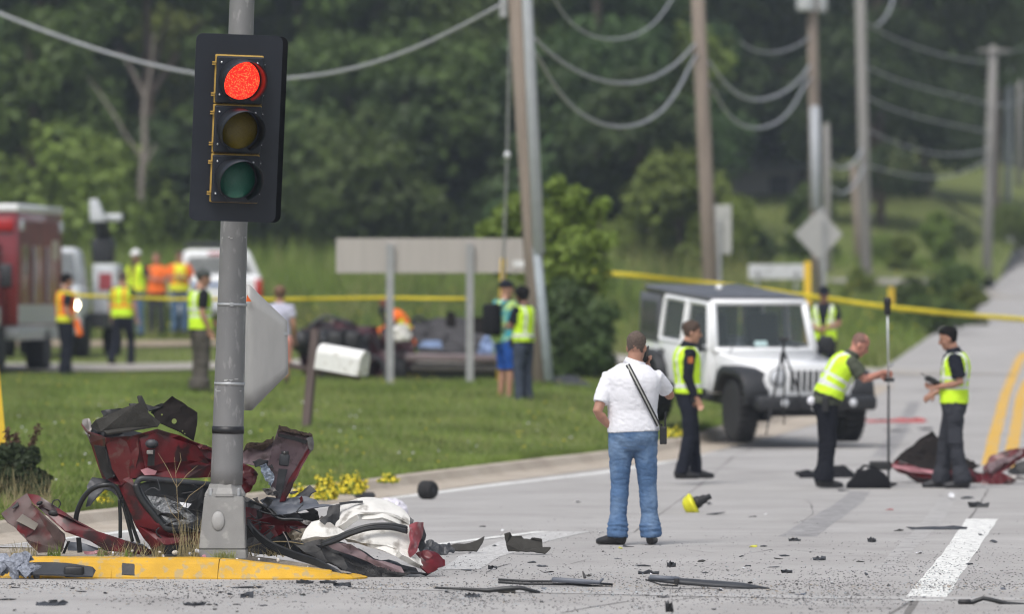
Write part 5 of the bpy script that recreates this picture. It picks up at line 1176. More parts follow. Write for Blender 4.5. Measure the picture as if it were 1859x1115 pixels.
b = B(); b.box((0, 0, 0), (.072, .012, .14), bev=.006); ph = b.build('telephone', M_shoe); ph.location = wm.loc + Vector((.125, .12, 1.625)); ph.rotation_euler = (R(10), R(-14), R(72)); tag(ph, 'black telephone held to the ear of the man in the white polo', 'phone')
rd = thing('belt_radio', 'black two way radio hung on a striped strap from the man in the white polo', 'radio', wm.loc + Vector((.262, -.07, .935)))
b = B(); b.box((0, 0, 0), (.06, .045, .15), bev=.008); b.build('casing', M_shoe, rd); b = B(); b.tube([(.015, 0, .07), (.02, 0, .20)], [.009, .006], n=8); b.build('antenna', M_shoe, rd); b = B(); b.tube([(-.015, 0, .07), (-.015, 0, .095)], .010, n=8); b.build('knob', M_shoe, rd)
sp_ = []
for t in np.linspace(0, 1, 14):
    z = 1.54 - .52 * t; x = -.055 + .265 * t; c = wm.spine(min(z, 1.50)); rx, ry = .186 * 1.16 + .03, (.105 + .05 * math.sin(min(1, t * 2.2) * 1.57)) * 1.2 + .012
    y = c.y - (np.interp(z, [1.0, 1.12, 1.24, 1.36, 1.43, 1.485, 1.53], [.172, .165, .173, .175, .160, .130, .085]) + .022) * math.sqrt(max(.04, 1 - (x / rx) ** 2))
    sp_.append(Vector((x + .012, y, z)) - Vector((.262, -.07, .935)))
b = B(); b.tube(sp_, [(.020, .004)] * 14, n=8, side=(.86, 0, .5), round_=0); b.build('strap', mat('strap_black', (.02, .02, .02), .8), rd)
b = B(); b.tube([q + Vector((0, -.003, 0)) for q in sp_], [(.006, .004)] * 14, n=6, side=(.86, 0, .5), round_=0); b.build('strap_stripe', mat('strap_grey', (.42, .42, .40), .8), rd)

# uniformed officer in profile
p = Man('bareheaded officer in dark uniform and lime vest standing in profile by the white off-roader', 1250, 870, 161, -82, 1.79, 1.02,
        dict(chest=(0, -.02, 1.36), neck=(0, -.01, 1.53), head=(0, .035, 1.665), elR=(.23, -.05, 1.15), wrR=(.225, .055, .92), elL=(-.24, -.06, 1.16), wrL=(-.2, .06, .93), anL=(-.11, .10, .085), knL=(-.105, .07, .49), anR=(.115, -.10, .085), knR=(.105, -.01, .49)), head=(-6, -5))
p.body(.010); p.hair(H_brown, .009, -.035, .058, .0, back=-.075)
p.shirt(C_navy, 2.0, .020, .90, .013, .008); p.collar(C_navy); p.trousers(C_navy, 1.03, .082, .013, .008); p.belt(M_shoe, .985, .05, .03, [(10, -.05, .06, .13), (80, 0, .07, .08), (-100, 0, .06, .08)]); p.shoes(M_shoe, k2=1.08, tall=.08)
p.vest(vest_police, [C_lime, C_silver, C_navy], .97)
b = B(); b.box(p.J['shR'].lerp(p.J['elR'], .32) + Vector((.068, .0, 0)), (.008, .06, .07), bev=.003); b.build('shoulder_patch', mat('patch_orange', (.40, .12, .03), .8), p.t)

# surveyor bending to the pole
p = Man('bald man in olive tee and lime vest leaning forward to grip the survey pole', 1506, 885, 164, -86, 1.80, 1.10,
        dict(pelvis=(0, -.04, .94), waist=(0, .025, 1.12), chest=(0, .15, 1.33), neck=(0, .26, 1.47), head=(0, .335, 1.575), shR=(.19, .21, 1.39), elR=(.20, .37, 1.19), wrR=(.04, .58, 1.27), shL=(-.19, .21, 1.39), elL=(-.20, .40, 1.21), wrL=(-.05, .57, 1.23),
             hipL=(-.09, -.03, .9), hipR=(.09, -.03, .9), knL=(-.10, -.03, .49), knR=(.11, -.02, .49), anL=(-.11, -.07, .085), anR=(.115, -.06, .085)), head=(-4, -30), skin=SKIN4)
p.body(.010, dict(R=dict(d=(-.25, .95, -.1), n=(-.8, -.2, .3), curl=70), L=dict(d=(.2, .95, 0), n=(.9, -.2, .2), curl=75, thumb=-1)))
p.hair(mat('shaved_hair', (.17, .09, .07), .7), .003, -.02, .09, .03, back=-.05)
p.shirt(C_olive, .72, .022, .90, .013, .009, srad=1.1); p.collar(C_olive); p.trousers(C_blackp, 1.08, .095, .013, .009); p.belt(M_shoe, .975, .05, .034, [(-15, -.06, .07, .17), (95, 0, .06, .08)]); p.shoes(M_shoe, tall=.03)
p.vest(vest_survey, [C_lime, C_silver, C_olive], 1.0, .036)
b = B(); b.ell(p.spine(.95) + Vector((.06, -.175, .0)), (.04, .05, .05)); b.build('cloth', mat('white_rag', (.70, .70, .74), .8, bump=.5), p.t, True)
sv = thing('survey_pole', 'thin survey pole with a black receiver on top held upright by the leaning man', 'survey pole', W(1613, 884, 164))
def SV_(py): return (HY - py + 884 - HY) / 164.0
b = B(); b.tube([(0, 0, 0), (.0, 0, .05), (0, 0, SV_(700))], [.006, .014, .014], n=10); b.build('lower_rod', mat('black_rod', (.02, .02, .022), .4), sv, True)
b = B(); b.tube([(0, 0, SV_(700)), (-.01, 0, SV_(568))], [.011, .011], n=10); b.build('upper_rod', mat('silver_rod', (.55, .56, .58), .35, metal=.6), sv, True)
b = B(); b.lathe([(.014, 0), (.036, .01), (.040, .06), (.036, .10), (.042, .11), (.042, .18), (.034, .195)], (-.012, 0, SV_(572)), n=16); b.build('receiver', M_shoe, sv, True)
b = B(); b.box((.01, 0, SV_(690)), (.11, .05, .045), bev=.01); b.build('clamp', M_shoe, sv); b = B(); b.tube([(.01, -.02, SV_(665)), (.05, -.03, SV_(660))], .016, n=8); b.build('level', M_galv, sv)

# surveyor with the data collector
p = Man('dark haired man in navy polo and lime vest looking at a handheld device', 1732, 887, 164, 84, 1.80, 1.04,
        dict(chest=(0, -.02, 1.36), neck=(0, .005, 1.53), head=(0, .06, 1.66), shL=(-.185, -.01, 1.445), elL=(-.235, -.08, 1.17), wrL=(-.13, .19, 1.12), shR=(.185, -.01, 1.445), elR=(.235, -.04, 1.17), wrR=(.10, .22, 1.05),
             anL=(-.115, -.10, .085), knL=(-.105, -.02, .49), anR=(.13, .15, .085), knR=(.115, .10, .50)), head=(2, -14), skin=SKIN2)
p.body(.010, dict(L=dict(d=(.3, .95, .1), n=(.8, -.1, -.5), curl=50), R=dict(d=(-.1, .8, -.5), n=(-.8, .1, .2), curl=30)))
p.hair(H_black, .009, -.03, .082, .045, back=-.06)
p.shirt(C_navy, .80, .022, .93, .013, .009, srad=1.1); p.collar(C_navy); p.trousers(C_grey, 1.12, .098, .013, .011, bunch=.6); p.belt(M_shoe, .985, .04, .026); p.shoes(mat('grey_boot', (.03, .03, .033), .6), k2=1.08, tall=.05)
p.vest(vest_survey, [C_lime, C_silver, C_navy], .94, .036)
for sx in (-1, 1): b = B(); kn = p.J['hipL' if sx < 0 else 'hipR'].lerp(p.J['knL' if sx < 0 else 'knR'], .78); b.box(kn + Vector((sx * .088, 0, 0)), (.02, .15, .17), bev=.008); b.build('cargo_pocket', C_grey, p.t)
dc = thing('data_collector', 'black handheld survey device with a short aerial in the hand of the dark haired man', 'device', W(1693, 692, 164) + Vector((0, -.1, 0)), rot=(R(-12), R(26), R(8)))
b = B(); b.box((0, 0, 0), (.19, .09, .045), bev=.012); b.build('casing', M_shoe, dc); b = B(); b.box((-.02, -.002, .024), (.09, .07, .006), bev=.002); b.build('screen', mat('screen_dark', (.05, .07, .07), .15), dc); b = B(); b.tube([(-.09, 0, .01), (-.16, 0, .02)], .006, n=6); b.build('aerial', M_shoe, dc)

# officer behind the off-roader
p = Man('capped officer in lime vest with folded arms standing beyond the bonnet of the white off-roader', 1496, 719, 112, 172, 1.78, 1.04, dict(elL=(-.25, .02, 1.17), wrL=(-.03, .20, 1.12), elR=(.25, .02, 1.17), wrR=(.04, .22, 1.08)), head=(6, -14), skin=SKIN2)
p.body(.014); p.cap(C_navy); p.shirt(C_navy, .7, .02, .9, .017); p.trousers(C_navy, voxel=.018); p.shoes(M_shoe); p.belt(); p.vest(vest_survey, [C_lime, C_silver, C_navy], .92, voxel=.016)
# woman officer
p = Man('black haired officer in lime vest seen from behind beside the leaning pole', 950, 735, 127, 52, 1.70, .98, dict(elL=(-.22, .06, 1.17), wrL=(-.03, .24, 1.22), elR=(.23, .05, 1.16), wrR=(.05, .24, 1.18), head=(0, .03, 1.655)), head=(10, -10), skin=SKIN3)
p.body(.013, face=False); p.hair(H_black, .030, -.06, .06, -.03, back=-.10); p.shirt(C_navy, .75, .02, .9, .016); p.trousers(C_slate, 1.0, .08, .016); p.shoes(M_shoe); p.belt(M_shoe, .97, .06, .035, [(150, -.03, .07, .12), (30, -.02, .07, .14), (100, 0, .08, .1)])
p.vest(vest_police, [C_lime, C_silver, C_navy], .95, voxel=.015)
# man with the backpack
p = Man('man in cyan tie dye tee, navy cap and blue shorts with a black backpack', 918, 734, 126, -58, 1.79, 1.02, dict(elL=(-.30, -.05, 1.25), wrL=(-.22, .15, 1.30), elR=(.24, .02, 1.16), wrR=(.15, .22, 1.15)), head=(-10, -5))
p.body(.014); p.cap(C_navy); p.shirt(C_tie, .8, .024, .88, .016, srad=1.15); p.trousers(C_blue, 1.05, length=.82, name='shorts', voxel=.016); p.shoes(M_shoeg)
bk = thing('backpack', 'black backpack on the back of the man in the tie dye tee', 'backpack', p.loc, p.t.rotation_euler.z)
b = B(); b.box((0, -.235, 1.22), (.30, .17, .46), bev=.05); b.build('bag', C_black, bk, True)
for sx in (-1, 1): b = B(); b.tube([(sx * .11, -.16, 1.40), (sx * .12, -.02, 1.525), (sx * .12, .13, 1.42), (sx * .13, .15, 1.2), (sx * .13, -.13, 1.05)], [(.028, .008)] * 5, n=8, side=(1, 0, 0)); b.build('strap', C_black, bk, True)
# man in the grey cap left of the signal pole
p = Man('man in grey cap, lime vest and baggy brown trousers left of the signal pole', 364, 715, 126, -70, 1.80, 1.02, dict(elR=(.24, -.05, 1.16), wrR=(.23, .06, .92), elL=(-.24, .02, 1.15), wrL=(-.15, .2, 1.05), head=(0, .04, 1.66)), head=(-8, -4))
p.body(.013); p.cap(mat('cap_grey_cloth', (.055, .06, .055), .9)); p.hair(H_brown, .006, -.04, .2, .2, back=-.06, crown=False); p.shirt(C_black, .72, .022, .9, .016, srad=1.1); p.trousers(C_brown, 1.2, .105, .016, .014, bunch=.8); p.shoes(M_shoe)
p.vest(vest_survey, [C_lime, C_silver, C_black], .93, .045, voxel=.015)
# woman in lavender behind the pole
p = Man('woman in a lavender tee and coral skirt mostly hidden behind the signal pole sign', 508, 718, 117, -15, 1.70, .95, dict(elR=(.24, -.02, 1.16), wrR=(.22, .1, .95)), head=(-8, 0))
p.body(.014, face=False); p.hair(H_red, .022, -.06, .06, 0, back=-.10); p.shirt(C_lav, .6, .024, .92, .017); p.trousers(C_pink, 1.15, length=.75, name='skirt', voxel=.017); p.shoes(M_shoe, tall=.2)
# workers and firefighters at left
p = Man('man in navy with an orange vest standing in profile beside the red ambulance', 120, 685, 105, -72, 1.80, 1.08, dict(elR=(.24, -.06, 1.15), wrR=(.23, .10, .95)), head=(-6, 0)); p.body(.015); p.hair(H_black, .010, -.03, .05, .0); p.shirt(C_navy, .7, .022, .9, .018, srad=1.1); p.trousers(C_navy, 1.12, .09, .018, .01); p.shoes(M_shoe); p.vest(vest_orange, [C_orange, C_yellow, C_navy], .95, .04, .016); p.belt(M_shoe, .96, .06, .036, [(180, -.05, .1, .2)])
b = B(); b.box((0, 0, 0), (.10, .06, .30), bev=.02); o = b.build('orange_bag', C_orange); o.location = p.loc + Vector((.22, -.18, .86)); o.rotation_euler = (0, R(-14), 0); tag(o, 'small orange bag in the hand of the man beside the red ambulance', 'bag')
p = Man('grey haired man striding away in a lime vest with orange stripes', 222, 665, 97, -22, 1.78, 1.06, dict(anL=(-.16, -.16, .12), knL=(-.12, .0, .50), anR=(.12, .12, .085), knR=(.12, .14, .49), elR=(.26, -.03, 1.15), wrR=(.28, .04, .92)), head=(-10, -4)); p.body(.016, face=False); p.hair(H_grey, .008, -.03, .06, .0); p.shirt(C_navy, .7, .022, .9, .018); p.trousers(C_navy, 1.05, .085, .018); p.shoes(M_shoe); p.vest(vest_lime_orange, [C_lime, C_silver, C_navy, C_orange], .93, .042, .017)
p = Man('worker in a white hard hat and lime vest behind the striding man', 247, 612, 88, 150, 1.80, 1.05, dict(elL=(-.3, .02, 1.2), wrL=(-.42, .1, 1.35))); p.body(.018); p.cap(mat('white_hard_hat', (.78, .78, .78), .35), True, 'helmet', .028, True); p.shirt(C_navy, .7, .022, .9, .02); p.trousers(C_denim2, 1.0, .08, .02); p.shoes(M_shoe); p.vest(vest_orange, [C_lime, C_yellow, C_navy], .93, .04, .02)
p = Man('bareheaded worker in an orange tee with folded arms left of the white pickup', 284, 607, 84, 172, 1.76, 1.06, dict(elL=(-.27, .02, 1.2), wrL=(-.03, .2, 1.2), elR=(.27, .02, 1.2), wrR=(.03, .2, 1.24)), skin=SKIN4); p.body(.018); p.hair(mat('shaved_hair', (.17, .09, .07)), .004, -.02, .08, .02); p.shirt(C_orange, .7, .026, .9, .02); p.trousers(C_grey, 1.0, .08, .02); p.shoes(M_shoe)
p = Man('worker in blue jeans with an orange and yellow vest in front of the white pickup', 326, 606, 87, 186, 1.74, 1.1, dict(elL=(-.27, .02, 1.2), wrL=(-.03, .2, 1.2), elR=(.27, .02, 1.2), wrR=(.03, .2, 1.24)), skin=SKIN2); p.body(.018); p.hair(H_brown, .008, -.03, .06, .0); p.shirt(C_orange, .8, .022, .9, .02); p.trousers(C_denim2, 1.05, .085, .02); p.shoes(M_shoe); p.vest(vest_orange, [C_orange, C_yellow, C_yellow], .92, .042, .02)
# crouching firefighter by the overturned wreck
cr = dict(pelvis=(0, -.1, .45), waist=(0, .0, .62), chest=(0, .14, .82), neck=(0, .24, .96), head=(0, .31, 1.07), shL=(-.19, .18, .88), elL=(-.26, .32, .66), wrL=(-.14, .52, .58), shR=(.19, .18, .88), elR=(.26, .32, .66), wrR=(.14, .52, .58), hipL=(-.1, -.08, .42), knL=(-.16, .34, .45), anL=(-.14, .12, .085), hipR=(.1, -.08, .42), knR=(.16, .34, .45), anR=(.14, .12, .085))
p = Man('crouching firefighter in orange and yellow gear at the overturned wreck', 735, 668, 107, 95, 1.8, 1.1, cr, head=(0, -15), skin=SKIN3); p.body(.018, face=False); p.hair(mat('brown_helmet', (.16, .05, .03), .5), .03, -.03, .03, -.02, 'helmet'); p.shirt(C_orange, 1.5, .035, .86, .02, mats=[C_orange, C_yellow], fn=lambda z, x, y: 1 if (1.12 < z < 1.2 or abs(x) > .2 and int(z * 12) % 3 == 0) else 0); p.trousers(C_olive, 1.2, .1, .02); p.shoes(M_shoe)
# ---------------------------------------------------------------- wreckage
K_red = mat('crash_red_paint', (.095, .005, .008), .38, var=.4, scale=5, col2=(.030, .010, .010), mix=.38, mscale=7, coat=.12, spec=.35, bump=.06, bscale=14)
K_redin = mat('red_inner_panel', (.085, .009, .009), .5, spec=.3, var=.2, scale=7, col2=(.09, .035, .03), mix=.3, mscale=12)
K_mauve = mat('faded_mauve_panel', (.150, .100, .108), .6, var=.2, scale=6, col2=(.07, .045, .045), mix=.3, mscale=14, bump=.08)
K_trim = mat('grey_olive_trim', (.040, .038, .034), .8, spec=.2, var=.15, scale=10, bump=.25, bscale=60)
K_brown = mat('dark_brown_plate', (.016, .013, .012), .85, spec=.15, var=.3, scale=9, bump=.2)
K_blk = mat('torn_black_plastic', (.014, .014, .015), .55, var=.3, scale=12, bump=.15)
K_rub = mat('rubber_seal', (.012, .013, .014), .45, var=.2, coat=.15)
K_blue = mat('blue_grey_plastic', (.10, .112, .137), .45, var=.15, scale=8, bump=.06)
K_grey = mat('dark_grey_plastic', (.036, .038, .043), .5, var=.2, scale=9, bump=.06)
K_glass = mat('shattered_glass', (.22, .23, .24), .35, var=.5, scale=50, bump=.8, bscale=120, col2=(.42, .43, .44), mix=.4, mscale=70)
K_white = mat('white_airbag_cloth', (.70, .685, .645), .9, var=.08, scale=6, bump=.35, bscale=22, col2=(.34, .32, .29), mix=.22, mscale=7)
K_rust = mat('rusty_torn_edge', (.065, .042, .03), .95, var=.5, scale=40, bump=.5, bscale=80)
K_metal = mat('bare_torn_metal', (.22, .205, .195), .5, metal=.4, var=.4, scale=14)
K_pink = mat('scraped_pink', (.48, .22, .25), .5, var=.2)
K_ins = mat('grey_fluff', (.26, .28, .33), .95, var=.35, scale=40, bump=.9, bscale=60)
S0 = 238.0
wk = thing('car_wreck', 'mangled dark red rear section of a car wrapped round the base of the signal pole', 'wreck', W(400, 1004, S0))
WO = wk.location.copy()
def z1(pts, d=None):
    return [(x / 2.933, 680 + y / 2.933, *( [r[0]] if r else [0.0] )) for x, y, *r in pts]
def z2(pts):
    return [(420 + x / 2.933, 720 + y / 2.933, *( [r[0]] if r else [0.0] )) for x, y, *r in pts]
_sd = [1]
def ws_(name, pts, m, par=None, thick=.006, cuts=3, bulge=0.0, crumple=.012, freq=6, edge=0.0, s=S0, root=None):
    _sd[0] += 1
    r = root if root is not None else wk
    return sheet(name, pts, m, par or r, r.location, s, thick, cuts, bulge, crumple, freq, _sd[0], edge=edge)
def wt(name, pts, r, m, par=None, n=8, s=S0, root=None, flat=None, amp=.0):
    rt = root if root is not None else wk; b = B(); P = [W(p[0], p[1], FPX / (FPX / s + (p[2] if len(p) > 2 else 0))) - rt.location for p in pts]
    # smooth the path
    t = np.linspace(0, len(P) - 1, max(6, 5 * (len(P) - 1) + 1)); Q = []
    for q in t:
        i = min(int(q), len(P) - 2); f = q - i; p0, p1, p2, p3 = P[max(0, i - 1)], P[i], P[i + 1], P[min(len(P) - 1, i + 2)]
        Q.append(.5 * ((2 * p1) + (p2 - p0) * f + (2 * p0 - 5 * p1 + 4 * p2 - p3) * f * f + (3 * p1 - p0 - 3 * p2 + p3) * f ** 3))
    rr = [r] * len(Q) if not flat else [(r, r * flat)] * len(Q)
    b.tube(Q, rr, n=n); return b.build(name, m, par or rt, True)
# dark interior mass: added crumpled black filler sheets, blocking the bright road behind
ws_('dark_filler', z1([(600, 600, .55), (900, 560, .6), (1180, 600, .6), (1380, 700, .5), (1400, 940, .4), (1100, 960, .25), (840, 950, .2), (720, 800, .3)]), K_blk, crumple=.06)
ws_('dark_filler', z2([(60, 560, .35), (300, 600, .3), (480, 690, .25), (540, 840, .10), (520, 880, .05), (300, 850, .10), (60, 840, .25)]), K_blk, crumple=.05)
# main red quarter panel
ws_('quarter_panel', z1([(436, 262, .10), (470, 300, .02), (570, 330, -.06), (700, 322, -.10), (840, 285, -.06), (960, 320, .0), (1050, 362, .06), (1135, 392, .12), (1210, 420, .2), (1240, 520, .22), (1130, 545, .12), (1000, 548, .02), (860, 548, -.03), (760, 545, -.06), (700, 548, -.08), (650, 592, -.1), (600, 575, .0), (548, 545, .12), (515, 440, .16), (488, 360, .14)]), K_red, bulge=.06, crumple=.022, cuts=4)
ws_('inner_panel', z1([(560, 345, -.09), (735, 335, -.13), (745, 420, -.135), (720, 530, -.12), (640, 575, -.11), (600, 500, -.08)]), K_redin, bulge=.02, crumple=.008, thick=.01)
ws_('panel_fold', z1([(740, 340, -.13), (830, 310, -.10), (1040, 380, .0), (1120, 480, .06), (1010, 455, .0), (860, 470, -.06), (770, 500, -.11)]), K_red, bulge=.035, crumple=.012, thick=.01)
ws_('side_return', z1([(488, 360, .12), (560, 380, -.07), (600, 520, -.07), (606, 575, .0), (548, 548, .12)]), K_redin, crumple=.02, edge=.006)
ws_('panel_back', z1([(436, 262, .10), (700, 300, .55), (1100, 380, .6), (1130, 545, .55), (700, 560, .5), (488, 380, .2)]), K_blk, crumple=.04)
# torn black cut-out in the panel and vents
for pts in ([(505, 375, -.02), (565, 385, -.09), (575, 470, -.09), (610, 545, -.06), (570, 560, .0), (540, 500, .03)],): ws_('vent_opening', z1([(x, y, d - .03) for x, y, d in pts]), K_blk, crumple=.006, thick=.012)
# pillar and window ring
ws_('door_pillar', z1([(636, 592, -.10), (655, 560, -.12), (700, 545, -.12), (722, 600, -.14), (770, 680, -.14), (830, 770, -.14), (885, 832, -.14), (1060, 828, -.06), (1120, 835, .0), (1120, 905, .0), (1000, 905, -.1), (865, 905, -.15), (822, 932, -.12), (770, 870, -.10), (728, 800, -.10), (682, 695, -.10)]), K_red, bulge=.02, crumple=.014, thick=.012, cuts=4)
ws_('sill_edge', z1([(835, 880, -.19), (1060, 872, -.12), (1130, 880, -.04), (1130, 905, -.04), (1060, 905, -.13), (870, 912, -.20)]), K_red, crumple=.006, thick=.02)
wt('window_seal', z1([(725, 590, -.16), (745, 560, -.16), (790, 556, -.15), (900, 566, -.1), (1040, 580, -.05), (1120, 588, .02)]), .022, K_grey, flat=.6)
wt('window_seal', z1([(722, 588, -.17), (750, 660, -.17), (815, 745, -.17), (865, 805, -.17), (905, 828, -.17), (990, 826, -.13), (1075, 815, -.06)]), .026, K_rub, flat=.6)
wt('window_seal', z1([(742, 600, -.15), (775, 660, -.15), (835, 735, -.15), (885, 790, -.15), (920, 806, -.14)]), .010, K_grey, flat=.6)
ws_('dark_glass', z1([(735, 585, -.10), (800, 572, -.08), (1130, 590, .04), (1130, 680, .05), (1000, 660, .0), (880, 640, -.05), (770, 640, -.10)]), K_rub, crumple=.01)
ws_('shattered_glass', z1([(775, 645, -.12), (880, 660, -.10), (960, 690, -.08), (1060, 772, -.03), (1010, 795, -.08), (905, 810, -.13), (850, 750, -.13)]), K_glass, crumple=.02, freq=14)
ws_('torn_trim', z1([(800, 700, -.17), (860, 735, -.17), (960, 745, -.12), (1000, 775, -.1), (900, 765, -.15), (840, 750, -.17)]), K_blk, crumple=.01, edge=.008)
ws_('paper_scrap', z1([(955, 680, -.14), (1020, 690, -.13), (1000, 715, -.14), (975, 705, -.15)]), mat('scrap_white', (.7, .7, .72), .7), thick=.002, cuts=1)
ws_('trim_strip', z1([(1000, 640, -.1), (1080, 600, -.05), (1090, 650, -.05), (1040, 740, -.08), (1000, 720, -.1)]), K_blk, crumple=.012, edge=.008)
# grey bumper trim and the brown plate on top
ws_('bumper_trim', z1([(492, 272, .04), (520, 245, -.04), (640, 195, -.10), (742, 160, -.12), (733, 128, -.05), (752, 126, -.02), (772, 170, -.05), (792, 215, -.10), (852, 262, -.08), (838, 284, -.10), (700, 312, -.16), (575, 328, -.14), (548, 310, -.08), (510, 300, .0)]), K_trim, bulge=.05, crumple=.008, thick=.014, cuts=4)
ws_('trim_end', z1([(492, 272, .05), (545, 245, -.06), (560, 318, -.13), (500, 300, .0)]), K_blk, crumple=.01)
ws_('torn_black_edge', z1([(542, 196, .02), (600, 186, .0), (690, 180, .0), (685, 160, .02), (725, 156, .02), (722, 176, .0), (640, 205, -.02), (556, 228, .0)]), K_blk, crumple=.015, edge=.010, thick=.012)
ws_('brown_plate', z1([(805, 205, .06), (860, 165, .08), (915, 116, .10), (985, 158, .12), (1050, 205, .14), (1046, 270, .12), (1030, 352, .06), (960, 312, .02), (880, 275, -.02), (850, 262, -.03)]), K_brown, crumple=.012, cuts=4, thick=.008)
ws_('torn_black_edge', z1([(776, 160, .03), (810, 170, .03), (868, 152, .05), (862, 172, .05), (815, 192, .03), (790, 196, .0)]), K_blk, crumple=.01, edge=.008)
hb = B(); hb.lathe([(.019, 0), (.019, .01)], W(*z1([(927, 250)])[0][:2], S0) + Vector((0, .015, 0)) - WO, n=18, m=Matrix.Rotation(R(90), 4, 'X') @ Matrix.Diagonal((1, 1.05, 1, 1))); hb.build('drilled_hole', mat('hole_green', (.19, .23, .07), .9), wk)
for x, y, r in ((862, 215, .007), (972, 302, .006), (984, 316, .005), (905, 300, .004)):
    hb = B(); hb.lathe([(r, 0), (r, .008)], W(*z1([(x, y)])[0][:2], S0) + Vector((0, .004, 0)) - WO, n=10, m=Matrix.Rotation(R(90), 4, 'X')); hb.build('drilled_hole', mat('hole_green', (.19, .23, .07)), wk)
ws_('bent_tip', z1([(436, 240, .08), (470, 236, .06), (492, 262, .05), (478, 330, .0), (462, 318, .02), (440, 285, .06)]), K_metal, crumple=.015, edge=.01)
ws_('torn_red_edge', z1([(1040, 360, .04), (1060, 395, .03), (1105, 400, .05), (1120, 385, .06), (1200, 420, .14), (1180, 470, .12), (1080, 440, .05)]), K_red, crumple=.02, edge=.012)
# belt anchor and scrape
b = B(); b.ell(W(*z1([(812, 368)])[0][:2], S0) + Vector((0, -.14, 0)) - WO, (.052, .03, .036)); b.build('belt_anchor', K_grey, wk, True)
ws_('belt_webbing', z1([(790, 400, -.19), (825, 402, -.19), (822, 485, -.16), (784, 488, -.16)]), K_blk, thick=.008, cuts=2, crumple=.004)
b = B(); b.box(W(*z1([(806, 412)])[0][:2], S0) + Vector((0, -.20, 0)) - WO, (.05, .02, .03), bev=.005); b.build('belt_buckle', K_metal, wk)
ws_('scraped_patch', z1([(748, 510, -.16), (785, 498, -.16), (835, 515, -.14), (825, 535, -.14), (770, 538, -.16)]), K_pink, thick=.003, cuts=2, crumple=.004)
# wheel arch: rubber arc, grey liner, hanging struts
wt('arch_seal', z1([(402, 800, -.04), (412, 730, -.06), (450, 650, -.10), (500, 606, -.14), (560, 590, -.16), (612, 600, -.14), (645, 660, -.12)]), .020, K_rub)
ws_('arch_liner', z1([(462, 598, .0), (490, 552, .04), (540, 560, .05), (606, 572, .06), (632, 620, .02), (648, 675, -.02), (592, 632, .0), (556, 620, -.02), (520, 660, -.05), (480, 705, -.06), (458, 708, -.05), (475, 640, -.02)]), K_grey, crumple=.012, bulge=.02)
for P in ([(636, 668, -.05), (640, 760, -.04), (640, 872, -.03)], [(655, 690, -.06), (682, 790, -.05), (706, 892, -.04)], [(650, 600, -.1), (690, 760, -.06), (740, 900, -.04)]): wt('hanging_strut', z1(P), .014, K_rub, flat=.5)
ws_('strut', z1([(405, 870, .1), (430, 870, .1), (440, 950, .1), (412, 952, .1)]), K_blk, cuts=1); ws_('strut', z1([(360, 890, .12), (375, 890, .12), (345, 955, .1), (330, 955, .1)]), K_blk, cuts=1)
ws_('blue_panel', z1([(365, 892, .25), (440, 900, .25), (520, 925, .2), (530, 945, .2), (360, 940, .25)]), K_blue, crumple=.01); ws_('pink_shard', z1([(440, 945, .1), (520, 938, .1), (585, 950, .08), (560, 962, .08), (450, 958, .1)]), K_pink, crumple=.01, edge=.008)
ws_('grey_rail', z1([(640, 878, -.02), (760, 905, -.05), (790, 925, -.05), (700, 900, -.03), (640, 890, -.02)]), K_blue, crumple=.006, thick=.01)
# upright pillar right of the pole with its belt reel
ws_('rear_pillar', z2([(195, 372, -.02), (222, 265, .0), (250, 172, .04), (300, 180, .06), (372, 195, .10), (428, 210, .14), (432, 285, .12), (395, 330, .06), (350, 420, .02), (300, 500, -.02), (262, 560, -.03), (238, 540, -.03), (205, 470, -.03)]), K_mauve, bulge=-.03, crumple=.014, cuts=4, thick=.010)
ws_('pillar_flange', z2([(412, 284, .10), (418, 296, .04), (372, 380, -.05), (335, 460, -.08), (285, 560, -.08), (258, 562, -.06), (300, 470, -.05), (350, 390, .0)]), K_red, crumple=.008, thick=.012)
ws_('torn_rim', z2([(245, 190, .02), (252, 160, .04), (300, 172, .06), (360, 184, .09), (428, 205, .13), (428, 222, .12), (330, 200, .06), (262, 190, .03)]), K_rust, crumple=.012, edge=.014, thick=.02)
ws_('dark_rim', z2([(248, 198, .0), (330, 212, .04), (400, 235, .08), (395, 255, .08), (320, 232, .03), (250, 215, .0)]), K_blk, thick=.014, crumple=.006)
ws_('torn_metal_tip', z2([(395, 225, .08), (432, 215, .12), (436, 285, .10), (420, 290, .09), (405, 255, .08)]), K_metal, crumple=.012, edge=.008)
b = B(); b.box(W(*z2([(284, 338)])[0][:2], S0) + Vector((0, -.08, 0)) - WO, (.078, .06, .092), rot=(0, R(6), 0), bev=.014); rl = b.build('belt_reel', K_grey, wk, True)
b = B(); b.box(W(*z2([(288, 300)])[0][:2], S0) + Vector((0, -.09, 0)) - WO, (.055, .03, .03), bev=.006); b.build('reel_bracket', K_blk, rl); b = B(); b.tube([W(*z2([(285, 298)])[0][:2], S0) + Vector((0, -.12, 0)) - WO, W(*z2([(285, 298)])[0][:2], S0) + Vector((0, -.10, 0)) - WO], .009, n=8); b.build('bolt', K_metal, rl, True)
ws_('belt_strap', z2([(252, 385, -.06), (300, 388, -.06), (278, 480, -.06), (262, 545, -.05), (232, 520, -.05)]), K_grey, thick=.006, crumple=.004)
ws_('back_panel', z2([(60, 285, .25), (90, 262, .25), (160, 268, .25), (228, 230, .25), (215, 330, .2), (195, 385, .15), (60, 360, .25)]), K_mauve, crumple=.012)
ws_('torn_rim', z2([(60, 292, .22), (86, 250, .22), (130, 240, .22), (170, 252, .22), (226, 215, .22), (222, 245, .21), (165, 282, .22), (100, 272, .22)]), K_rust, crumple=.015, edge=.014, thick=.02)
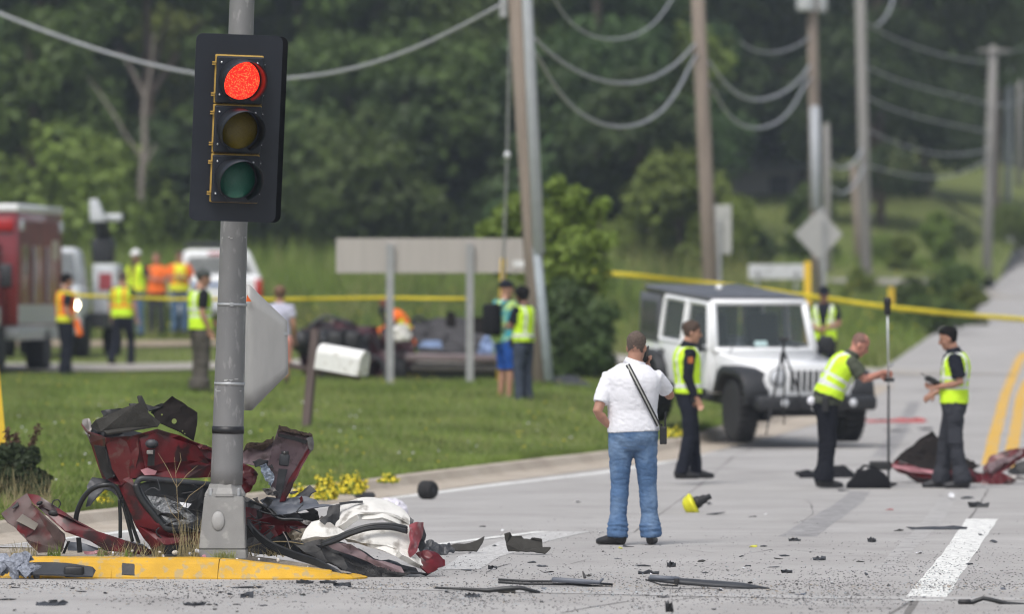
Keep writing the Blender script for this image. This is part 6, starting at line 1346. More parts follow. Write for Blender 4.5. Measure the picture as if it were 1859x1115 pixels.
ws_('crushed_red_lump', z2([(35, 345, .05), (100, 368, .0), (150, 392, -.02), (168, 420, -.02), (150, 470, -.03), (115, 510, -.04), (85, 528, -.02), (35, 500, .05)]), K_red, bulge=.09, crumple=.03)
ws_('torn_black_edge', z2([(110, 352, .02), (150, 332, .02), (215, 352, .02), (222, 385, .0), (160, 372, .0), (130, 380, .0)]), K_blk, crumple=.02, edge=.014)
ws_('crumpled_film', z2([(148, 368, -.06), (180, 358, -.06), (218, 395, -.08), (230, 450, -.08), (205, 482, -.08), (180, 440, -.06), (165, 410, -.06)]), mat('pale_blue_film', (.42, .48, .56), .5, var=.25, scale=30), thick=.002, crumple=.035, freq=22, edge=.01)
ws_('metal_shard', z2([(165, 492, -.06), (220, 486, -.06), (250, 508, -.06), (235, 530, -.05), (185, 520, -.05)]), K_metal, crumple=.02, freq=14)
# blue grey panels thrown across, red panel under them
ws_('blue_grey_panel', z2([(155, 562, .0), (195, 545, .0), (300, 556, -.03), (405, 548, -.06), (455, 562, -.09), (470, 588, -.10), (560, 586, -.12), (440, 605, -.14), (340, 630, -.14), (300, 642, -.14), (240, 638, -.10), (190, 602, -.05)]), K_blue, bulge=.03, crumple=.012, thick=.008)
ws_('bent_fin', z2([(312, 562, .02), (360, 522, .02), (420, 476, .04), (455, 508, .0), (428, 520, .0), (400, 550, -.02), (350, 560, -.01)]), K_grey, crumple=.01, thick=.01)
ws_('red_side_panel', z2([(80, 590, .10), (150, 600, .03), (240, 638, -.04), (330, 652, -.08), (425, 690, -.10), (400, 706, -.10), (300, 720, -.06), (225, 760, -.02), (150, 740, .02), (80, 680, .08)]), K_red, bulge=.05, crumple=.02)
ws_('dark_opening', z2([(135, 605, -.02), (165, 612, -.03), (165, 700, -.03), (150, 720, -.02)]), K_blk, thick=.01, cuts=1)
ws_('tan_bag', z2([(300, 722, -.05), (360, 708, -.09), (430, 698, -.12), (412, 740, -.12), (385, 782, -.10), (320, 775, -.05)]), mat('tan_film', (.30, .26, .20), .6, var=.25, scale=16), bulge=.03, crumple=.03, freq=14)
ws_('torn_pale_metal', z2([(350, 652, -.12), (440, 668, -.14), (495, 685, -.15), (480, 715, -.15), (430, 700, -.14), (380, 672, -.13)]), K_metal, crumple=.02, edge=.012, freq=12)
ws_('metal_bracket', z2([(360, 625, -.06), (460, 612, -.08), (470, 660, -.08), (420, 668, -.08), (370, 655, -.07)]), K_trim, crumple=.015)
wt('seal_strip', z2([(100, 560, .0), (180, 590, -.10), (250, 650, -.15), (330, 655, -.17), (380, 660, -.17)]), .012, K_rub); wt('wire_stick', z2([(275, 722, -.15), (300, 770, -.18), (330, 868, -.2)]), .004, K_metal); wt('wire_stick', z2([(90, 806, -.14), (180, 780, -.15), (300, 775, -.15), (420, 796, -.16)]), .004, mat('dry_stalk', (.28, .22, .12), .9))
for k, dz in enumerate((0, 9, 18, 27)):
    wt('rubber_strip', z2([(88, 660 + dz, -.16 - k * .01), (130, 716 + dz, -.20), (210, 780 + dz, -.30), (340, 836 + dz * .9, -.48), (450, 874 + dz * .8, -.75), (540, 920 + dz * .7, -.98), (600, 962 + dz * .3, -1.05)]), .015, K_rub)
g = random.Random(12)
for i in range(9):
    x, y = g.uniform(760, 1100), g.uniform(560, 900); wt('torn_wire', z1([(x, y, -.17), (x + g.uniform(-60, 60), y + g.uniform(-20, 60), -.19), (x + g.uniform(-90, 90), y + g.uniform(20, 90), -.17), (x + g.uniform(-120, 120), y + g.uniform(0, 120), -.15)]), g.uniform(.003, .007), g.choice([K_blk, K_rub, K_grey]), n=5)
for i in range(14):
    x, y = g.uniform(90, 420), g.uniform(560, 760); wt('torn_wire', z2([(x, y, -.12), (x + g.uniform(-60, 60), y + g.uniform(-20, 40), -.16), (x + g.uniform(-60, 90), y + g.uniform(0, 60), -.14)]), g.uniform(.003, .008), g.choice([K_blk, K_rub, K_grey]), n=5)
for i in range(12):
    x, y = g.uniform(100, 480), g.uniform(510, 760); ws_('torn_scrap', z2([(x, y, -.10), (x + g.uniform(10, 40), y - g.uniform(5, 25), -.12), (x + g.uniform(35, 70), y + g.uniform(-10, 15), -.14), (x + g.uniform(5, 40), y + g.uniform(10, 30), -.12)]), g.choice([K_blk, K_grey, K_blk, K_redin, K_metal]), crumple=.02, edge=.01, cuts=2, thick=.004)
# left fallen piece: torn rail with its end plate
fr = thing('torn_body_rail', 'torn dark red body rail lying on the kerbed island left of the wreck', 'car part', W(150, 1006, 238))
def fs_(name, pts, m, **k): return ws_(name, z1(pts), m, root=fr, **k)
fs_('rail', [(148, 640, .05), (205, 652, .0), (300, 712, -.05), (392, 780, -.10), (520, 848, -.10), (640, 886, -.08), (760, 918, -.05), (820, 945, -.03), (800, 962, -.03), (640, 955, -.10), (560, 950, -.14), (480, 900, -.15), (400, 868, -.15), (345, 850, -.13), (250, 760, -.08), (175, 690, -.02)], K_red, bulge=.05, crumple=.010, cuts=4, thick=.012)
fs_('end_plate', [(8, 745, .0), (75, 690, .04), (148, 640, .06), (176, 690, -.02), (250, 762, -.08), (345, 850, -.12), (352, 880, -.12), (330, 945, -.06), (210, 950, -.04), (140, 878, -.06), (80, 815, -.04), (40, 790, -.02)], mat('dirty_inner_panel', (.095, .062, .058), .65, var=.3, scale=8, col2=(.11, .02, .02), mix=.3, mscale=6), bulge=.03, crumple=.014, thick=.012, cuts=4)
fs_('red_patch', [(95, 800, -.08), (150, 812, -.09), (185, 830, -.10), (140, 872, -.09), (90, 830, -.08)], K_red, thick=.004, crumple=.006)
fs_('metal_plate', [(120, 745, -.08), (205, 798, -.11), (185, 832, -.11), (88, 782, -.08)], mat('dull_plate', (.20, .18, .155), .5, metal=.3, var=.2), thick=.01, crumple=.003, cuts=2)
for c, r in (((215, 685), .026), ((290, 738), .042)):
    b = B(); b.ell(W(*z1([c])[0][:2], S0) + Vector((0, -.10, 0)) - fr.location, (r, .02, r * .62), rot=(0, R(-24 if r < .03 else 8), 0)); b.build('grommet', K_blk, fr, True)
wt('wire_loop', z1([(275, 700, -.1), (285, 675, -.1), (310, 670, -.1), (322, 690, -.1), (312, 712, -.1)]), .005, K_blk, root=fr)
fs_('torn_black_edge', [(62, 712, -.02), (95, 680, -.01), (100, 700, -.03), (70, 718, -.03)], K_blk, crumple=.006, cuts=1)
# right section: white airbag cloth over a mauve panel with a red bracket
rw = thing('airbag_wreck', 'crumpled wreck section with a burst white airbag draped over the end of the yellow kerb', 'wreck', W(660, 1040, 240))
def rs_(name, pts, m, **k): return ws_(name, z2(pts), m, root=rw, s=240, **k)
def pillow(name, pts, m, bul, cr=.022): return rs_(name, pts, m, bulge=bul, crumple=cr * .55, cuts=5, thick=.05, freq=4.5)
pillow('airbag', [(575, 645, .15), (620, 625, .2), (685, 614, .22), (760, 618, .22), (830, 630, .2), (895, 650, .15), (930, 680, .08), (930, 705, .0), (850, 690, -.04), (760, 690, -.06), (680, 705, -.06), (600, 738, -.06), (560, 745, -.02), (560, 690, .08)], K_white, .10)
pillow('airbag', [(390, 785, -.05), (415, 740, .0), (440, 705, .03), (500, 700, .02), (560, 735, -.03), (600, 750, -.05), (500, 782, -.08)], K_white, .05)
pillow('airbag', [(620, 778, -.06), (680, 735, -.04), (760, 712, -.03), (850, 716, -.03), (925, 728, -.02), (942, 800, -.03), (945, 868, -.06), (1000, 885, -.08), (1024, 905, -.08), (1005, 938, -.12), (940, 922, -.16), (860, 885, -.17), (790, 852, -.16), (720, 826, -.13)], K_white, .10)
rs_('dark_backing', [(300, 775, .3), (500, 770, .3), (640, 800, .3), (800, 860, .25), (960, 920, .2), (1000, 948, .1), (640, 958, .05), (480, 885, .15)], K_blk, crumple=.04)  # added dark sheet that keeps the bright road behind from showing
rs_('black_fabric', [(518, 592, .02), (578, 578, .02), (574, 660, -.03), (568, 738, -.07), (482, 748, -.10), (500, 690, -.08), (468, 662, -.06), (505, 640, -.03)], K_blk, crumple=.02, edge=.008)
rs_('trim_strip', [(575, 566, .0), (640, 558, .0), (700, 556, .0), (700, 568, .0), (640, 570, .0), (580, 580, .0)], K_grey, thick=.016, cuts=1, crumple=.003)
for k in range(3): wt('hose', z2([(480, 782 + k * 8, -.18), (560, 752 + k * 9, -.22), (640, 716 + k * 9, -.24), (740, 688 + k * 9, -.24), (850, 684 + k * 10, -.22), (935, 700 + k * 12, -.20)]), .015, K_rub if k != 1 else K_grey, root=rw, s=240)
rs_('mauve_panel', [(505, 790, -.08), (580, 786, -.10), (640, 790, -.13), (700, 830, -.17), (760, 872, -.21), (840, 888, -.23), (905, 912, -.25), (925, 945, -.28), (860, 935, -.25), (790, 912, -.22), (700, 872, -.18), (600, 838, -.14), (540, 815, -.1)], K_mauve, crumple=.018, bulge=.02)
rs_('dark_underside', [(450, 792, -.02), (540, 830, -.08), (700, 890, -.15), (900, 945, -.2), (1040, 950, -.1), (1100, 920, .0), (1000, 958, -.22), (800, 958, -.25), (640, 965, -.25), (580, 920, -.22), (500, 860, -.12)], K_blk, crumple=.03, edge=.01)  # black sheet paints the shadow under the section along with its underside
rs_('red_bracket', [(940, 690, -.20), (975, 672, -.18), (1014, 672, -.10), (1008, 720, -.10), (985, 770, -.15), (975, 830, -.20), (950, 862, -.24), (934, 830, -.24), (938, 760, -.22)], mat('scraped_red', (.24, .05, .06), .4, var=.3, scale=10, col2=(.3, .16, .17), mix=.3, mscale=14), crumple=.012, thick=.014, bulge=.02)
rs_('bracket_side', [(1010, 676, .0), (1036, 740, .04), (1030, 765, .04), (1000, 760, .0), (985, 770, -.04)], K_grey, crumple=.01)
rs_('crushed_red_lump', [(950, 868, -.12), (1000, 842, -.10), (1060, 848, -.06), (1125, 880, -.04), (1126, 914, -.06), (1080, 935, -.12), (1040, 955, -.18), (1010, 930, -.18), (985, 890, -.16)], K_red, bulge=.05, crumple=.03, thick=.02)
rs_('torn_grey_edge', [(915, 650, .05), (945, 648, .06), (970, 662, .05), (960, 690, .02), (930, 690, .0)], K_grey, crumple=.012, edge=.01)
rs_('torn_black_edge', [(1010, 690, .05), (1035, 735, .05), (1030, 800, .05), (1000, 835, .0), (985, 800, .0)], K_blk, crumple=.02, edge=.012)
for k in range(14):
    x = 680 + k * 14; wt('torn_fibre', z2([(x, 905, -.24), (x + random.uniform(-20, 20), 925, -.27), (x + random.uniform(-30, 30), 948, -.3)]), .003, K_blk, root=rw, s=240, n=5)
# second wreck part far right on the road, behind the surveyors
w3 = thing('door_wreck', 'dark torn car panel with red edges on the road behind the dark haired surveyor', 'wreck', W(1690, 884, 160))
def z3(pts): return [(1380 + x / 2.655, 500 + y / 2.655, *( [r[0]] if r else [0.0] )) for x, y, *r in pts]
def s3(name, pts, m, **k): return ws_(name, z3(pts), m, root=w3, s=160, **k)
s3('dark_panel', [(645, 895, .3), (740, 815, .45), (830, 748, .6), (850, 770, .6), (880, 800, .6), (900, 860, .5), (1000, 880, .4), (1060, 920, .3), (1000, 960, .1), (860, 950, .1), (760, 930, .15), (700, 915, .2)], K_brown, crumple=.03, cuts=4, thick=.012)
s3('red_edge', [(628, 912, .2), (660, 895, .15), (760, 925, .0), (880, 950, -.05), (990, 930, .0), (1075, 960, .1), (1060, 1010, .0), (900, 1010, -.1), (790, 1000, -.08), (700, 965, .0), (650, 940, .1)], K_red, crumple=.035, cuts=4, edge=.01)
s3('scraped_strip', [(640, 915, .1), (760, 930, -.05), (850, 945, -.1), (830, 960, -.1), (720, 948, .0), (650, 930, .08)], K_pink, crumple=.015)
s3('dark_underside', [(700, 960, .0), (850, 990, -.1), (1000, 985, -.1), (1070, 1025, .0), (850, 1030, -.05), (760, 1000, .0)], K_blk, crumple=.02)
b = B(); b.box(W(1601, 847, 160) - w3.location + Vector((0, .3, .0)), (.25, .2, .10), bev=.02); b.build('black_arm', K_blk, w3)
w4 = thing('wing_wreck', 'torn dark red car panel on the road cut by the right edge of the picture', 'wreck', W(1820, 885, 161))
def s4(name, pts, m, **k): return ws_(name, z3(pts), m, root=w4, s=161, **k)
s4('panel', [(1075, 930, .2), (1110, 875, .3), (1180, 858, .3), (1272, 838, .3), (1340, 830, .35), (1340, 900, .3), (1272, 880, .25), (1200, 930, .1), (1160, 955, .0), (1240, 998, -.1), (1215, 1010, -.1), (1120, 1030, -.1), (1070, 1020, .0)], K_red, crumple=.035, cuts=4, edge=.01)
s4('scraped_strip', [(1090, 920, .1), (1180, 880, .2), (1270, 850, .2), (1260, 870, .18), (1180, 910, .1), (1110, 950, .0)], K_mauve, crumple=.02)
s4('torn_black_edge', [(1190, 950, .1), (1240, 905, .2), (1340, 890, .2), (1340, 960, .1), (1272, 965, .1), (1220, 970, .1)], K_blk, crumple=.03, edge=.014)
s4('foil', [(1150, 958, -.02), (1230, 965, -.02), (1280, 970, .0), (1272, 990, .0), (1230, 985, -.04)], K_metal, crumple=.02)
# overturned car on the lawn, behind the long sign
K_maroon = mat('maroon_wreck_paint', (.050, .012, .018), .45, var=.35, scale=3, col2=(.02, .012, .014), mix=.5, mscale=4)
oc = thing('overturned_car', 'dark red car torn open and lying on the grass behind the long sign', 'wreck', Vector(((720 - CX) / 112, FPX / 112, EYE - (692 - HY) / 112)))
def s5(name, pts, m, **k): return ws_(name, pts, m, root=oc, s=112, **k)
s5('front_shell', [(538, 610, .3), (560, 592, .5), (620, 588, .7), (680, 596, .7), (700, 640, .5), (698, 690, .3), (560, 692, .0), (545, 660, .1)], K_maroon, bulge=.10, crumple=.16, cuts=4, thick=.03, freq=3, edge=.05)
s5('dark_underbody', [(575, 600, -.1), (640, 598, -.15), (668, 612, -.1), (672, 690, -.1), (585, 690, -.15), (570, 640, -.1)], K_grey, bulge=.1, crumple=.14, cuts=4, thick=.03, freq=4)
for x in (610, 640): b = B(); b.box(W(x, 622, 112) - oc.location + Vector((0, -.3, 0)), (.26, .2, .34), bev=.06); b.build('seat', K_blk, oc, True)
b = B(); b.ell(W(548, 620, 112) - oc.location, (.18, .2, .2)); b.build('bent_wing', K_blk, oc, True)
s5('middle_panel', [(690, 600, .3), (715, 585, .3), (748, 600, .3), (760, 690, .2), (700, 695, .2)], K_maroon, crumple=.12, thick=.03, freq=2.5)
s5('cargo_floor', [(748, 585, .6), (800, 578, .7), (878, 582, .7), (892, 600, .6), (890, 645, .3), (760, 645, .3)], mat('cargo_grey', (.050, .048, .052), .8, var=.15), crumple=.05, thick=.05)
for x0, x1, y in ((858, 880, 576), (812, 826, 566)): s5('bent_post', [(x0, y, .6), (x1, y, .6), (x1 + 3, 620, .6), (x0 - 3, 620, .6)], K_brown, thick=.05, cuts=1)
b = B(); b.box(W(820, 650, 112) - oc.location + Vector((0, -.2, 0)), (1.52, .22, .13), rot=(0, R(1), 0), bev=.03); b.build('bumper', mat('bumper_mauve', (.17, .13, .135), .5, var=.12), oc, True)
b = B(); b.box(W(822, 667, 112) - oc.location + Vector((0, -.12, 0)), (1.42, .2, .14), rot=(0, R(1), 0), bev=.04); b.build('valance', mat('valance_grey', (.13, .115, .115), .6), oc, True)
b = B(); b.box(W(815, 685, 112) - oc.location + Vector((0, .3, 0)), (1.55, .8, .24), bev=.05); b.build('underside', K_blk, oc)
wheel(oc, W(727, 676, 112) - oc.location + Vector((0, -.1, 0)), .24, .22, K_grey)
M_bc = mat('pale_blue_cloth', (.20, .27, .44), .9)
s5('blue_cloth', [(866, 648, -.1), (872, 625, .0), (884, 605, .1), (896, 628, .0), (894, 650, -.1)], M_bc, bulge=.06, crumple=.06, thick=.02); s5('blue_cloth', [(758, 632, -.15), (770, 620, -.1), (800, 622, -.1), (803, 634, -.15)], M_bc, bulge=.05, crumple=.05, thick=.02)
s5('airbag', [(708, 612, -.3), (715, 595, -.3), (735, 590, -.3), (748, 605, -.3), (742, 618, -.35), (720, 620, -.35)], K_white, bulge=.10, crumple=.05, thick=.03)
for i, q in enumerate(([(560, 600), (590, 575), (640, 590)], [(700, 590), (690, 560), (712, 575), (706, 600)], [(650, 640), (690, 655), (700, 690)], [(745, 590), (760, 575), (775, 588)], [(600, 650), (660, 660), (668, 690)], [(700, 660), (730, 640), (750, 652)])): wt('torn_bar', [(x, y, -.15) for x, y in q], .03, K_blk if i % 2 else K_grey, root=oc, s=112)
ft = sheet('torn_bumper', [(978, 712, .0), (985, 700, .1), (1010, 694, .2), (1045, 696, .2), (1075, 708, .1), (1088, 722, -.1), (1070, 724, -.2), (1040, 716, -.2), (1005, 722, -.2)], K_grey, None, W(1030, 724, 118), 118, .03, 4, .12, .03, 3, 4); ft.location = W(1030, 724, 118); tag(ft, 'dark curved bumper piece lying on the lawn right of the leaning pole', 'car part')
# ---------------------------------------------------------------- debris on the road and the island
D_mats = {'k': K_blk, 'g': K_grey, 't': K_trim, 'w': mat('scrap_white', (.7, .7, .72), .7), 'r': mat('red_plastic_bit', (.38, .06, .06), .5), 'y': mat('yellow_plastic', (.62, .60, .02), .4, var=.08), 'b': K_blue, 'i': K_ins}
def rpz(px, py, dz=0.0):
    x, y = rp(px, py); return Vector((x, y, float(zroad(y)) + dz))
_dn = [0]
def shard(label, px, py, w, h, m='k', group=None, name='plastic_shard', depth=.08, curl=.3, jag=.35, cat='debris', base=None, rz=0.0, n=9):
    """bent, jagged plastic piece lying on the road: w, h in photo pixels, its lower edge at (px, py)"""
    _dn[0] += 1; g = random.Random(_dn[0] * 17 + int(px)); o0 = base if base is not None else rpz(px, py); s = FPX / o0.y; W_, H_ = w / s, h / s
    bm = bmesh.new(); rows = []
    if h <= 7:                                                       # flat broken plate, tilted on one edge
        k = g.randint(5, 8); vs = [bm.verts.new((math.cos(6.283 * i / k) * W_ * .5 * g.uniform(.6, 1.1), math.sin(6.283 * i / k) * max(depth, W_ * .35) * g.uniform(.5, 1.1), .004 + H_ * g.choice((.15, .4, .9)) * (.5 + .5 * math.cos(6.283 * i / k + _dn[0])))) for i in range(k)]
        c = bm.verts.new((0, 0, .004 + H_ * g.uniform(.2, .6)))
        for i in range(k): bm.faces.new((vs[i], vs[(i + 1) % k], c))
        n = 0
    if n:                                                            # torn piece standing on its lower edge: jagged, bent plate
        top = []; bot = []; m7 = g.randint(5, 8); peak = g.uniform(.2, .8); bend = g.uniform(-1.2, 1.2)
        for i in range(m7):
            t = i / (m7 - 1); x = (t - .5) * W_; y = bend * depth * (4 * (t - .5) ** 2 - .5); bot.append(bm.verts.new((x * g.uniform(.85, 1.0), y - depth * .4, .002)))
            hh = H_ * (g.uniform(.45, .75) if i % 2 else g.uniform(.7, 1.0)) * (1 - .5 * abs(t - peak)); top.append(bm.verts.new((x + g.uniform(-.06, .06) * W_, y + depth * g.uniform(.1, .6), hh)))
        mid = [bm.verts.new((a.co + b_.co) / 2 + Vector((0, g.uniform(-.5, .5) * depth, 0))) for a, b_ in zip(bot, top)]
        for i in range(m7 - 1): bm.faces.new((bot[i], bot[i + 1], mid[i + 1], mid[i])); bm.faces.new((mid[i], mid[i + 1], top[i + 1], top[i]))
    o = link(name, eval_mesh(bm, [('SOLIDIFY', dict(thickness=.004, offset=-1))]), None, D_mats[m]); o.location = o0; o.rotation_euler = (0, 0, R(rz))
    return tag(o, label, cat, group)
def lay(name, label, pts, m, s=None, cat='debris', th=.008, cr=.008, bul=.0, edge=.004, cuts=3, freq=6, base=None):
    """larger piece from its outline (px, py, depth), standing where its lowest point meets the road"""
    _dn[0] += 1; low = max(pts, key=lambda q: q[1]); o0 = rpz(low[0], low[1]) if base is None else base; s = FPX / o0.y
    o = sheet(name, pts, D_mats.get(m, m) if isinstance(m, str) else m, None, o0, s, th, cuts, bul, cr, freq, _dn[0], edge=edge); o.location = o0; return tag(o, label, cat)
# larger pieces
lay('bumper_piece', 'dark torn bumper corner with a notched top edge on the faded gore line', [(916, 971, .0), (926, 968, .0), (930, 976, .02), (948, 976, .02), (952, 983, .02), (964, 984, .0), (967, 979, -.02), (984, 981, -.04), (985, 987, -.04), (986, 998, -.08), (1000, 996, -.12), (990, 1007, -.16), (950, 1005, -.06), (925, 1003, .0), (920, 990, .0)], 't', th=.012, bul=.03, cr=.004)
t = thing('window_trim', 'long black window trim with a grey sleeve, left of the two long trims', 'car part', rpz(1008, 1066))
def tp_(px, py, d=0): z = rpz(1008, 1066); return W(px, py, FPX / z.y) - z + Vector((0, d, 0))
for k, dy in enumerate((0, 5)): b = B(); b.tube([tp_(905, 1053 + dy), tp_(960, 1056 + dy), tp_(1040, 1057 + dy), tp_(1112, 1062 + dy)], [(.012, .009)] * 4, n=8); b.build('rail', K_rub, t, True)
b = B(); b.tube([tp_(1003, 1053, -.03), tp_(1050, 1056, -.03), tp_(1088, 1058, -.03), tp_(1095, 1051, -.03)], [.020, .019, .016, .008], n=10); b.build('sleeve', K_blue, t, True); b = B(); b.tube([tp_(1062, 1050, -.02), tp_(1058, 1038, 0)], [.012, .005], n=6); b.build('clip', K_blk, t)
t = thing('pillar_trim', 'long flat grey pillar trim tapering to the right, right of the two long trims', 'car part', rpz(1290, 1070))
def tp_(px, py, d=0): z = rpz(1290, 1070); return W(px, py, FPX / z.y) - z + Vector((0, d, 0))
b = B(); b.tube([tp_(1178, 1052), tp_(1230, 1056), tp_(1300, 1061), tp_(1350, 1064), tp_(1397, 1069)], [(.02, .014), (.045, .022), (.055, .018), (.05, .014), (.008, .004)], n=8, side=(0, 1, .3)); b.build('strip', K_grey, t, True)
b = B(); b.box(tp_(1228, 1056, -.05), (.035, .08, .045), bev=.006); b.build('clip', K_blk, t); b = B(); b.tube([tp_(1172, 1053), tp_(1200, 1062, -.06), (tp_(1230, 1064, -.06))], .006, n=6); b.build('wire', K_blk, t, True); b = B(); b.tube([tp_(1180, 1049, -.02), tp_(1232, 1052, -.02)], .018, n=8); b.build('sleeve', K_blue, t, True)
t = thing('wiper_rubber', 'twisted black rubber strip on the road below the left long trim', 'car part', rpz(880, 1078))
def tp_(px, py, d=0): z = rpz(880, 1078); return W(px, py, FPX / z.y) - z + Vector((0, d, 0))
b = B(); b.tube([tp_(790, 1068), tp_(840, 1070), tp_(885, 1073), tp_(915, 1070), tp_(945, 1068), tp_(980, 1077)], [.008, .010, .016, .018, .016, .012], n=8); b.build('strip', K_rub, t, True); b = B(); b.tube([tp_(905, 1074), tp_(935, 1076)], .014, n=6); b.build('joint', K_trim, t)
t = thing('black_hose', 'thick black hose lying at the right edge of the nearest road', 'hose', rpz(1800, 1098))
def tp_(px, py, d=0): z = rpz(1800, 1098); return W(px, py, FPX / z.y) - z + Vector((0, d, 0))
b = B(); b.tube([tp_(1741, 1094), tp_(1765, 1094), tp_(1785, 1087), tp_(1800, 1090), tp_(1830, 1097), tp_(1875, 1101)], .016, n=10); b.build('pipe', K_rub, t, True)
b = B(); b.tube([tp_(1741, 1094), tp_(1762, 1094)], .020, n=10); b.build('sleeve', K_blk, t, True)
# bumper trim, fluff, and pieces against the yellow kerb
t = thing('bumper_trim', 'long black bumper trim with a raised block lying against the yellow kerb at left', 'car part', rpz(100, 1052))
def tp_(px, py, d=0): z = rpz(100, 1052); return W(px, py, FPX / z.y) - z + Vector((0, d, 0))
o = sheet('strip', [(26, 1025, .12), (80, 1027, .1), (120, 1029, .06), (168, 1034, .0), (173, 1040, -.02), (168, 1051, -.1), (120, 1051, -.1), (60, 1049, -.06), (40, 1036, .05)], K_grey, t, t.location, FPX / t.location.y, .012, 3, .02, .004, 5, 3); b = B(); b.box(tp_(135, 1038, -.05), (.15, .10, .085), bev=.02); b.build('block', K_blk, t, True)
lay('insulation_fluff', 'grey fluffy insulation wad at the left end of the black bumper trim', [(0, 1036, 0), (12, 1027, 0), (28, 1032, 0), (45, 1027, 0), (58, 1036, 0), (66, 1048, -.05), (40, 1051, -.1), (10, 1048, -.05)], K_ins, th=.08, cr=.045, bul=.06, edge=.015, cuts=4, freq=18)
lay('plastic_square', 'small upright black plastic square against the yellow kerb', [(222, 1024, .04), (244, 1026, .04), (245, 1046, -.02), (221, 1045, -.02)], 'k', th=.01, cr=.004, base=W(233, 1046, 244.2))
shard('dark pointed flake resting high on the yellow kerb face', 352, 1039, 34, 8, 'g', depth=.07, base=W(352, 1039, 242.6), rz=4)
lay('dark_scoop', 'olive dark scoop shaped trim right of the burst airbag', [(800, 996, .0), (830, 993, .0), (855, 992, -.02), (868, 986, -.04), (880, 976, -.02), (876, 992, -.08), (866, 1005, -.12), (830, 1005, -.08), (805, 1003, -.04)], 't', th=.010, bul=.02)
lay('torn_trim', 'tangle of torn dark trims between the burst airbag and the olive scoop', [(774, 982, .05), (785, 984, .05), (800, 992, .0), (815, 990, .0), (826, 1000, -.05), (800, 1008, -.1), (775, 1006, -.1), (765, 1000, -.05)], 'g', cr=.03, edge=.014, freq=12)
# roller and the other middle-distance bits
ro = thing('rubber_roller', 'small upright black rubber roller wheel on the white edge line', 'roller', rpz(777, 907)); s_ = FPX / ro.location.y; r_ = 17 / s_
b = B(); m_ = Matrix.Rotation(R(90), 4, 'Y'); b.lathe([(r_ * .55, -.075), (r_ * .92, -.075), (r_, -.055), (r_, -.02), (r_ * .95, -.01), (r_, 0), (r_, .035), (r_ * .95, .055), (r_ * .85, .075), (r_ * .45, .075)], (0, 0, r_), n=26, m=Matrix.Rotation(R(-35), 4, 'Z') @ m_); b.build('tread', V_tyre, ro, True)
b = B(); b.lathe([(r_ * .44, .04), (r_ * .42, .07), (r_ * .15, .078), (r_ * .12, .06)], (0, 0, r_), n=16, m=Matrix.Rotation(R(-35), 4, 'Z') @ m_); b.build('hub', K_grey, ro, True)
lay('black_pad', 'flat black pad on the gutter beside the yellow flowers', [(643, 900, .05), (650, 897, .05), (678, 897, .05), (682, 902, .0), (676, 906, -.05), (646, 906, -.05)], 'k', th=.02, cr=.004)
lay('plastic_bag', 'crumpled white plastic bag on the road behind the burst airbag', [(693, 928, .0), (700, 918, .05), (712, 916, .05), (722, 922, .05), (733, 930, .0), (732, 938, -.05), (710, 938, -.08), (695, 936, -.05)], mat('bag_film', (.62, .60, .66), .5, var=.12, scale=25), th=.05, cr=.03, bul=.06, edge=.01, cuts=4, freq=14)
# yellow float with black neck
yf = thing('yellow_lamp', 'yellow domed plastic part with a black neck on the road right of the jeans', 'car part', rpz(1262, 931), rot=(R(25), R(62), R(20))); s_ = FPX / yf.location.y
yf.location.z += .09
b = B(); b.lathe([(.002, -.125), (.06, -.115), (.095, -.085), (.105, -.04), (.112, -.035), (.112, -.01), (.09, 0), (.06, .005)], n=24); b.build('dome', D_mats['y'], yf, True); b = B(); b.lathe([(.062, .0), (.06, .05), (.045, .06), (.045, .11), (.03, .12), (.028, .17), (.01, .172)], n=18); b.build('neck', K_blk, yf, True)
lay('black_cloth', 'black sheet lying in a low heap on the road behind the bending man', [(1443, 862, .2), (1465, 855, .25), (1500, 846, .3), (1530, 848, .3), (1548, 860, .2), (1545, 868, .0), (1500, 868, -.1), (1455, 867, -.1)], C_black, th=.03, cr=.03, bul=.04, cuts=4)
bg_ = thing('duffel_bag', 'black duffel bag on the road between the bending man and the survey pole', 'bag', rpz(1577, 887)); s_ = FPX / bg_.location.y
b = B(); b.prism([(-.24, .0), (.24, .0), (.235, .08), (.17, .17), (.10, .215), (.02, .225), (-.04, .20), (-.12, .215), (-.17, .12), (-.24, .05)], -.14, .14, 'y', bev=.035); o = b.build('bag', C_black, bg_, True)
for y in (-.07, .07): b = B(); b.tube([(-.10, y, .20), (-.05, y * 1.4, .25), (.06, y * 1.4, .235), (.11, y, .19)], .012, n=7); b.build('handle', C_black, bg_, True)
b = B(); b.tube([(.2, -.12, .06), (.30, -.16, .05), (.22, -.15, .02)], .014, n=7); b.build('strap', C_black, bg_, True)
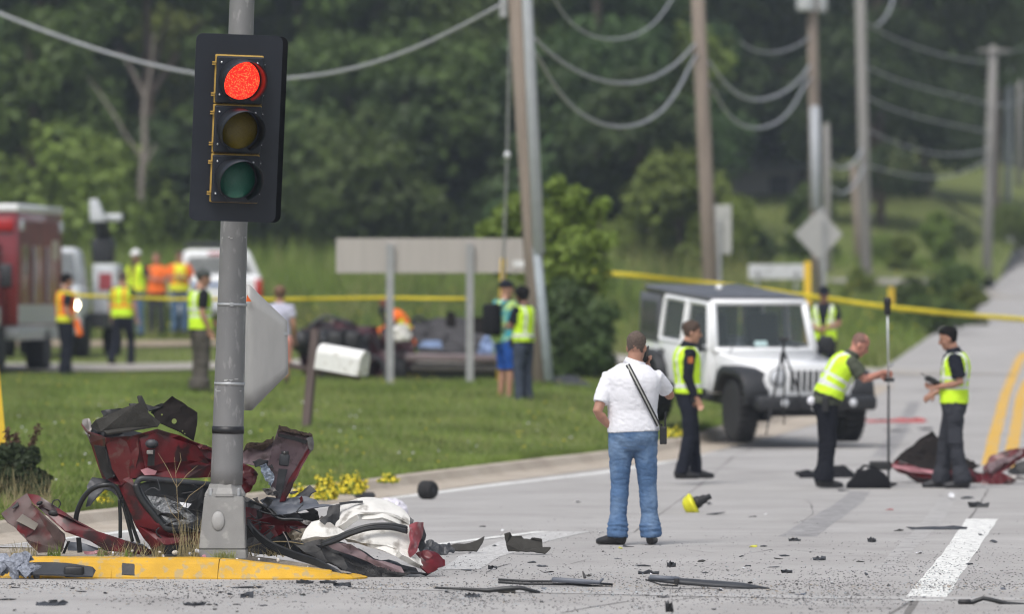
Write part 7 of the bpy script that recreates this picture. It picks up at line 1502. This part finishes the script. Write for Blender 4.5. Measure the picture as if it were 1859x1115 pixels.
# named single bits
for a in (('dark U shaped plastic piece on the road right of the surveyors', 1777, 922, 36, 16, 'k'), ('thin dark strip touching the top of the dark U shaped piece', 1755, 906, 26, 4, 'k'), ('long thin bent dark strip left of the white lane line', 1704, 962, 110, 8, 'g'), ('small dark upright triangular shard left of the white lane line', 1583, 985, 16, 13, 'k'),
          ('black cracked block beside the trims on the near road', 1219, 1030, 18, 14, 'k'), ('thin black strip left of the cracked block', 1170, 1029, 40, 5, 'k'), ('black oval cap on the near road between the long trims', 1177, 1043, 38, 9, 'k'), ('curled grey shard with two raised tips on the near road', 1488, 1018, 24, 10, 'g'), ('small forked dark shard under the curled grey one', 1428, 1041, 20, 8, 'k'),
          ('small red plastic chip on the road before the surveyors', 1615, 927, 16, 4, 'r'), ('white foam bit at the feet of the dark haired surveyor', 1727, 903, 11, 11, 'w'), ('white paper scrap on the road left of the man in jeans', 1048, 913, 16, 5, 'w'), ('yellow crumb of plastic on the road left of its neighbours', 1127, 997, 10, 4, 'y'), ('yellow flat splinter on the road right of the man in jeans', 1368, 994, 20, 5, 'y'),
          ('dark curved splinter beside the yellow flat splinter', 1387, 993, 18, 4, 'k'), ('small dark lump behind the yellow flat splinter', 1346, 1012, 11, 6, 'k'), ('bright white chip on the near road left of the lane line', 1509, 1061, 6, 5, 'w'), ('crumpled silver chip below the long thin strip', 1669, 1006, 16, 5, 'w'), ('black twisted bit near the slab joint at right', 1443, 983, 24, 8, 'k'),
          ('grey flat chip right of the lane line', 1803, 986, 18, 6, 'g'), ('black lump on the faded gore paint', 894, 1034, 16, 9, 'k'), ('dark double pebble of plastic at the tip of the yellow kerb', 622, 1066, 34, 11, 'g'), ('black curl lying at the foot of the yellow kerb tip', 595, 1060, 28, 8, 'k'), ('black crumpled clot below the yellow kerb', 553, 1060, 32, 8, 'k'), ('grey and black lump on the near road below the kerb', 448, 1086, 24, 15, 'g'), ('grey black heap of scraps in the lower left corner', 92, 1100, 56, 11, 'g'),
          ('dark flat scrap low on the near road at left', 352, 1100, 42, 8, 'k'), ('thin dark rod lying below the yellow kerb', 450, 1068, 80, 3, 'k'), ('small grey clot on the near road below the white line', 858, 1085, 30, 10, 'g'), ('long dark splinter in the far lower left', 12, 1090, 36, 4, 'k'), ('reddish crushed trim on the far road behind the surveyors', 1626, 767, 108, 9, 'r'), ('dark flat trim on the far road under the reddish one', 1625, 783, 60, 6, 'k'), ('second dark trim on the far road right of the flat one', 1680, 781, 36, 6, 'k'),
          ('dark crescent on the road at the foot of the bending man', 1530, 892, 24, 5, 'k'), ('thin black loop of wire beside the yellow domed part', 1300, 935, 40, 5, 'k'), ('grey flake behind the yellow domed part', 1288, 917, 12, 7, 'g'), ('thin crossed stick at the bottom of the picture', 1215, 1112, 14, 26, 'k')):
    shard(*a, depth=min(.14, .05 + a[3] / 900))
# small shards nothing tells apart
g = random.Random(44); GS = 'small plastic shards scattered over the road'
for i in range(64):
    px, py = g.choice([(g.uniform(620, 1850), g.uniform(905, 1110)), (g.uniform(0, 600), g.uniform(1062, 1112)), (g.uniform(800, 1450), g.uniform(1000, 1100))]); q = rpz(px, py)
    if q.y < 49.3 or px > 700 or py < 950: pass
    if px < 830 and py < 1060: continue
    shard('small dark plastic shard on the road', px, py, g.uniform(6, 24), g.uniform(1.5, 4.5), g.choice('kkkggtb'), GS, depth=.05)
for i in range(16): shard('small white chip on the road', g.uniform(850, 1850), g.uniform(920, 1100), g.uniform(4, 8), g.uniform(2, 4), 'w', 'small white chips scattered over the road', depth=.03)
# crumbs of glass and plastic past counting
def crumbs(name, n, gen, m, size, seed):
    g = np.random.default_rng(seed); px, py = gen(g, n); P = np.array([rp(x, y) for x, y in zip(px, py)]); z = zroad(P[:, 1])
    cl = np.array([noise.noise(Vector((x * 1.1, y * .8, seed))) + .5 * noise.noise(Vector((x * 4, y * 3, seed))) for x, y in P[:, :2]])
    k = (g.uniform(0, 1, n) < .45 + 1.1 * cl) & ~((P[:, 0] < -.85) & (P[:, 1] > 49.2) & (P[:, 1] < 52)); P, z = P[k], z[k]; n = len(P); sz = size * g.uniform(.4, 1.5, n)
    o = np.array([[-1, -.8, 0], [1, -.6, 0], [.1, 1, 0], [.1, 0, .9]]); a = g.uniform(0, 6.28, n); st = g.uniform(.5, 1.8, n); v = np.empty((n, 4, 3))
    for i in range(4):
        x, y = o[i, 0] * st, o[i, 1] + 0 * st; v[:, i, 0] = P[:, 0] + (x * np.cos(a) - y * np.sin(a)) * sz; v[:, i, 1] = P[:, 1] + (x * np.sin(a) + y * np.cos(a)) * sz; v[:, i, 2] = z + .007 + o[i, 2] * sz * .8
    f = (np.arange(n)[:, None, None] * 4 + np.array([[0, 1, 3], [1, 2, 3], [2, 0, 3], [2, 1, 0]])[None]).reshape(-1, 3)
    return tag(np_mesh(name, v.reshape(-1, 3), f, m), kind='stuff')
def near_band(g, n): x = g.uniform(-10, 1870, n); y = 1076 + g.normal(0, 24, n) - .00002 * (x - 1000) ** 2; return x, np.clip(y, 985, 1130)
def mid_band(g, n): return g.uniform(640, 1870, n), 1050 + g.normal(0, 45, n).clip(-140, 70)
crumbs('dark_crumbs', 15000, near_band, K_blk, .0056, 1); crumbs('dark_crumbs', 8000, mid_band, K_blk, .0048, 2); crumbs('glass_crumbs', 3600, near_band, mat('glass_crumb', (.42, .48, .52), .25, var=.3), .0055, 3); crumbs('grit', 1200, lambda g, n: (g.uniform(0, 1860, n), 1062 + np.abs(g.normal(0, 14, n))), K_kerbgrit if 'K_kerbgrit' in globals() else M_kerb, .008, 4)
# weeds, soil and litter on the island
def isl_blades(px0, px1, n, h, m, seed, lean=.3, yy=(50.0, 50.5)):
    g = np.random.default_rng(seed); px = g.uniform(px0, px1, n); Y = g.uniform(*yy, n); X = (px - CX) / (FPX / Y); z = .15 + 0 * X; a = g.uniform(0, 6.28, n); hh = h * g.uniform(.4, 1.2, n); w = .004
    v = np.stack([np.c_[X - np.cos(a) * w, Y - np.sin(a) * w, z - .01], np.c_[X + np.cos(a) * w, Y + np.sin(a) * w, z - .01], np.c_[X + g.normal(0, lean, n) * hh, Y + g.normal(0, lean, n) * hh, z + hh]], 1).reshape(-1, 3)
    return tag(np_mesh('island_weeds', v, np.arange(3 * n).reshape(n, 3), m), kind='stuff')
isl_blades(85, 110, 60, .10, M_bl[0], 1); isl_blades(175, 195, 40, .08, M_bl[1], 2); isl_blades(225, 245, 40, .07, M_bl[0], 3); isl_blades(275, 295, 60, .11, M_bl[3], 4); isl_blades(390, 425, 120, .07, M_bl[1], 5, .6, (49.55, 49.7)); isl_blades(322, 362, 80, .32, M_bl[3], 6, .25, (49.7, 50.1)); isl_blades(20, 70, 50, .11, M_bl[3], 7); isl_blades(190, 300, 90, .14, M_bl[3], 8, .7); isl_blades(440, 520, 60, .08, M_bl[3], 9, .6)
ds = thing('dry_weed', 'tall dry branching weed growing between the wreck and the signal pole', 'weed', W(335, 1004, 241)); b = B()
for pts in ([(335, 1000), (325, 940), (322, 885), (318, 830)], [(322, 885), (305, 850), (288, 822)], [(322, 885), (340, 862), (360, 845)], [(325, 930), (345, 900), (372, 880), (385, 852)], [(320, 860), (330, 835), (328, 822)], [(330, 950), (312, 930), (300, 900)]): b.tube([W(x, y, 241) - ds.location + Vector((0, -.1, 0)) for x, y in pts], [.0022] * (len(pts) - 1) + [.001], n=5)
b.build('stem', mat('dry_stalk', (.28, .22, .12), .9), ds)
M_lit = mat('pale_rubble', (.55, .50, .43), .85, var=.2, scale=30)
for i, (px, py, r, m) in enumerate(((318, 1004, .022, M_lit), (345, 1006, .012, D_mats['w']), (358, 1001, .016, D_mats['w']), (290, 1003, .010, M_lit), (430, 1018, .014, D_mats['w']), (370, 1012, .018, K_pink), (240, 1001, .010, M_lit), (505, 1018, .014, M_lit), (470, 1016, .010, D_mats['w']), (205, 1004, .008, D_mats['w']), (560, 1032, .016, M_lit))):
    b = B(); b.ell((0, 0, 0), (r * 1.3, r, r * .8), rot=(i, i * 2, i * 3), seg=6); o = b.build('rubble', m); o.location = W(px, py, 241); tag(o, ('pale rubble crumb on the island beside the pole base' if m is M_lit else 'white rubble crumb on the island beside the pole base' if m is D_mats['w'] else 'pink scraped lump at the foot of the pole base'), 'rubble', 'rubble crumbs along the island edge')
bpy.data.scenes.remove(TMP)
# ---------------------------------------------------------------- summer haze in the air
hm = bpy.data.materials.new('haze'); hm.use_nodes = True; hn = hm.node_tree.nodes; hn.clear()
pv = hn.new('ShaderNodeVolumePrincipled'); pv.inputs['Color'].default_value = (.76, .86, 1.0, 1); pv.inputs['Density'].default_value = .0004; pv.inputs['Anisotropy'].default_value = .2
ho = hn.new('ShaderNodeOutputMaterial'); hm.node_tree.links.new(pv.outputs[0], ho.inputs['Volume'])
b = B(); b.box((0, 500, 46), (760, 1140, 100)); hz = b.build('haze', hm); hz['kind'] = 'stuff'
